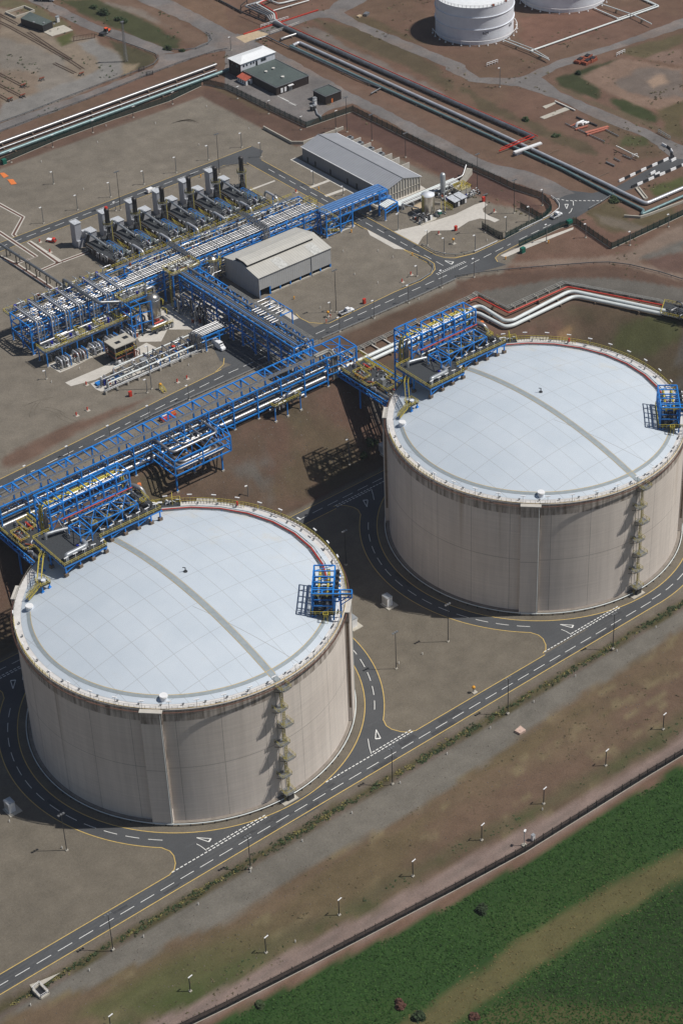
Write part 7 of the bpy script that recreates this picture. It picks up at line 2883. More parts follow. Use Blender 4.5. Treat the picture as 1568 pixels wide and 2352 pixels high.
# ---------------------------------------------------------------- fences
def fence(label, pts, h=2.7, mat='fence_green', pitch=3.3, top=0.5, zs=None, gap=0.22):
    P = [Vector((p[0], p[1], ground_z(p[0], p[1]))) for p in pts]
    t = thing('security_fence', label, 'fence', tuple(P[0]))
    pm = MB()
    pm.box(-0.06, 0.06, -0.06, 0.06, -0.2, h+top)
    first = None
    bars = MB()
    run = []
    for a, b in zip(P, P[1:]):
        L = (b-a).length
        k = max(1, round(L/pitch))
        for i in range(k+(1 if b is P[-1] else 0)):
            run.append(a+(b-a)*(i/k))
    if len(run) > 99:
        st = len(run)/99.0
    for i, p in enumerate(run):
        p.z = ground_z(p.x, p.y)
        if first is None:
            first = o = pm.build('post', mat, t, local=True)
        else:
            if i >= 99:
                bars.box(p.x-0.06, p.x+0.06, p.y-0.06, p.y+0.06, p.z-0.2, p.z+h+top)
                continue
            o = first.copy()
            C.objects.link(o)
        o.location = p-P[0]
    for a, b in zip(run, run[1:]):
        if (b-a).length > pitch*1.9:
            continue
        for z in (0.25, h-0.2):
            bars.beam(a+Vector((0, 0, z)), b+Vector((0, 0, z)), 0.06)
        n = int((b-a).length/gap)
        d = (b-a).normalized()
        for i in range(1, n):
            p = a+(b-a)*(i/n)
            s = Vector((-d.y, d.x, 0))*0.012
            w_ = d*0.09
            bars.add([p-w_+Vector((0, 0, 0.05)), p+w_+Vector((0, 0, 0.05)), p+w_+Vector((0, 0, h)), p-w_+Vector((0, 0, h))], [(0, 1, 2, 3)])
        for z in (h+0.15, h+0.35):
            bars.beam(a+Vector((0, 0, z)), b+Vector((0, 0, z)), 0.02)
    nb = len(bars.c)
    bars.c = [(0, 0)]
    o = bars.build('palisade', mat, t)
    kerb = MB()
    for a, b in zip(P, P[1:]):
        aa, bb = Vector((a.x, a.y, ground_z(a.x, a.y)+0.05)), Vector((b.x, b.y, ground_z(b.x, b.y)+0.05))
        kerb.beam(aa, bb, 0.3, 0.25)
    kerb.c = [(0, 0)]
    kerb.build('kerb', 'concrete', t)
    return t


fence('long dark perimeter fence between the track and the green field', [(x, float(np.interp(x, [-140, -84, -59, -33.8, 10.7, 34, 80, 94, 200], [-88, -94, -97.6, -100.5, -105, -107, -107.9, -108.4, -110]))) for x in (-100, -84, -59, -33.8, 10.7, 34, 80, 94, 130)], 2.7, 'fence_dark')
fence('green fence along the foot of the three pipes at the upper left', [(40, 313.0), (129, 315.4), (160, 318.5), (190, 318.6), (217, 317.2), (237, 320.4)], 2.6)
fence('green fence bending round the dark control building to the road', [(238.5, 320.6), (240.5, 318), (243.6, 309), (244.3, 279.6), (245.3, 255.2), (269.8, 253.8)], 2.7)
fence('green fence along the upper road behind the long store, down to the gate', [(269.9, 253.6), (270.0, 220.9), (270.4, 187), (271.3, 165), (271.5, 153.5), (273.4, 145), (274.4, 140), (272.8, 134.5), (269.8, 129.8), (262.6, 127.1)], 2.7)
fence('short green fence on the plant side of the gate road', [(262.0, 126.9), (250, 126.2), (241.2, 125.5)], 2.6)
fence('short green fence run standing back from the gate road by the lamp post', [(240.4, 138.0), (240.0, 131), (240.4, 126.2)], 2.6)
fence('short green fence run behind the gate, square to the road fence', [(262.6, 140), (262.4, 133), (262.2, 127.6)], 2.6)
fence('green fence on the far side of the gate road, bending round the dirt verge', [(240.3, 117.0), (251, 117.3), (262.4, 117.4), (269.4, 115.6), (267.4, 104), (265.6, 92.3), (285, 92.3), (312, 92.5), (340, 92.6)], 2.7)


def guard(label, pts, mat='galv', post=True, h=0.7):
    P = [Vector((p[0], p[1], (p[2] if len(p) > 2 else ground_z(p[0], p[1])))) for p in pts]
    t = thing('crash_barrier', label, 'crash barrier', tuple(P[0]))
    m = MB()
    for a, b in zip(P, P[1:]):
        m.beam(a+Vector((0, 0, h)), b+Vector((0, 0, h)), 0.14, 0.38)
    m.build('rail', mat, t)
    m = MB()
    n = 0
    for a, b in zip(P, P[1:]):
        k = max(1, int((b-a).length/4))
        for i in range(k):
            if n < 100:
                p = a+(b-a)*(i/k)
                m.box(p.x-0.08, p.x+0.08, p.y-0.08, p.y+0.08, p.z-0.1, p.z+h)
                n += 1
    m.build('post', 'dark_steel', t)
    return t


A_, B_, D_, E_, F_ = (640, 480), (1280, 480), (0, 0), (640, 0), (1280, 0)
guard('pale crash barrier along the road above the embankment, left of the pipe bridge', [(-8, 109), (20, 110.6), (45, 112.6), (68, 114.9), (86, 114.9), (99, 114.9), (140, 115.0)])
guard('pale crash barrier along the road above the embankment, right of the cross rack', [(142, 115.0), (160.5, 114.6), (181, 114.4), (206, 114.6)])
guard('dark crash barrier along the curve of the dirt road', TT(*B_, [(0, 735), (160, 712), (290, 695), (600, 668), (950, 642), (1060, 640), (1200, 657), (1400, 705), (1568, 758)]), 'grey_steel')
guard('curved crash barrier at the road corner by the concrete apron', TT(*A_, [(1335, 515), (1420, 562), (1490, 582), (1568, 588)])+TT(*B_, [(60, 580), (130, 562)]))
guard('white crash barrier beside the gate road below the apron', TT(*B_, [(130, 565), (210, 530), (288, 494)]), 'white_paint')
guard('white crash barrier along the short fence by the gate', TT(*B_, [(335, 470), (470, 405), (598, 345)]), 'white_paint')
guard('white crash barrier curving past the gate to the junction', TT(*B_, [(600, 340), (660, 310), (712, 268), (715, 240), (690, 205), (655, 182)]), 'white_paint')
guard('pale crash barrier from the junction to the black and white blocks', TT(*B_, [(918, 270), (1000, 225), (1090, 165)]))
guard('curved crash barrier round the corner of the gravel yard near the pickup', TT(*A_, [(1320, 600), (1380, 630), (1418, 668), (1400, 715), (1330, 758), (1200, 812)]))
guard('dark crash barrier beside the road under the pipe bridge', TT(*A_, [(840, 343), (890, 372), (940, 402)]), 'grey_steel')
guard('dark crash barrier opposite, at the foot of the blue bridge', TT(*A_, [(890, 290), (950, 320), (1030, 358)]), 'grey_steel')
guard('dark crash barrier round the corner behind the stacks', [(193, 249.4), (199, 248.6), (203.6, 246.4), (205.6, 243)], 'grey_steel')
guard('long post and rail barrier on the near side of the upper left road', TT(*D_, [(0, 912), (220, 828), (600, 688), (820, 600), (1050, 508), (1260, 428), (1480, 358), (1568, 342)]), 'grey_steel')
guard('kerb rail on the far side of the upper left road', TT(*D_, [(0, 850), (170, 790), (420, 690), (720, 575), (960, 490), (1060, 448), (1092, 410), (1075, 380), (1000, 350), (860, 300), (720, 252)]), 'grey_steel')
guard('curved barrier at the road fork on the green bank', TT(*D_, [(1180, 348), (1260, 352), (1350, 340), (1430, 308), (1460, 275), (1445, 245), (1415, 228)]), 'grey_steel')

# ---------------------------------------------------------------- black and white road blocks
def block(x, y, rz, col, lab):
    m = MB()
    L = 3.0
    prof = [(-0.42, 0), (0.42, 0), (0.34, 0.25), (0.16, 0.95), (-0.16, 0.95), (-0.34, 0.25)]
    vs = [(s*L/2, a, b) for s in (-1, 1) for a, b in prof]
    m.add(vs, [(5, 4, 3, 2, 1, 0), (6, 7, 8, 9, 10, 11)]+[(i, (i+1) % 6, 6+(i+1) % 6, 6+i) for i in range(6)])
    o = solo('road_block', m, col, lab, 'road block', 'black and white road blocks', (x, y, ZP+0.05))
    o.rotation_euler = (0, 0, rz)
nn = ['first', 'second', 'third', 'fourth', 'fifth', 'sixth', 'seventh', 'eighth', 'ninth', 'tenth', 'eleventh', 'twelfth']
for i in range(10):
    block(308.6+3.25*i, 129.6+0.12*min(i, 4), 0.03, 'white_paint' if i % 2 == 0 else 'black_paint', '%s road block of the upper row, counted from the pipelines' % nn[i])
for i in range(11):
    block(308.6+3.15*i, 122.5-0.05*i, -0.02, 'black_paint' if i % 2 == 0 else 'white_paint', '%s road block of the lower row, counted from the pipelines' % nn[i])
pk = TT(1640, 380, [(1270, 175), (1340, 215), (1385, 265), (1390, 310)], ZP, 5.6)
for i, p in enumerate(pk):
    q0, q1 = pk[max(i-1, 0)], pk[min(i+1, 3)]
    block(p[0], p[1], math.atan2(q1[1]-q0[1], q1[0]-q0[0]), 'white_paint' if i % 2 == 0 else 'black_paint', '%s road block of the curved row, counted from the top' % nn[i])
for i, (x, y) in enumerate(((1085, 605), (1155, 625), (1410, 400))):
    p = T(1640, 380, x, y, ZP, 5.6)
    block(p[0], p[1], 0.1, 'white_paint', ('lone white road block on the road edge, left of two', 'lone white road block on the road edge, right of two', 'lone white road block at the bend of the road')[i])

# ---------------------------------------------------------------- lamp posts
def pix(p):
    d = np.array(p)-CAM
    z = d@FW
    return 784+FPX*(d@RT)/z, 1176-FPX*(d@UP)/z


def height_from(tile, bx, by, ty, z=None, s=2.45):
    b = T(*tile, bx, by, ZP if z is None else z, s)
    gz = z if z is not None else ZP
    y0, y1 = pix(b)[1], pix((b[0], b[1], gz+1))[1]
    return b, max(1.0, ((by-ty)/s*0.81667)/(y0-y1))


def lamp_post(kind, h):
    t = thing('lamp_post', 'lamp post', 'lamp post')
    m = MB()
    if kind == 'tall':
        m.lathe(0, 0, [(0.14, 0), (0.09, h)], 8)
        m.build('pole', 'dark_steel', t)
        m = MB()
        m.beam((-0.9, 0, h), (0.9, 0, h), 0.12)
        for x in (-0.8, 0, 0.8):
            m.cbox(x, 0.12, h-0.15, 0.5, 0.6, 0.3)
        m.build('floodlights', 'grey_steel', t)
    elif kind == 'fence':
        m.lathe(0, 0, [(0.15, 0), (0.12, h)], 8)
        m.build('pole', 'dark_steel', t)
        m = MB()
        m.cbox(0.5, 0.1, h, 1.4, 0.26, 0.14, 0.1)
        m.build('lamp_head', 'white_paint', t)
    else:
        m.lathe(0, 0, [(0.17, 0), (0.12, h)], 8)
        m.build('pole', 'grey_steel', t)
        m = MB()
        m.beam((0, 0, h), (-0.5, 0.1, h+0.12), 0.09)
        m.cbox(-0.6, 0.1, h, 0.95, 0.45, 0.25)
        m.build('lamp_head', 'white_paint', t)
    m = MB()
    m.cbox(0, 0, -0.15, 0.75, 0.75, 0.45)
    m.build('base', 'concrete', t)
    return t


protos = {}
def lamp(kind, tile, bx, by, ty, label, z=None, s=2.45, group=None, rz=0.0):
    b, h = height_from(tile, bx, by, ty, z, s)
    key = (kind, round(h*2)/2)
    zz = ground_z(b[0], b[1]) if z is None else z
    loc = (b[0], b[1], zz)
    if key not in protos:
        o = lamp_post(kind, key[1])
        protos[key] = o
        o.location = loc
    else:
        o = dup(protos[key], loc)
    o['label'] = label
    o['group'] = group or {'tall': 'tall floodlight masts', 'fence': 'lamps along the track', 'lamp': 'lamp posts in the plant'}[kind]
    o.rotation_euler = (0, 0, rz)


fr_lamps = [((0, 2400), 763, 1190, 1122), ((0, 2400), 1312, 950, 855), ((640, 2400), 265, 685, 588), ((640, 2400), 768, 425, 325), ((640, 2400), 1275, 158, 62), ((1280, 1920), 180, 1085, 988), ((1280, 1920), 606, 835, 740), ((1280, 1920), 1033, 572, 475), ((1280, 1920), 1428, 322, 225)]
for i, a in enumerate(fr_lamps):
    lamp('fence', *a, 'white headed lamp, %s from the left in the row beside the pale track' % (nn[i] if i else 'first'), 0.0, rz=0.05)
for a, l in ((((0, 2400), 780, 662, 425), 'first from the left'), (((640, 2400), 158, 103, -110), 'second from the left'), (((640, 1920), 1135, 698, 455), 'third from the left'), (((1280, 1920), 360, 212, -30), 'fourth from the left'), (((1280, 1440), 1082, 942, 710), 'rightmost')):
    lamp('tall', *a, 'tall dark floodlight mast, %s of the row along the green ditch' % l, 0.0)
lamp('tall', (0, 1920), 462, 1155, 912, 'tall floodlight mast on the gravel left of the nearer tank foot', 0.0)
lamp('tall', (640, 1440), 1160, 1080, 835, 'tall floodlight mast alone on the gravel between the two tanks', 0.0)
lamp('tall', (640, 1440), 1517, 893, 640, 'tall floodlight mast in front of the farther tank beside the ring road', 0.0)
lamp('tall', (640, 1440), 815, 365, 140, 'floodlight mast standing in the shadow between the tanks', 0.0)
lamp('lamp', (640, 960), 838, 850, 680, 'mast at the toe of the embankment left of the farther tank', 1.5)
lamp('lamp', (640, 960), 145, 1105, 1000, 'mast on the brown slope behind the nearer tank', 2.5)
lamp('tall', A_, 748, 975, 695, 'tall mast on the gravel beside the white pickup')
lamp('tall', (0, 480), 832, 272, 15, 'tall mast beside the road, left of the small white van')
lamp('tall', (0, 0), 1512, 1200, 932, 'tall mast rising behind the fifth stack')
lamp('tall', E_, 822, 910, 670, 'tall mast beside the far corner of the green fence')
lamp('tall', E_, 993, 970, 790, 'mast at the back of the long store, near its far end')
lamp('tall', E_, 1225, 1085, 920, 'mast at the back of the long store, halfway along')
lamp('tall', B_, 150, 160, -110, 'tall mast on the brown bank behind the valve block')
lamp('tall', B_, 403, 293, 70, 'tall mast on the brown bank behind the concrete apron')
lamp('tall', B_, 205, 427, 165, 'tall mast in front of the concrete apron, near the short fence')
L1 = [((0, 960), 195, 960, 855, 'first'), ((0, 960), 478, 790, 718, 'second'), ((0, 960), 762, 665, 580, 'third'), ((0, 960), 1034, 545, 440, 'fourth'), ((0, 960), 1304, 405, 305, 'fifth'), ((640, 480), 772, 1110, 1010, 'sixth'), ((640, 480), 1008, 1018, 895, 'seventh'), ((640, 480), 1246, 912, 790, 'eighth'), ((640, 480), 1474, 808, 688, 'ninth')]
for tile, bx, by, ty, l in L1:
    lamp('lamp', tile, bx, by, ty, '%s lamp post from the left along the road above the embankment' % l)
lamp('lamp', B_, 128, 735, 610, 'lamp post with white box base at the mouth of the dirt road')
L2 = [((0, 480), 302, 362, 258, 'first'), ((0, 480), 537, 270, 168, 'second'), ((0, 480), 764, 182, 80, 'third'), ((0, 480), 994, 94, 0, 'fourth'), ((0, 0), 1216, 1190, 1085, 'fifth'), ((0, 0), 1437, 1102, 1003, 'sixth'), ((640, 0), 98, 1015, 918, 'seventh'), ((640, 0), 230, 1082, 983, 'eighth')]
for tile, bx, by, ty, l in L2:
    lamp('lamp', tile, bx, by, ty, '%s lamp post from the left on the far side of the road behind the stacks' % l)
lamp('lamp', (0, 480), 800, 278, 215, 'short lamp post at the foot of the tall mast beside the van')
lamp('lamp', (0, 480), 372, 92, 10, 'lamp post on a pale base alone in the upper gravel yard')
lamp('lamp', A_, 592, 95, 0, 'lamp post on the gravel before the far end of the long store')
lamp('lamp', A_, 795, 170, 105, 'lamp post on the gravel beside the blue bridge and the long store')
lamp('lamp', A_, 1175, 408, 302, 'lamp post at the left tip of the concrete apron')
lamp('lamp', A_, 1375, 515, 410, 'lamp post at the road corner of the concrete apron')
lamp('lamp', A_, 1490, 568, 462, 'lamp post behind the curved barrier, left one')
lamp('lamp', B_, 135, 557, 450, 'lamp post behind the white barrier, below the short fence')
lamp('lamp', B_, 350, 422, 322, 'lamp post behind the gate fence, near the apron end')
lamp('lamp', B_, 505, 350, 250, 'lamp post inside the fence corner beside the gate')
lamp('lamp', B_, 626, 490, 375, 'lamp post on the pale path outside the gate fence')
lamp('lamp', B_, 598, 240, 130, 'lamp post on a white box at the fence bend near the junction')
lamp('lamp', B_, 895, 462, 368, 'lamp post outside the fence on the dirt verge, left one')
lamp('lamp', B_, 1200, 515, 420, 'lamp post outside the fence on the dirt verge, middle one')
lamp('lamp', B_, 1465, 388, 300, 'lamp post outside the fence on the dirt verge, right one')
lamp('lamp', (0, 960), 322, 260, 200, 'short lamp post on the gravel left of the pipe skids')
lamp('lamp', (0, 960), 1046, 328, 40, 'tall lamp post in front of the metering skid')
lamp('lamp', (0, 960), 1016, 355, 262, 'short lamp post beside the tall one before the metering skid')
lamp('lamp', A_, 709, 965, 905, 'short lamp post beside the yellow monitor near the pickup')
lamp('lamp', A_, 1303, 728, 655, 'lamp post inside the curved barrier of the gravel yard')
FL = [((0, 0), 80, 1120, 1045, 'first'), ((0, 0), 365, 1015, 935, 'second'), ((0, 0), 642, 915, 832, 'third'), ((0, 0), 920, 810, 735, 'fourth'), ((0, 0), 1190, 718, 638, 'fifth')]
for tile, bx, by, ty, l in FL:
    lamp('fence', tile, bx, by, ty, '%s lamp from the left along the fence below the three pipes' % l)
EL = [((640, 0), 68, 680, 600, 'first'), ((640, 0), 282, 785, 700, 'second'), ((640, 0), 503, 895, 810, 'third'), ((640, 0), 745, 885, 770, 'fourth')]
for tile, bx, by, ty, l in EL:
    lamp('fence', tile, bx, by, ty, '%s lamp from the left along the fence before the dark building' % l)
lamp('lamp', F_, 305, 600, 470, 'black pole lamp at the road fork by the left oil tank')
lamp('lamp', E_, 24, 348, 258, 'lamp post on the road behind the white upper storey')

# ---------------------------------------------------------------- lattice mast and gates at the upper left
b = T(*D_, 870, 425)
lm = thing('lattice_mast', 'grey lattice mast on the grassy corner by the upper left road', 'mast', b)
hm = 19.0
for a in range(45, 405, 90):
    m = MB()
    m.beam((b[0]+0.9*math.cos(R(a)), b[1]+0.9*math.sin(R(a)), 17), (b[0]+0.35*math.cos(R(a)), b[1]+0.35*math.sin(R(a)), 17+hm), 0.12)
    m.build('leg', 'grey_steel', lm)
m = MB()
for i in range(12):
    z0, z1 = 17+hm*i/12, 17+hm*(i+1)/12
    r0, r1 = 0.9-0.55*i/12, 0.9-0.55*(i+1)/12
    for a in range(45, 405, 90):
        m.beam((b[0]+r0*math.cos(R(a)), b[1]+r0*math.sin(R(a)), z0), (b[0]+r1*math.cos(R(a+90)), b[1]+r1*math.sin(R(a+90)), z1), 0.07)
m.build('lacing', 'grey_steel', lm)
m = MB()
m.cbox(b[0], b[1], 17+hm, 1.6, 0.8, 0.5)
m.build('floodlights', 'grey_steel', lm)
def gate(label, pts, mat='grey_steel', h=2.0):
    P = [Vector(p) for p in pts]
    t = thing('site_gate', label, 'gate', pts[0])
    m = MB()
    for a, b2 in zip(P, P[1:]):
        L = (b2-a).length
        for z in (0.3, h):
            m.beam(a+Vector((0, 0, z)), b2+Vector((0, 0, z)), 0.14)
        k = int(L/0.7)
        for i in range(k+1):
            p = a+(b2-a)*(i/k)
            m.beam(p, p+Vector((0, 0, h)), 0.10 if i % k else 0.24)
    m.build('gate_leaf', mat, t)
gate('rusty barred gate across the yard entrance near the lattice mast', TT(*D_, [(510, 285), (655, 262)]), 'rail_steel', 2.4)
gate('small open gate leaf beside the upper left road, right of two', TT(*D_, [(1012, 525), (1055, 515)]), 'dark_steel')
gate('small open gate leaf beside the upper left road, left of two', TT(*D_, [(958, 495), (995, 482)]), 'dark_steel')
gate('dark sliding gate frame beside the gate road', TT(*B_, [(185, 400), (300, 470), (325, 475)]), 'fence_dark', 1.6)

# ---------------------------------------------------------------- railway sidings
rails = [([(-80, 60), (120, 165)], 'uppermost'), ([(-90, 105), (70, 185), (250, 285), (480, 415), (570, 475)], 'long'), ([(200, 220), (360, 330), (490, 410)], 'branching'), ([(375, 435), (520, 505)], 'short isolated'), ([(-60, 480), (185, 605)], 'upper of three dead end'), ([(-60, 555), (170, 675)], 'middle of three dead end'), ([(-60, 625), (75, 700)], 'lowest of three dead end')]
for pl_, nm in rails:
    P = [Vector(p) for p in TT(*D_, pl_, ZP+0.12)]
    t = thing('railway_track', '%s siding track in the upper left yard' % nm, 'railway track', tuple(P[0]))
    for s in (-0.72, 0.72):
        m = MB()
        for a, b2 in zip(P, P[1:]):
            n_ = Vector((-(b2-a).y, (b2-a).x, 0)).normalized()*s
            m.beam(a+n_, b2+n_, 0.14, 0.2)
        m.c = [(0, 0)]
        m.build('rail', 'rail_steel', t)
    m = MB()
    for a, b2 in zip(P, P[1:]):
        L = (b2-a).length
        n_ = Vector((-(b2-a).y, (b2-a).x, 0)).normalized()*1.3
        k = int(L/1.1)
        for i in range(k):
            p = a+(b2-a)*(i/max(k, 1))-Vector((0, 0, 0.12))
            m.beam(p-n_, p+n_, 0.26, 0.12)
    m.c = [(0, 0)]
    o = m.build('sleepers', 'sleeper', t)
    o['kind'] = 'stuff'
for i, (x, y) in enumerate(((562, 518), (290, 553), (162, 598), (158, 668), (72, 692))):
    p = T(*D_, x, y)
    t = thing('buffer_stop', '%s at the end of the siding tracks, upper left' % ('rightmost buffer stop', 'buffer stop standing alone', 'upper buffer stop of three', 'middle buffer stop of three', 'lowest buffer stop of three')[i], 'buffer stop', p, 'buffer stops')
    m = MB()
    for s in (-0.8, 0.8):
        m.beam((p[0]+s, p[1]+1.0, 17), (p[0]+s*0.7, p[1], 18.5), 0.3)
        m.beam((p[0]+s, p[1]-1.0, 17), (p[0]+s*0.7, p[1], 18.5), 0.3)
    m.build('frame', 'dark_steel', t)
    m = MB()
    m.beam((p[0]-1.3, p[1]-0.3, 18.3), (p[0]+1.3, p[1]-0.3, 18.3), 0.4)
    m.build('beam', 'rust', t)

# ---------------------------------------------------------------- vehicles
def wheels(t, xs, w, r=0.36):
    for x in xs:
        for s in (-1, 1):
            m = MB()
            m.tube([(x, s*(w/2-0.22), r), (x, s*(w/2+0.02), r)], r, 16)
            o = m.build('wheel', 'tyre', t, local=True)
            m = MB()
            m.tube([(x, s*(w/2+0.0), r), (x, s*(w/2+0.03), r)], r*0.55, 12)
            m.build('rim', 'galv', o, local=True)


def loft(mb, secs):                             # closed body from cross sections along x: (x, [(y,z)...])
    n = len(secs[0][1])
    vs = [(x, y, z) for x, pr_2 in secs for y, z in pr_2]
    fs = []
    for k in range(len(secs)-1):
        for i in range(n):
            a, b3 = k*n+i, k*n+(i+1) % n
            fs.append((a, b3, b3+n, a+n))
    fs.append(tuple(range(n))[::-1])
    fs.append(tuple(range((len(secs)-1)*n, len(secs)*n)))
    return mb.add(vs, fs)


def sec(w, z0, z1, wt=None, belt=None):
    wt = w if wt is None else wt
    b_ = z0+(z1-z0)*0.5 if belt is None else belt
    return [(-w/2, z0), (w/2, z0), (w/2+0.03, b_), (wt/2, z1-0.08), (wt/2-0.12, z1), (-wt/2+0.12, z1), (-wt/2, z1-0.08), (-w/2-0.03, b_)]


def van(label, loc, rz, L=6.0, H=2.6, W=2.0, name='parked_van'):
    t = thing(name, label, 'van', loc)
    t.rotation_euler = (0, 0, rz)
    m = MB()
    h = L/2
    loft(m, [(-h, sec(W*0.97, 0.35, H-0.08, W*0.88)), (-h+0.1, sec(W, 0.3, H, W*0.9)), (h-1.9, sec(W, 0.3, H, W*0.9)), (h-1.15, sec(W, 0.3, H*0.72, W*0.85, 1.1)), (h-0.95, sec(W, 0.3, H*0.5+0.1, W*0.9, 0.9)), (h-0.1, sec(W*0.95, 0.3, H*0.38+0.1, W*0.85, 0.7)), (h, sec(W*0.85, 0.4, H*0.3+0.05, W*0.75, 0.6))])
    m.build('body', 'vehicle_white', t, local=True)
    m = MB()
    x0, x1 = h-1.84, h-1.12
    m.add([(x0+0.06, -W*0.41, H*0.97), (x1+0.09, -W*0.42, H*0.66), (x1+0.09, W*0.42, H*0.66), (x0+0.06, W*0.41, H*0.97)], [(0, 1, 2, 3)])
    m.build('windscreen', 'glass_dark', t, local=True)
    for s in (-1, 1):
        m = MB()
        m.add([(h-2.7, s*W*0.485, H*0.58), (h-1.35, s*W*0.49, H*0.55), (h-1.6, s*W*0.465, H*0.82), (h-2.6, s*W*0.462, H*0.86)], [(0, 1, 2, 3)])
        m.build('side_window', 'glass_dark', t, local=True)
        m = MB()
        m.cbox(h-0.12, s*W*0.36, 0.62, 0.18, 0.3, 0.22)
        m.build('headlight', 'galv', t, local=True)
        m = MB()
        m.cbox(-h-0.01, s*W*0.44, 1.1, 0.06, 0.16, 0.5)
        m.build('tail_light', 'red_paint', t, local=True)
    wheels(t, (-h+1.1, h-1.0), W, 0.36)
    return t


def pickup(label, loc, rz, L=5.6, W=1.95, double=True):
    t = thing('pickup_truck', label, 'pickup', loc)
    t.rotation_euler = (0, 0, rz)
    h = L/2
    m = MB()
    loft(m, [(-0.2 if double else 0.3, sec(W, 0.4, 1.1, W, 0.8)), (-0.19, sec(W, 0.4, 1.95, W*0.8, 1.1)), (0.2, sec(W, 0.4, 2.0, W*0.82, 1.1)), (1.2, sec(W, 0.4, 1.95, W*0.8, 1.1)), (1.75, sec(W, 0.4, 1.15, W*0.9, 0.9)), (h-0.1, sec(W*0.95, 0.4, 1.0, W*0.85, 0.7)), (h, sec(W*0.85, 0.45, 0.8, W*0.75, 0.6))])
    m.build('cab', 'vehicle_white', t, local=True)
    m = MB()
    m.add([(1.22, -0.74, 1.9), (1.74, -0.84, 1.2), (1.74, 0.84, 1.2), (1.22, 0.74, 1.9)], [(0, 1, 2, 3)])
    m.build('windscreen', 'glass_dark', t, local=True)
    for s in (-1, 1):
        m = MB()
        m.add([(-0.05, s*0.975, 1.15), (1.35, s*0.975, 1.15), (1.05, s*0.83, 1.82), (0.0, s*0.83, 1.84)], [(0, 1, 2, 3)])
        m.build('side_window', 'glass_dark', t, local=True)
        m = MB()
        m.cbox(h-0.08, s*0.7, 0.65, 0.14, 0.34, 0.2)
        m.build('headlight', 'galv', t, local=True)
    m = MB()
    m.box(-h, -0.22, -W/2, W/2, 0.55, 0.7)
    for s in (-1, 1):
        m.box(-h, -0.22, s*W/2-0.06*(s > 0), s*W/2+0.06*(s < 0), 0.7, 1.12)
    m.box(-h, -h+0.07, -W/2+0.06, W/2-0.06, 0.7, 1.12)
    m.c = [(0, 0)]
    m.build('load_bed', 'vehicle_white', t, local=True)
    m = MB()
    m.box(-h+0.08, -0.24, -W/2+0.08, W/2-0.08, 0.7, 0.76)
    m.build('bed_floor', 'dark_steel', t, local=True)
    wheels(t, (-h+1.1, h-0.9), W, 0.38)
    return t


p0_, p1_ = T(0, 960, 1488, 15), T(0, 960, 1560, 75)
van('tall white van parked under the low blue pipe rack', ((p0_[0]+p1_[0])/2-0.5, (p0_[1]+p1_[1])/2+0.6, ZP+0.05), R(-90), 6.4, 2.7)
p = T(0, 480, 1045, 145)
van('small white van driving on the road behind the stacks', (p[0], p[1], ZP+0.06), R(2), 4.5, 1.9, 1.8, 'small_van')
p = T(*A_, 826, 985)
pickup('white pickup with an open bed on the road by the gravel yard', (p[0], p[1]+0.6, ZP+0.06), R(-2), 6.0)
p = T(*B_, 700, 322)
pickup('white pickup driving in through the gate by the junction', (p[0], p[1]+0.5, ZP+0.07), R(6), 5.4)
p = T(0, 480, 357, 490)
t = thing('utility_cart', 'small red and white utility truck parked on the gravel near the stacks', 'utility truck', (p[0], p[1], ZP))
t.rotation_euler = (0, 0, R(-60))
m = MB()
m.box(-1.9, 1.9, -0.85, 0.85, 0.4, 0.9)
m.build('chassis', 'red_paint', t, local=True)
m = MB()
loft(m, [(0.7, sec(1.7, 0.9, 1.9, 1.4)), (1.5, sec(1.7, 0.9, 1.8, 1.4)), (1.95, sec(1.6, 0.8, 1.2, 1.3))])
m.build('cab', 'red_paint', t, local=True)
m = MB()
m.box(-1.85, 0.6, -0.8, 0.8, 0.92, 1.15)
m.build('load_bed', 'vehicle_white', t, local=True)
m = MB()
m.add([(1.52, -0.6, 1.75), (1.98, -0.65, 1.2), (1.98, 0.65, 1.2), (1.52, 0.6, 1.75)], [(0, 1, 2, 3)])
m.build('windscreen', 'glass_dark', t, local=True)
wheels(t, (-1.2, 1.3), 1.7, 0.33)
p = T(*D_, 345, 10)
t = thing('lorry', 'dark lorry with a white cab on the road at the top left edge', 'lorry', (p[0]-1, p[1]+2, ZP+0.06))
t.rotation_euler = (0, 0, R(-50))
m = MB()
m.box(-4.5, 2.2, -1.2, 1.2, 0.9, 2.6)
m.build('body', 'dark_steel', t, local=True)
m = MB()
loft(m, [(2.4, sec(2.4, 0.6, 2.9, 2.2)), (3.9, sec(2.4, 0.6, 2.8, 2.2)), (4.4, sec(2.3, 0.6, 1.8, 2.0))])
m.build('cab', 'vehicle_white', t, local=True)
m = MB()
m.add([(3.93, -0.95, 2.65), (4.42, -1.0, 1.8), (4.42, 1.0, 1.8), (3.93, 0.95, 2.65)], [(0, 1, 2, 3)])
m.build('windscreen', 'glass_dark', t, local=True)
wheels(t, (-3, -1.8, 3.2), 2.4, 0.5)
p = T(*D_, 738, 228)
t = thing('tractor', 'orange and dark tractor with an implement on the upper left road', 'tractor', (p[0], p[1], ZP+0.06))
t.rotation_euler = (0, 0, R(15))
m = MB()
loft(m, [(0.3, sec(1.2, 0.7, 1.6, 1.0)), (2.2, sec(1.1, 0.7, 1.5, 0.9)), (2.4, sec(0.9, 0.8, 1.3, 0.8))])
m.build('bonnet', 'orange_hiviz', t, local=True)
m = MB()
loft(m, [(-1.1, sec(1.7, 0.9, 2.6, 1.4)), (0.3, sec(1.7, 0.9, 2.6, 1.4))])
m.build('cab', 'glass_dark', t, local=True)
m = MB()
m.cbox(-0.4, 0, 2.6, 1.6, 1.5, 0.15)
m.build('cab_roof', 'orange_hiviz', t, local=True)
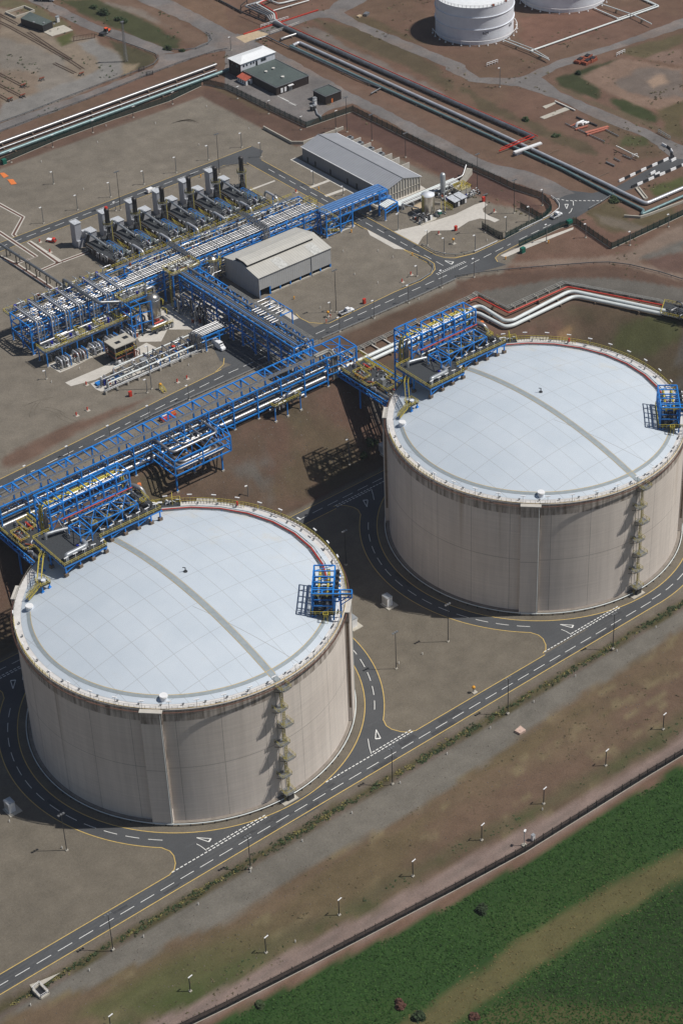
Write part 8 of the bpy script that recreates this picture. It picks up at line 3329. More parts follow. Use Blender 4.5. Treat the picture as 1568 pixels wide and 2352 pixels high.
wheels(t, (-0.6,), 2.0, 0.85)
wheels(t, (1.8,), 1.7, 0.5)
m = MB()
m.box(-4.2, -1.4, -1.3, 1.3, 0.5, 1.3)
m.build('implement', 'dark_steel', t, local=True)
p = T(0, 960, 1090, 520)
p = (p[0]+2.0, p[1]-3.0, p[2])
t = thing('mobile_pump', 'red mobile pump unit with white tank behind the ladder frame of the long rack', 'pump unit', (p[0], p[1], ZP))
t.rotation_euler = (0, 0, R(5))
m = MB()
m.box(-3, 3, -1.1, 1.1, 0.4, 1.2)
m.build('frame', 'red_paint', t, local=True)
m = MB()
m.tube([(-2.6, 0.3, 1.8), (1.0, 0.3, 1.8)], 0.6, 12)
m.build('tank', 'white_paint', t, local=True)
m = MB()
m.cbox(1.9, 0, 1.2, 1.8, 1.8, 1.1)
m.build('engine_box', 'orange_paint', t, local=True)

# ---------------------------------------------------------------- two workers in orange
def person(label, loc, rz, arm):
    t = thing('person', label, 'person', loc)
    t.rotation_euler = (0, 0, rz)
    me2 = bpy.data.meshes.new('body')
    J = [(0, 0, .95, .15), (0, 0, 1.2, .15), (0, 0, 1.42, .17), (0, .01, 1.55, .06), (0, .02, 1.62, .085), (0, .02, 1.74, .10), (0, .02, 1.80, .06),
         (.09, 0, .9, .11), (.11, .03, .5, .075), (.12, -.02, .09, .05), (.12, .12, .05, .04),
         (-.09, 0, .9, .11), (-.13, -.04, .5, .075), (-.15, -.12, .09, .05), (-.15, .03, .05, .04),
         (.2, 0, 1.42, .07), (.27, .04, 1.15, .05), (.27, .18+arm*.1, .95+arm*.25, .04), (-.2, 0, 1.42, .07), (-.28, -.03, 1.15, .05), (-.26, .1, .93, .04)]
    Ed = [(0, 1), (1, 2), (2, 3), (3, 4), (4, 5), (5, 6), (0, 7), (7, 8), (8, 9), (9, 10), (0, 11), (11, 12), (12, 13), (13, 14), (2, 15), (15, 16), (16, 17), (2, 18), (18, 19), (19, 20)]
    me2.from_pydata([j[:3] for j in J], Ed, [])
    o = bpy.data.objects.new('body', me2)
    C.objects.link(o)
    md = o.modifiers.new('skin', 'SKIN')
    for i, j in enumerate(J):
        me2.skin_vertices[0].data[i].radius = (j[3], j[3])
    me2.skin_vertices[0].data[0].use_root = True
    ss = o.modifiers.new('sub', 'SUBSURF')
    ss.levels = ss.render_levels = 1
    me2.materials.append(M['orange_hiviz'])
    o.parent = t
    m = MB()
    m.lathe(0, 0.02, [(0.13, 1.76), (0.125, 1.84), (0.07, 1.91), (0.0, 1.92)], 12)
    m.build('helmet', 'white_paint', t, local=True)
    m = MB()
    m.lathe(0, 0.055, [(0.02, 1.60), (0.075, 1.64), (0.085, 1.72), (0.07, 1.78)], 10)
    m.build('face', 'skin', t, local=True)
    for q in (-1, 1):
        m = MB()
        x, y, z = (.27, .2+arm*.1, .93+arm*.25) if q > 0 else (-.26, .12, .9)
        for k in range(4):
            m.beam((x+0.018*(k-1.5), y, z), (x+0.02*(k-1.5), y+0.05, z-0.08), 0.018)
        m.beam((x-q*0.04, y, z), (x-q*0.05, y+0.05, z-0.03), 0.02)
        m.cbox(x, y-0.01, z-0.02, 0.075, 0.04, 0.07)
        m.c = [(0, 0)]
        m.build('hand', 'skin', t, local=True)
    return t


p = T(*A_, 707, 1013)
person('worker in orange overalls standing at the yellow monitor', (p[0], p[1], ZP), R(120), 1.0)
p = T(*A_, 680, 1050)
person('worker in orange overalls walking on the road edge near the pickup', (p[0], p[1], ZP+0.05), R(200), 0.0)

# ---------------------------------------------------------------- fire monitors, hydrants, cabinets, markers
def hydrant(label, p, kind=0):
    t = thing('fire_hydrant', label, 'hydrant', (p[0], p[1], ZP), 'red hydrants in the gravel')
    m = MB()
    m.lathe(0, 0, [(0.24, 0), (0.22, 0.8), (0.13, 0.9), (0.13, 1.3), (0.24, 1.35), (0.02, 1.5)], 10)
    m.build('body', 'red_paint', t, local=True)
    m = MB()
    m.tube([(-0.36, 0, 1.05), (0.36, 0, 1.05)], 0.13, 8)
    m.build('outlet', 'red_paint', t, local=True)
    m = MB()
    m.cbox(0.1, -0.3, 0.0, 1.3, 1.3, 0.14)
    m.build('slab', 'concrete', t, local=True)
for tile, x, y, l in (((0, 960), 528, 512, 'leftmost red hydrant on the gravel below the metering skid'), ((0, 960), 604, 476, 'small red valve post right of the leftmost hydrant'), ((0, 960), 596, 300, 'red hydrant at the left tip of the metering slab'), ((0, 960), 1288, 258, 'red hydrant on the gravel near the road, right of the yellow monitor'), ((0, 960), 1222, 282, 'red valve post at the end of the short pipe by the road'), ((0, 480), 1058, 182, 'red hydrant beside the small white van'), ((0, 480), 275, 492, 'red hydrant left of the red utility truck'), ((0, 480), 346, 562, 'red valve post on the pale strip below the red utility truck'), (A_, 1200, 768, 'red hydrant at the bottom of the gravel yard near the curved barrier'), (A_, 1260, 718, 'thin red post near the curved barrier'), (A_, 470, 150, 'red hydrant before the rightmost stack'), (B_, 265, 285, 'red hydrant in the gravel beyond the apron end'), (A_, 1452, 438, 'red hydrant by the dashed line on the apron')):
    hydrant(l, T(*tile, x, y))
for tile, x, y, l in (((0, 960), 900, 378, 'red fire cabinet standing in the gravel below the metering skid'), (A_, 941, 915, 'red fire cabinet in the gravel near the road by the pickup'), (B_, 2, 412, 'red fire cabinet in front of the concrete apron'), (B_, 193, 212, 'red fire cabinet at the far end of the concrete apron')):
    p = T(*tile, x, y)
    t = thing('fire_cabinet', l, 'fire cabinet', (p[0], p[1], ZP), 'red fire cabinets')
    m = MB()
    m.cbox(0, 0, 0, 1.05, 0.8, 1.9)
    m.build('case', 'red_paint', t, local=True)
    m = MB()
    m.cbox(0.0, -0.42, 0.2, 0.8, 0.04, 1.5)
    m.build('door', 'red_paint', t, local=True)
    m = MB()
    m.cbox(0, 0, 1.9, 1.2, 0.95, 0.1)
    m.build('lid', 'red_paint', t, local=True)
def monitor(label, p, z=ZP):
    t = thing('water_monitor', label, 'water monitor', (p[0], p[1], z), 'yellow topped monitors')
    m = MB()
    m.lathe(0, 0, [(0.14, 0), (0.14, 1.7)], 8)
    m.build('post', 'grey_steel', t, local=True)
    m = MB()
    m.lathe(0, 0, [(0.05, 1.7), (0.5, 1.8), (0.55, 2.2), (0.3, 2.5), (0.02, 2.55)], 12)
    m.build('cover', 'line_orange', t, local=True)
    m = MB()
    m.cbox(0.2, -0.2, 0, 1.5, 1.2, 0.25)
    m.build('slab', 'concrete', t, local=True)
monitor('yellow covered monitor beside the worker near the pickup', T(*A_, 692, 1008))
monitor('yellow covered monitor with a short stair above the road', T(0, 960, 1108, 330))
monitor('yellow covered monitor on a slab below the concrete apron', T(*A_, 1553, 505))
monitor('yellow covered monitor beside the road between the tanks', T(1280, 1920, 125, 68, 0.0), 0.0)
p = T(0, 960, 1120, 340)
t = thing('monitor_stair', 'short timber stair with yellow rail below the monitor by the road', 'stair', (p[0], p[1], ZP))
m = MB()
a, b2 = T(0, 960, 1105, 312, ZP+0.9), T(0, 960, 1138, 352, ZP+0.2)
tr, rl = flight(a, b2, 1.1)
mm = MB()
mm.v, mm.f, mm.s, mm.c = tr.v, tr.f, tr.s, [(0, 0)]
mm.build('tread', 'sand', t)
rl.c = [(0, 0)]
rl.build('railing', 'yellow_steel', t)
for i, (tile, x, y, z, l) in enumerate((((640, 1440), 1100, 640, 0.0, 'white kiosk on a slab in the shade between the tanks'), ((640, 1440), 858, 785, 0.0, 'white kiosk on a slab just right of the nearer tank'), ((0, 1920), 75, 880, 0.0, 'white kiosk on a slab in the shade at the left edge'), ((640, 960), 1072, 770, 0.8, 'white kiosk against the wall foot left of the farther tank'))):
    p = T(*tile, x, y, z)
    t = thing('equipment_kiosk', l, 'kiosk', (p[0], p[1], z), 'white kiosks by the tanks')
    m = MB()
    m.cbox(0, 0, 0.25, 2.0, 2.6, 3.3)
    m.build('case', 'white_paint', t, local=True)
    m = MB()
    m.cbox(0, 0, 3.55, 2.2, 2.8, 0.12)
    m.build('lid', 'galv', t, local=True)
    m = MB()
    for k in range(4):
        m.cbox(-1.01, -0.8+0.55*k, 0.7, 0.03, 0.4, 2.4)
    m.build('louvre', 'galv', t, local=True)
    m = MB()
    m.cbox(0.4, -0.4, -0.05, 3.9, 4.2, 0.3)
    m.build('slab', 'concrete', t, local=True)
for tile, x, y, l, sx2 in ((B_, 462, 565, 'green cabinet at the near end of the gate fence', 1.8), (B_, 782, 382, 'green gatehouse cabinet on a pale post at the far end of the gate path', 2.2), (D_, 33, 1130, 'green cabinet at the left edge below the three pipes', 1.8)):
    p = T(*tile, x, y)
    t = thing('gate_cabinet', l, 'cabinet', (p[0], p[1], ZP))
    m = MB()
    m.cbox(0, 0, 0.15 if sx2 < 2 else 1.4, sx2, sx2*0.8, 2.1 if sx2 < 2 else 1.3)
    m.build('case', 'green_cabinet', t, local=True)
    m = MB()
    m.cbox(0, 0, 0, sx2*(1.0 if sx2 < 2 else 0.4), sx2*(0.8 if sx2 < 2 else 0.4), 0.15 if sx2 < 2 else 1.4)
    m.build('base', 'concrete', t, local=True)
mk = MB()
mk.lathe(0, 0, [(0.16, 0), (0.14, 0.85), (0.02, 0.95)], 8)
mpos = [((640, 1920), 1187, 695, 0), ((640, 1920), 1510, 495, 0), ((640, 1920), 855, 902, 0), ((640, 1920), 514, 1095, 0), ((1280, 1920), 240, 316, 0), ((1280, 1920), 538, 136, 0), ((1280, 1440), 1378, 798, 0), ((1280, 1440), 1110, 962, 0), ((1280, 1440), 825, 1135, 0), ((0, 2400), 1367, 355, 0), ((0, 2400), 990, 578, 0), ((0, 2400), 617, 810, 0), ((640, 2400), 158, 130, 0), ((0, 2400), 213, 1050, 0), ((0, 1920), 430, 1142, 0), ((0, 1920), 68, 960, 0), ((640, 1440), 1178, 1046, 0), ((640, 1440), 1341, 982, 0), ((640, 1440), 893, 743, 0), ((1280, 1920), 598, 878, 0), ((640, 2400), 466, 612, 0),
        ((0, 480), 577, 132, 1), ((0, 0), 675, 985, 1), ((0, 0), 1072, 853, 1), ((0, 0), 733, 870, 1), ((0, 0), 287, 1118, 1), ((0, 0), 1424, 737, 1), ((0, 0), 1372, 1002, 1), ((0, 960), 357, 285, 1), ((0, 960), 550, 192, 1), ((0, 960), 745, 102, 1), ((0, 960), 1300, 168, 1), (A_, 874, 718, 1), (A_, 1034, 776, 1), (A_, 1138, 600, 1), (A_, 638, 948, 1), (A_, 1036, 556, 1), (A_, 1315, 888, 1), (E_, 147, 890, 1), (B_, 217, 484, 1), (A_, 795, 560, 1)]
first = None
for tile, x, y, up in mpos:
    p = T(*tile, x, y, ZP if up else 0.0)
    if first is None:
        first = o = mk.build('marker_post', 'stone_white', None)
        tag(o, 'small white marker post standing in the gravel', 'marker post', 'white marker posts')
    else:
        o = first.copy()
        C.objects.link(o)
    o.location = (p[0], p[1], ground_z(p[0], p[1]))
mk2 = MB()
mk2.lathe(0, 0, [(0.2, 0), (0.18, 0.9), (0.05, 1.0)], 8)
mk2.cbox(0, 0.0, 0.9, 0.55, 0.3, 0.3)
first = None
for tile, x, y in ((A_, 853, 425), (A_, 1272, 585), (A_, 458, 885), (B_, 345, 612), ((840, 380), 580, 1075), (A_, 628, 130), (B_, 640, 500), ((0, 480), 1385, 45)):
    p = T(*tile, x, y) if tile != (840, 380) else T(840, 380, x, y, ZP, 3.92)
    if first is None:
        first = o = mk2.build('valve_marker', 'line_orange', None)
        tag(o, 'short orange valve post standing in the gravel of the plant', 'valve post', 'orange valve posts')
    else:
        o = first.copy()
        C.objects.link(o)
    o.location = (p[0], p[1], ZP)
# camera mast and box by the track
p = T(1280, 1920, 472, 1122, 0.0)
t = thing('camera_mast', 'white camera mast on a block beside the track fence', 'camera mast', (p[0], p[1], ground_z(p[0], p[1])))
m = MB()
m.lathe(0, 0, [(0.12, 0), (0.09, 5.2)], 8)
m.build('pole', 'galv', t, local=True)
m = MB()
m.cbox(0.2, 0, 5.2, 1.0, 0.5, 0.4, 0.5)
m.build('camera', 'white_paint', t, local=True)
m = MB()
m.cbox(0, 0, -0.1, 1.3, 1.1, 0.5)
m.build('base', 'concrete', t, local=True)
p = T(1280, 1920, 533, 1085, 0.0)
t = thing('camera_box', 'white cabinet beside the camera mast at the track fence', 'cabinet', (p[0], p[1], ground_z(p[0], p[1])))
m = MB()
m.cbox(0, 0, 0.1, 0.9, 0.8, 1.9)
m.build('case', 'white_paint', t, local=True)
m = MB()
m.cbox(0, 0, 2.0, 1.0, 0.9, 0.1)
m.build('lid', 'galv', t, local=True)
m = MB()
c4 = [T(1280, 1920, x, y, 0.0) for x, y in ((407, 342), (444, 362), (484, 338), (446, 308))]
m.prism(c4, -0.3, 0.75)
solo('manhole_chamber', m, 'concrete_pink', 'pinkish concrete chamber at the edge of the gravel strip', 'chamber')
c4 = TT(0, 2400, [(228, 945), (285, 1005), (340, 970), (275, 905)], 0.0)
t = thing('culvert_pit', 'dark open culvert pit with a railed concrete rim at the lower left', 'culvert', c4[0])
m = MB()
m.poly([(x, y, 0.1) for x, y, z in c4], 0.5, 0.9, True)
m.build('rim', 'concrete', t)
m = MB()
m.sheet(c4, 0.06)
m.build('water', 'black_paint', t)
m = MB()
m.rail([(x, y, 0.4) for x, y, z in c4], 1.1, 1.5, 0.08, True)
m.build('railing', 'white_paint', t)
m = MB()
m.sheet(TT(0, 2400, [(205, 905), (275, 880), (420, 820), (320, 890), (230, 945)], 0.05))
solo('culvert_apron', m, 'concrete', 'pale concrete apron beside the culvert pit', 'apron')
# pipe troughs in the gravel
tro = [([(-60, 205), (0, 232), (160, 320), (95, 440), (110, 452)], 'kinked dark cable trough with pale edges at the left'), ([(200, 490), (400, 632), (430, 628)], 'dark cable trough beside the pale strip left of the stacks'), ([(-60, 395), (0, 425), (250, 592), (110, 640)], 'cable trough ending in a corner on the gravel at the left'), ([(430, 625), (600, 562), (640, 548)], 'cable trough running to the leftmost vaporiser'), ([(410, 632), (300, 680), (260, 692)], 'cable trough continuing towards the overhead pipe'), ([(0, 590), (120, 650), (300, 770), (360, 812)], 'dark trench under the overhead pipe at the left')]
for pl_, nm in tro:
    P = TT(0, 480, pl_, ZP+0.06)
    t = thing('cable_trough', nm, 'cable trough', P[0])
    m = MB()
    m.strip([(x, y, z+0.02) for x, y, z in P], 0.9)
    m.build('cover', 'rust_dark', t)
    m = MB()
    m.strip(P, 2.0)
    m.build('kerb', 'concrete_pale', t)
oh = TT(0, 480, [(-60, 560), (0, 535), (45, 525)], 20.6)
op = T(0, 480, 70, 600)
ov = thing('overhead_pipe', 'silver overhead pipe on blue grey legs at the left edge', 'pipeline', (op[0], op[1], ZP))
m = MB()
m.pipe([(40, 253, 21.0), (89.5, 251.0, 21.0), (90.2, 213.0, 21.0), (90.3, 196, 21.0)], 0.55, 10, 1.5)
m.build('pipe', 'pipe_dull', ov)
for k in range(6):
    y = 245-7.2*k
    m = MB()
    m.poly([(89.5, y, 17), (89.5, y, 20.6), (91.0, y, 20.6), (91.0, y, 17)], 0.3)
    m.build('leg', 'dark_steel', ov)
# orange pads
for i, pl_ in enumerate(([(0, 18), (30, 15), (62, 38), (28, 52)], [(52, 62), (92, 60), (118, 92), (80, 98)], [(-60, 110), (-20, 108), (5, 125), (-30, 140)])):
    m = MB()
    m.prism(TT(0, 480, pl_), ZP+0.02, ZP+0.15)
    solo('orange_cover', m, 'orange_paint', ('upper one of the orange sheets lying on the gravel at the left edge', 'lower orange sheet lying on the gravel at the left edge', 'orange sheet half cut off by the left edge')[i], 'sheet')
# scrap and beams near the upper road
def beamthing(name, mat, label, a, b2, w, h=None, z=17.5, tile=F_):
    m = MB()
    m.beam(T(*tile, *a, z), T(*tile, *b2, z), w, h)
    solo(name, m, mat, label, 'beam')
beamthing('steel_beam', 'pipe_salmon', 'widest red beam in the scrap yard, upper of the pair', (895, 915), (1052, 872), 1.3, 0.5)
beamthing('steel_beam', 'pipe_salmon', 'red beam in the scrap yard, lower of the pair', (905, 930), (1048, 885), 0.7, 0.5)
beamthing('steel_beam', 'pipe_salmon', 'short red beam left of the red pair in the scrap yard', (826, 892), (910, 868), 0.7, 0.5)
beamthing('steel_beam', 'pipe_salmon', 'thin red beam at the left of the scrap yard', (790, 870), (835, 850), 0.4, 0.4)
beamthing('steel_pile', 'dark_steel', 'long dark pipe at the back of the scrap yard', (832, 805), (975, 865), 0.5)
beamthing('steel_pile', 'grey_steel', 'thin grey pole left in the scrap yard', (757, 850), (1025, 975), 0.35)
beamthing('steel_pile', 'grey_steel', 'thin grey pole right in the scrap yard', (1030, 890), (1122, 938), 0.35)
beamthing('steel_pile', 'stone_white', 'pale pole lying by the concrete strips', (685, 697), (822, 760), 0.5)
beamthing('steel_pile', 'stone_white', 'pale pole on short legs below the scrap yard', (1105, 1005), (1260, 1082), 0.4, None, 18.6)
beamthing('steel_pile', 'grey_steel', 'short grey pole below the pale pole on legs', (1150, 1068), (1210, 1094), 0.4)
beamthing('steel_pile', 'grey_steel', 'small grey pole near the lower end of the scrap yard', (1092, 1090), (1132, 1110), 0.4)
beamthing('steel_pile', 'grey_steel', 'lowest grey pole near the pipelines', (1035, 1115), (1095, 1142), 0.5)
for i, pl_ in enumerate(([(598, 735), (700, 700), (690, 715), (620, 750)], [(580, 810), (770, 735), (790, 755), (610, 822)])):
    m = MB()
    m.prism(TT(*F_, pl_), ZP-0.1, ZP+0.18)
    solo('concrete_strip', m, 'concrete', ('upper broken concrete strip in the red soil', 'lower broken concrete strip in the red soil')[i], 'strip')
for i, (x, y) in enumerate(((848, 868), (868, 842), (885, 850), (902, 852))):
    p = T(*F_, x, y)
    m = MB()
    if i == 0:
        m.pipe([(p[0]-1.6, p[1], 17.2), (p[0]-1.0, p[1], 18.6), (p[0]+1.0, p[1]-0.4, 18.6), (p[0]+1.6, p[1]-0.6, 17.2)], 0.6, 10)
    else:
        m.tube([(p[0]-0.9, p[1], 17.5), (p[0]+0.9, p[1]-0.3, 17.5)], 0.5, 10)
    solo('pipe_offcut', m, 'white_paint', ('white pipe bend lying in the scrap yard', 'first white offcut behind the white bend', 'second white offcut behind the white bend', 'third white offcut behind the white bend')[i], 'offcut')
for i, (x, y) in enumerate(((855, 428), (905, 405), (905, 437), (940, 422))):
    p = T(*F_, x, y)
    t = thing('scrap_bundle', '%s of the four rusty bundles by the road' % ('leftmost', 'farthest', 'nearest', 'rightmost')[i], 'scrap', (p[0], p[1], ZP), 'rusty bundles')
    m = MB()
    rg = random.Random(i)
    for k in range(7):
        m.beam((rg.uniform(-1.2, -3), rg.uniform(-1.4, 1.4), rg.uniform(0.2, 1.6)), (rg.uniform(1.2, 3), rg.uniform(-1.4, 1.4), rg.uniform(0.2, 1.6)), 0.5)
    m.cbox(0, 0, 0, 4.4, 2.6, 1.3, 0.1)
    m.c = [(0, 0)]
    m.build('bars', 'rust', t, local=True)
    m = MB()
    m.cbox(0.3, 0.1, 1.3, 2.6, 1.8, 0.5, 0.3)
    m.build('top_sheet', 'black_paint', t, local=True)
for tile, pl_, l in ((F_, [(215, 458), (290, 432)], 'white post and rail marker by the road below the left oil tank'), (F_, [(1108, 388), (1165, 362)], 'white slanted rail by the bare ground at the right'), (F_, [(1395, 915), (1478, 965)], 'grey handrail at the culvert beside the right road'), (F_, [(1215, 1090), (1250, 1082)], 'low rail near the black and white blocks')):
    P = TT(*tile, pl_)
    t = thing('roadside_rail', l, 'rail', P[0])
    m = MB()
    m.rail(P, 1.6, 1.5, 0.18)
    m.build('rail', 'white_paint' if 'white' in l else 'galv', t)
P = TT(1280, 480, [(1160, 320), (1270, 328), (1330, 310), (1568, 220), (1700, 170)])
m = MB()
m.poly([(x, y, z+0.4) for x, y, z in P], 0.5, 1.2)
solo('kerb_wall', m, 'concrete', 'long low concrete wall below the pipelines at the right edge', 'wall')
P = TT(1280, 480, [(1240, 125), (1300, 200), (1322, 195), (1262, 120)])
t = thing('drain_channel', 'narrow concrete drain running down beside the bridge', 'drain', P[0])
m = MB()
m.poly([(x, y, z+0.3) for x, y, z in P], 0.4, 0.6, True)
m.build('kerb', 'concrete', t)
m = MB()
m.sheet(P, ZP+0.08)
m.build('floor', 'concrete_pale', t)
p = T(640, 0, 955, 105)
t = thing('pallet_stack', 'pale timber pallets and a cage on the verge near the road fork', 'pallets', p)
m = MB()
m.cbox(p[0], p[1], 17, 3, 2, 1.2, 0.4)
m.build('cage', 'grey_steel', t)
m = MB()
m.cbox(p[0]-3.5, p[1]+1, 17, 2.4, 1.6, 0.6, 0.2)
m.build('pallet', 'sand', t)

# ---------------------------------------------------------------- vegetation
def leaves(mb, cx, cy, cz, rx, ry, rz_, n, s, rg):
    for i in range(n):
        while True:
            u, v, w2 = rg.uniform(-1, 1), rg.uniform(-1, 1), rg.uniform(-0.2, 1)
            if 0.12 < u*u+v*v+w2*w2 < 1:
                break
        x, y, z = cx+u*rx, cy+v*ry, cz+w2*rz_
        a, b4 = rg.uniform(0, 2*PI), rg.uniform(-0.9, 0.9)
        q = s*rg.uniform(0.5, 1.3)
        d1 = Vector((math.cos(a), math.sin(a), b4*0.5))*q
        d2 = Vector((-math.sin(a)*0.6, math.cos(a)*0.6, 0.6*rg.random()))*q
        o = Vector((x, y, z))
        mb.v.extend([tuple(o-d1-d2), tuple(o+d1-d2), tuple(o+d1*0.6+d2), tuple(o-d1*0.6+d2)])
        k = len(mb.v)-4
        mb.f.append((k, k+1, k+2, k+3))
        mb.s.append(False)


rg = random.Random(77)
for i, (tile, x, y, r, l) in enumerate(((D_, 720, 95, 4.2, 'largest dark bush on the green bank at the upper left'), (D_, 645, 55, 2.2, 'small bush above the largest one on the green bank'), (D_, 825, 135, 2.2, 'small bush right of the largest one on the green bank'), (D_, 865, 155, 2.4, 'bush right of the pair on the green bank'), (D_, 1150, 345, 2.6, 'bush at the lower end of the green bank by the road'), (D_, 1258, 352, 1.6, 'small bush at the barrier of the road fork'), (F_, 850, 510, 1.8, 'dark bush on the green mound by the rusty bundles'), (F_, 475, 830, 2.0, 'bush on the grassy strip right of the pipelines'), (F_, 690, 940, 1.8, 'small bush on the grassy strip above the red gantry'), (B_, 1095, 210, 2.4, 'bush on the verge beside the pipeline bend'), ((640, 960), 985, 760, 2.6, 'green bush in the shade at the foot of the embankment'), ((640, 960), 940, 820, 1.8, 'bright green bush at the embankment foot'), ((640, 2400), 1180, 1050, 1.6, 'reddish bush in the green field'), ((640, 2400), 1300, 1130, 2.0, 'dark bush at the bottom edge of the field'), ((1280, 2400), 135, 1125, 1.5, 'red brown bush at the bottom of the dry band'), ((1280, 2400), 185, 388, 2.2, 'dark thicket alone in the green field'), ((640, 2400), 225, 1045, 1.4, 'small dark bush at the field edge by the fence'))):
    z = 0.0 if tile[1] > 900 else ZP
    p = T(*tile, x, y, z)
    gz = ground_z(p[0], p[1])
    t = thing('bush', l, 'bush', (p[0], p[1], gz), 'bushes')
    m = MB()
    for k in range(6):
        a = rg.uniform(0, 6.28)
        m.tube([(0, 0, -0.1), (math.cos(a)*r*0.3, math.sin(a)*r*0.3, r*0.35), (math.cos(a)*r*0.6, math.sin(a)*r*0.6, r*0.6)], [0.09, 0.06, 0.03], 5)
    m.c = [(0, 0)]
    m.build('stems', 'sleeper', t, local=True)
    m = MB()
    for k in range(5):
        leaves(m, rg.uniform(-.5, .5)*r, rg.uniform(-.5, .5)*r, 0.1, r*rg.uniform(.4, .7), r*rg.uniform(.4, .7), r*rg.uniform(.4, .85), 130, 0.30, rg)
    m.c = [(0, 0)]
    m.build('foliage', 'leaf_dark' if i in (0, 6, 13, 15) else ('leaf_red' if i in (12, 14) else 'leaf'), t, local=True)
# ditch plants, three tints of one growth
for mat, n, amp, seed in (('leaf', 330, 0.7, 1), ('leaf_yellow', 230, 0.6, 2), ('leaf_dark', 420, 0.9, 3)):
    rg = random.Random(seed)
    m = MB()
    for i in range(n):
        x = rg.uniform(-100, 175)
        dens = float(fbm(np.array([x+seed*50.0]), np.array([0.0]), 16)[0])
        if dens < -0.02 and rg.random() < 0.8:
            continue
        y = -60.6+rg.gauss(0, 0.8)*amp
        if x > 138:
            a = (x-138)/47.0
            if a > 1:
                continue
            y += 47*(1-math.cos(a))*0.75
        leaves(m, x, y, ground_z(x, y), 0.8, 0.55, 0.45, 8, 0.22, rg)
    o = struct('ditch_plants', m, mat, 'stuff')
# crop: tilted blades all over the field
rg2 = np.random.default_rng(5)
def blades(name, n, mat, s0, s1, cond):
    N = n*3
    x = rg2.uniform(-75, 150, N)
    y = rg2.uniform(-190, -98, N)
    fx = np.interp(x, [-140, -84, -59, -33.8, 10.7, 34, 80, 94, 200], [-88, -94, -97.6, -100.5, -105, -107, -107.9, -108.4, -110])
    ok = (y < fx-3.0-1.5*vnoise(x, y, 5)) & cond(x, y) & (y > -165+0.35*(x-60))
    x, y = x[ok][:n], y[ok][:n]
    n_ = len(x)
    a = rg2.uniform(0, 2*PI, n_)
    s = rg2.uniform(s0, s1, n_)
    dx, dy = np.cos(a)*s, np.sin(a)*s
    h0 = s*rg2.uniform(0.05, 0.5, n_)
    k1, k2 = rg2.normal(0, 0.32, n_)*s, rg2.normal(0, 0.32, n_)*s     # leaf pads lean this way and that
    V = np.stack([np.stack([x-dx, y-dy, h0-k1], 1), np.stack([x+dy*0.7, y-dx*0.7, h0-k2], 1), np.stack([x+dx, y+dy, h0+k1], 1), np.stack([x-dy*0.7, y+dx*0.7, h0+k2], 1)], 1).reshape(-1, 3)
    me3 = bpy.data.meshes.new(name)
    me3.vertices.add(len(V))
    me3.vertices.foreach_set('co', V.ravel())
    me3.loops.add(n_*4)
    me3.loops.foreach_set('vertex_index', np.arange(n_*4, dtype=np.int32))
    me3.polygons.add(n_)
    me3.polygons.foreach_set('loop_start', (np.arange(n_)*4).astype(np.int32))
    me3.polygons.foreach_set('loop_total', np.full(n_, 4, np.int32))
    me3.update()
    me3.validate()
    me3.materials.append(M[mat])
    o = bpy.data.objects.new(name, me3)
    C.objects.link(o)
    o['kind'] = 'stuff'


bandc = lambda x: np.interp(x, [-60, -19, 0.5, 25, 61, 150], [-137.5, -134.5, -133.6, -134, -137.2, -141])
blades('crop_plants', 30000, 'crop_leaf', 0.18, 0.42, lambda x, y: np.abs(y-bandc(x)) > 4.6+2*vnoise(x, y, 6))
blades('crop_plants', 24000, 'crop_leaf_pale', 0.15, 0.38, lambda x, y: np.abs(y-bandc(x)) > 4.0+3*vnoise(x, y, 6))
blades('dry_grass', 5000, 'dry_leaf', 0.15, 0.35, lambda x, y: np.abs(y-bandc(x)) < 6.5)
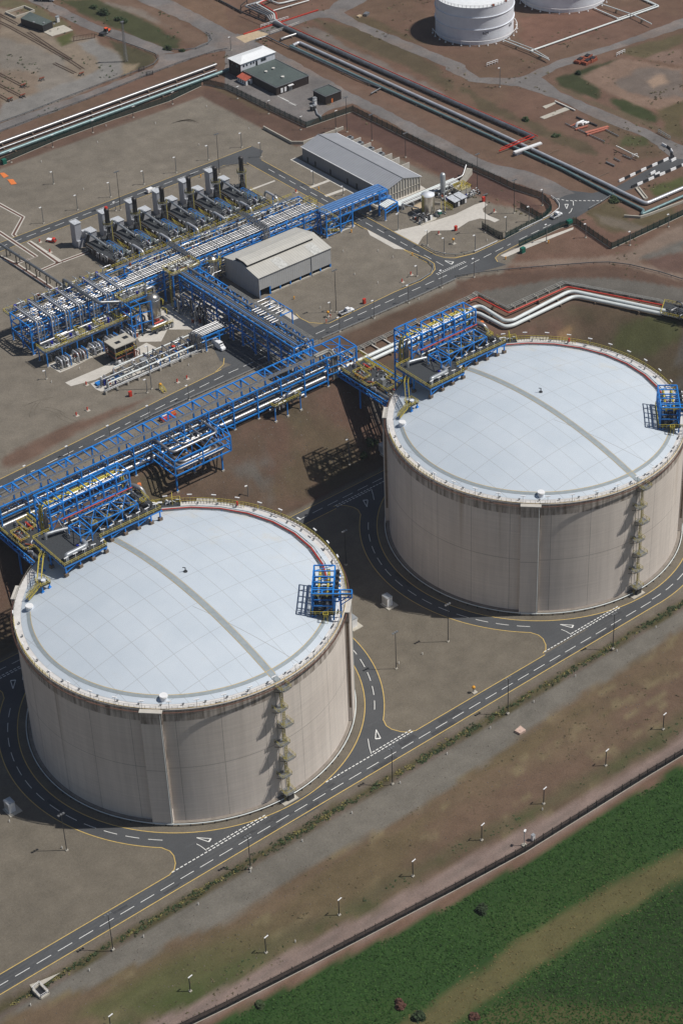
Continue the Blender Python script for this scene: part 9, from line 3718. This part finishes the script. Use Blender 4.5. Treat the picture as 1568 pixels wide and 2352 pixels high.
# scattered tufts and stones on the bank and verge
def scatter(name, n, mat, s0, s1, xr, yr, cond, stone):
    m = MB()
    rg = random.Random(hash(name) % 1000 if False else len(name)*7+n)
    k = 0
    for i in range(n*4):
        x, y = rg.uniform(*xr), rg.uniform(*yr)
        if not cond(x, y):
            continue
        z = ground_z(x, y)
        s = rg.uniform(s0, s1)
        if stone:
            a = rg.uniform(0, 3)
            m.v.extend([(x+s*math.cos(a+q*PI/2), y+s*math.sin(a+q*PI/2), z-0.05) for q in range(4)]+[(x, y, z+s*0.9)])
            b5 = len(m.v)-5
            m.f.extend([(b5, b5+1, b5+4), (b5+1, b5+2, b5+4), (b5+2, b5+3, b5+4), (b5+3, b5, b5+4)])
            m.s.extend([False]*4)
        else:
            leaves(m, x, y, z, s, s, s*0.8, 6, s*0.5, rg)
        k += 1
        if k >= n:
            break
    m.c = [(0, 0)]
    struct(name, m, mat, 'stuff')


fe_y = lambda x: float(np.interp(x, [-140, -84, -59, -33.8, 10.7, 34, 80, 94, 200], [-88, -94, -97.6, -100.5, -105, -107, -107.9, -108.4, -110]))
scatter('bank_tufts', 600, 'tuft', 0.12, 0.4, (-100, 150), (-95, -74), lambda x, y: float(vnoise(np.array([x]), np.array([y]), 8)[0]) > 0.45, False)
scatter('bank_tufts', 260, 'leaf', 0.15, 0.45, (-100, 150), (-102, -86), lambda x, y: abs(y-float(np.interp(x, [-140, -84, -54, -32, -10, 17, 60, 101, 200], [-84, -87, -91, -92.7, -95.7, -97.3, -101.6, -101.6, -102]))-2.5) < 2.5 and float(vnoise(np.array([x]), np.array([y]), 6)[0]) > 0.5, False)
scatter('slope_stones', 900, 'stone_grey', 0.10, 0.32, (20, 190), (62, 90), lambda x, y: 1 < ground_z(x, y) < 16.6, True)
scatter('slope_stones', 700, 'stone_grey', 0.10, 0.30, (-100, 150), (-90, -57), lambda x, y: True, True)
scatter('rough_grass', 700, 'tuft', 0.3, 0.8, (255, 420), (60, 360), lambda x, y: float(vnoise(np.array([x]), np.array([y]), 14)[0]) > 0.62 and not (268 < x < 312 and y > 120) and math.hypot(x-367, y-283) > 24, False)
scatter('rough_grass', 400, 'leaf', 0.3, 0.8, (120, 300), (335, 470), lambda x, y: float(vnoise(np.array([x+300]), np.array([y]), 12)[0]) > 0.62, False)

# ---------------------------------------------------------------- summer haze over the whole site
hz = MB()
hz.box(-2100, 2100, -2100, 2100, -7.5, 430)
ho = hz.build('haze', 'haze', None)
ho['kind'] = 'stuff'
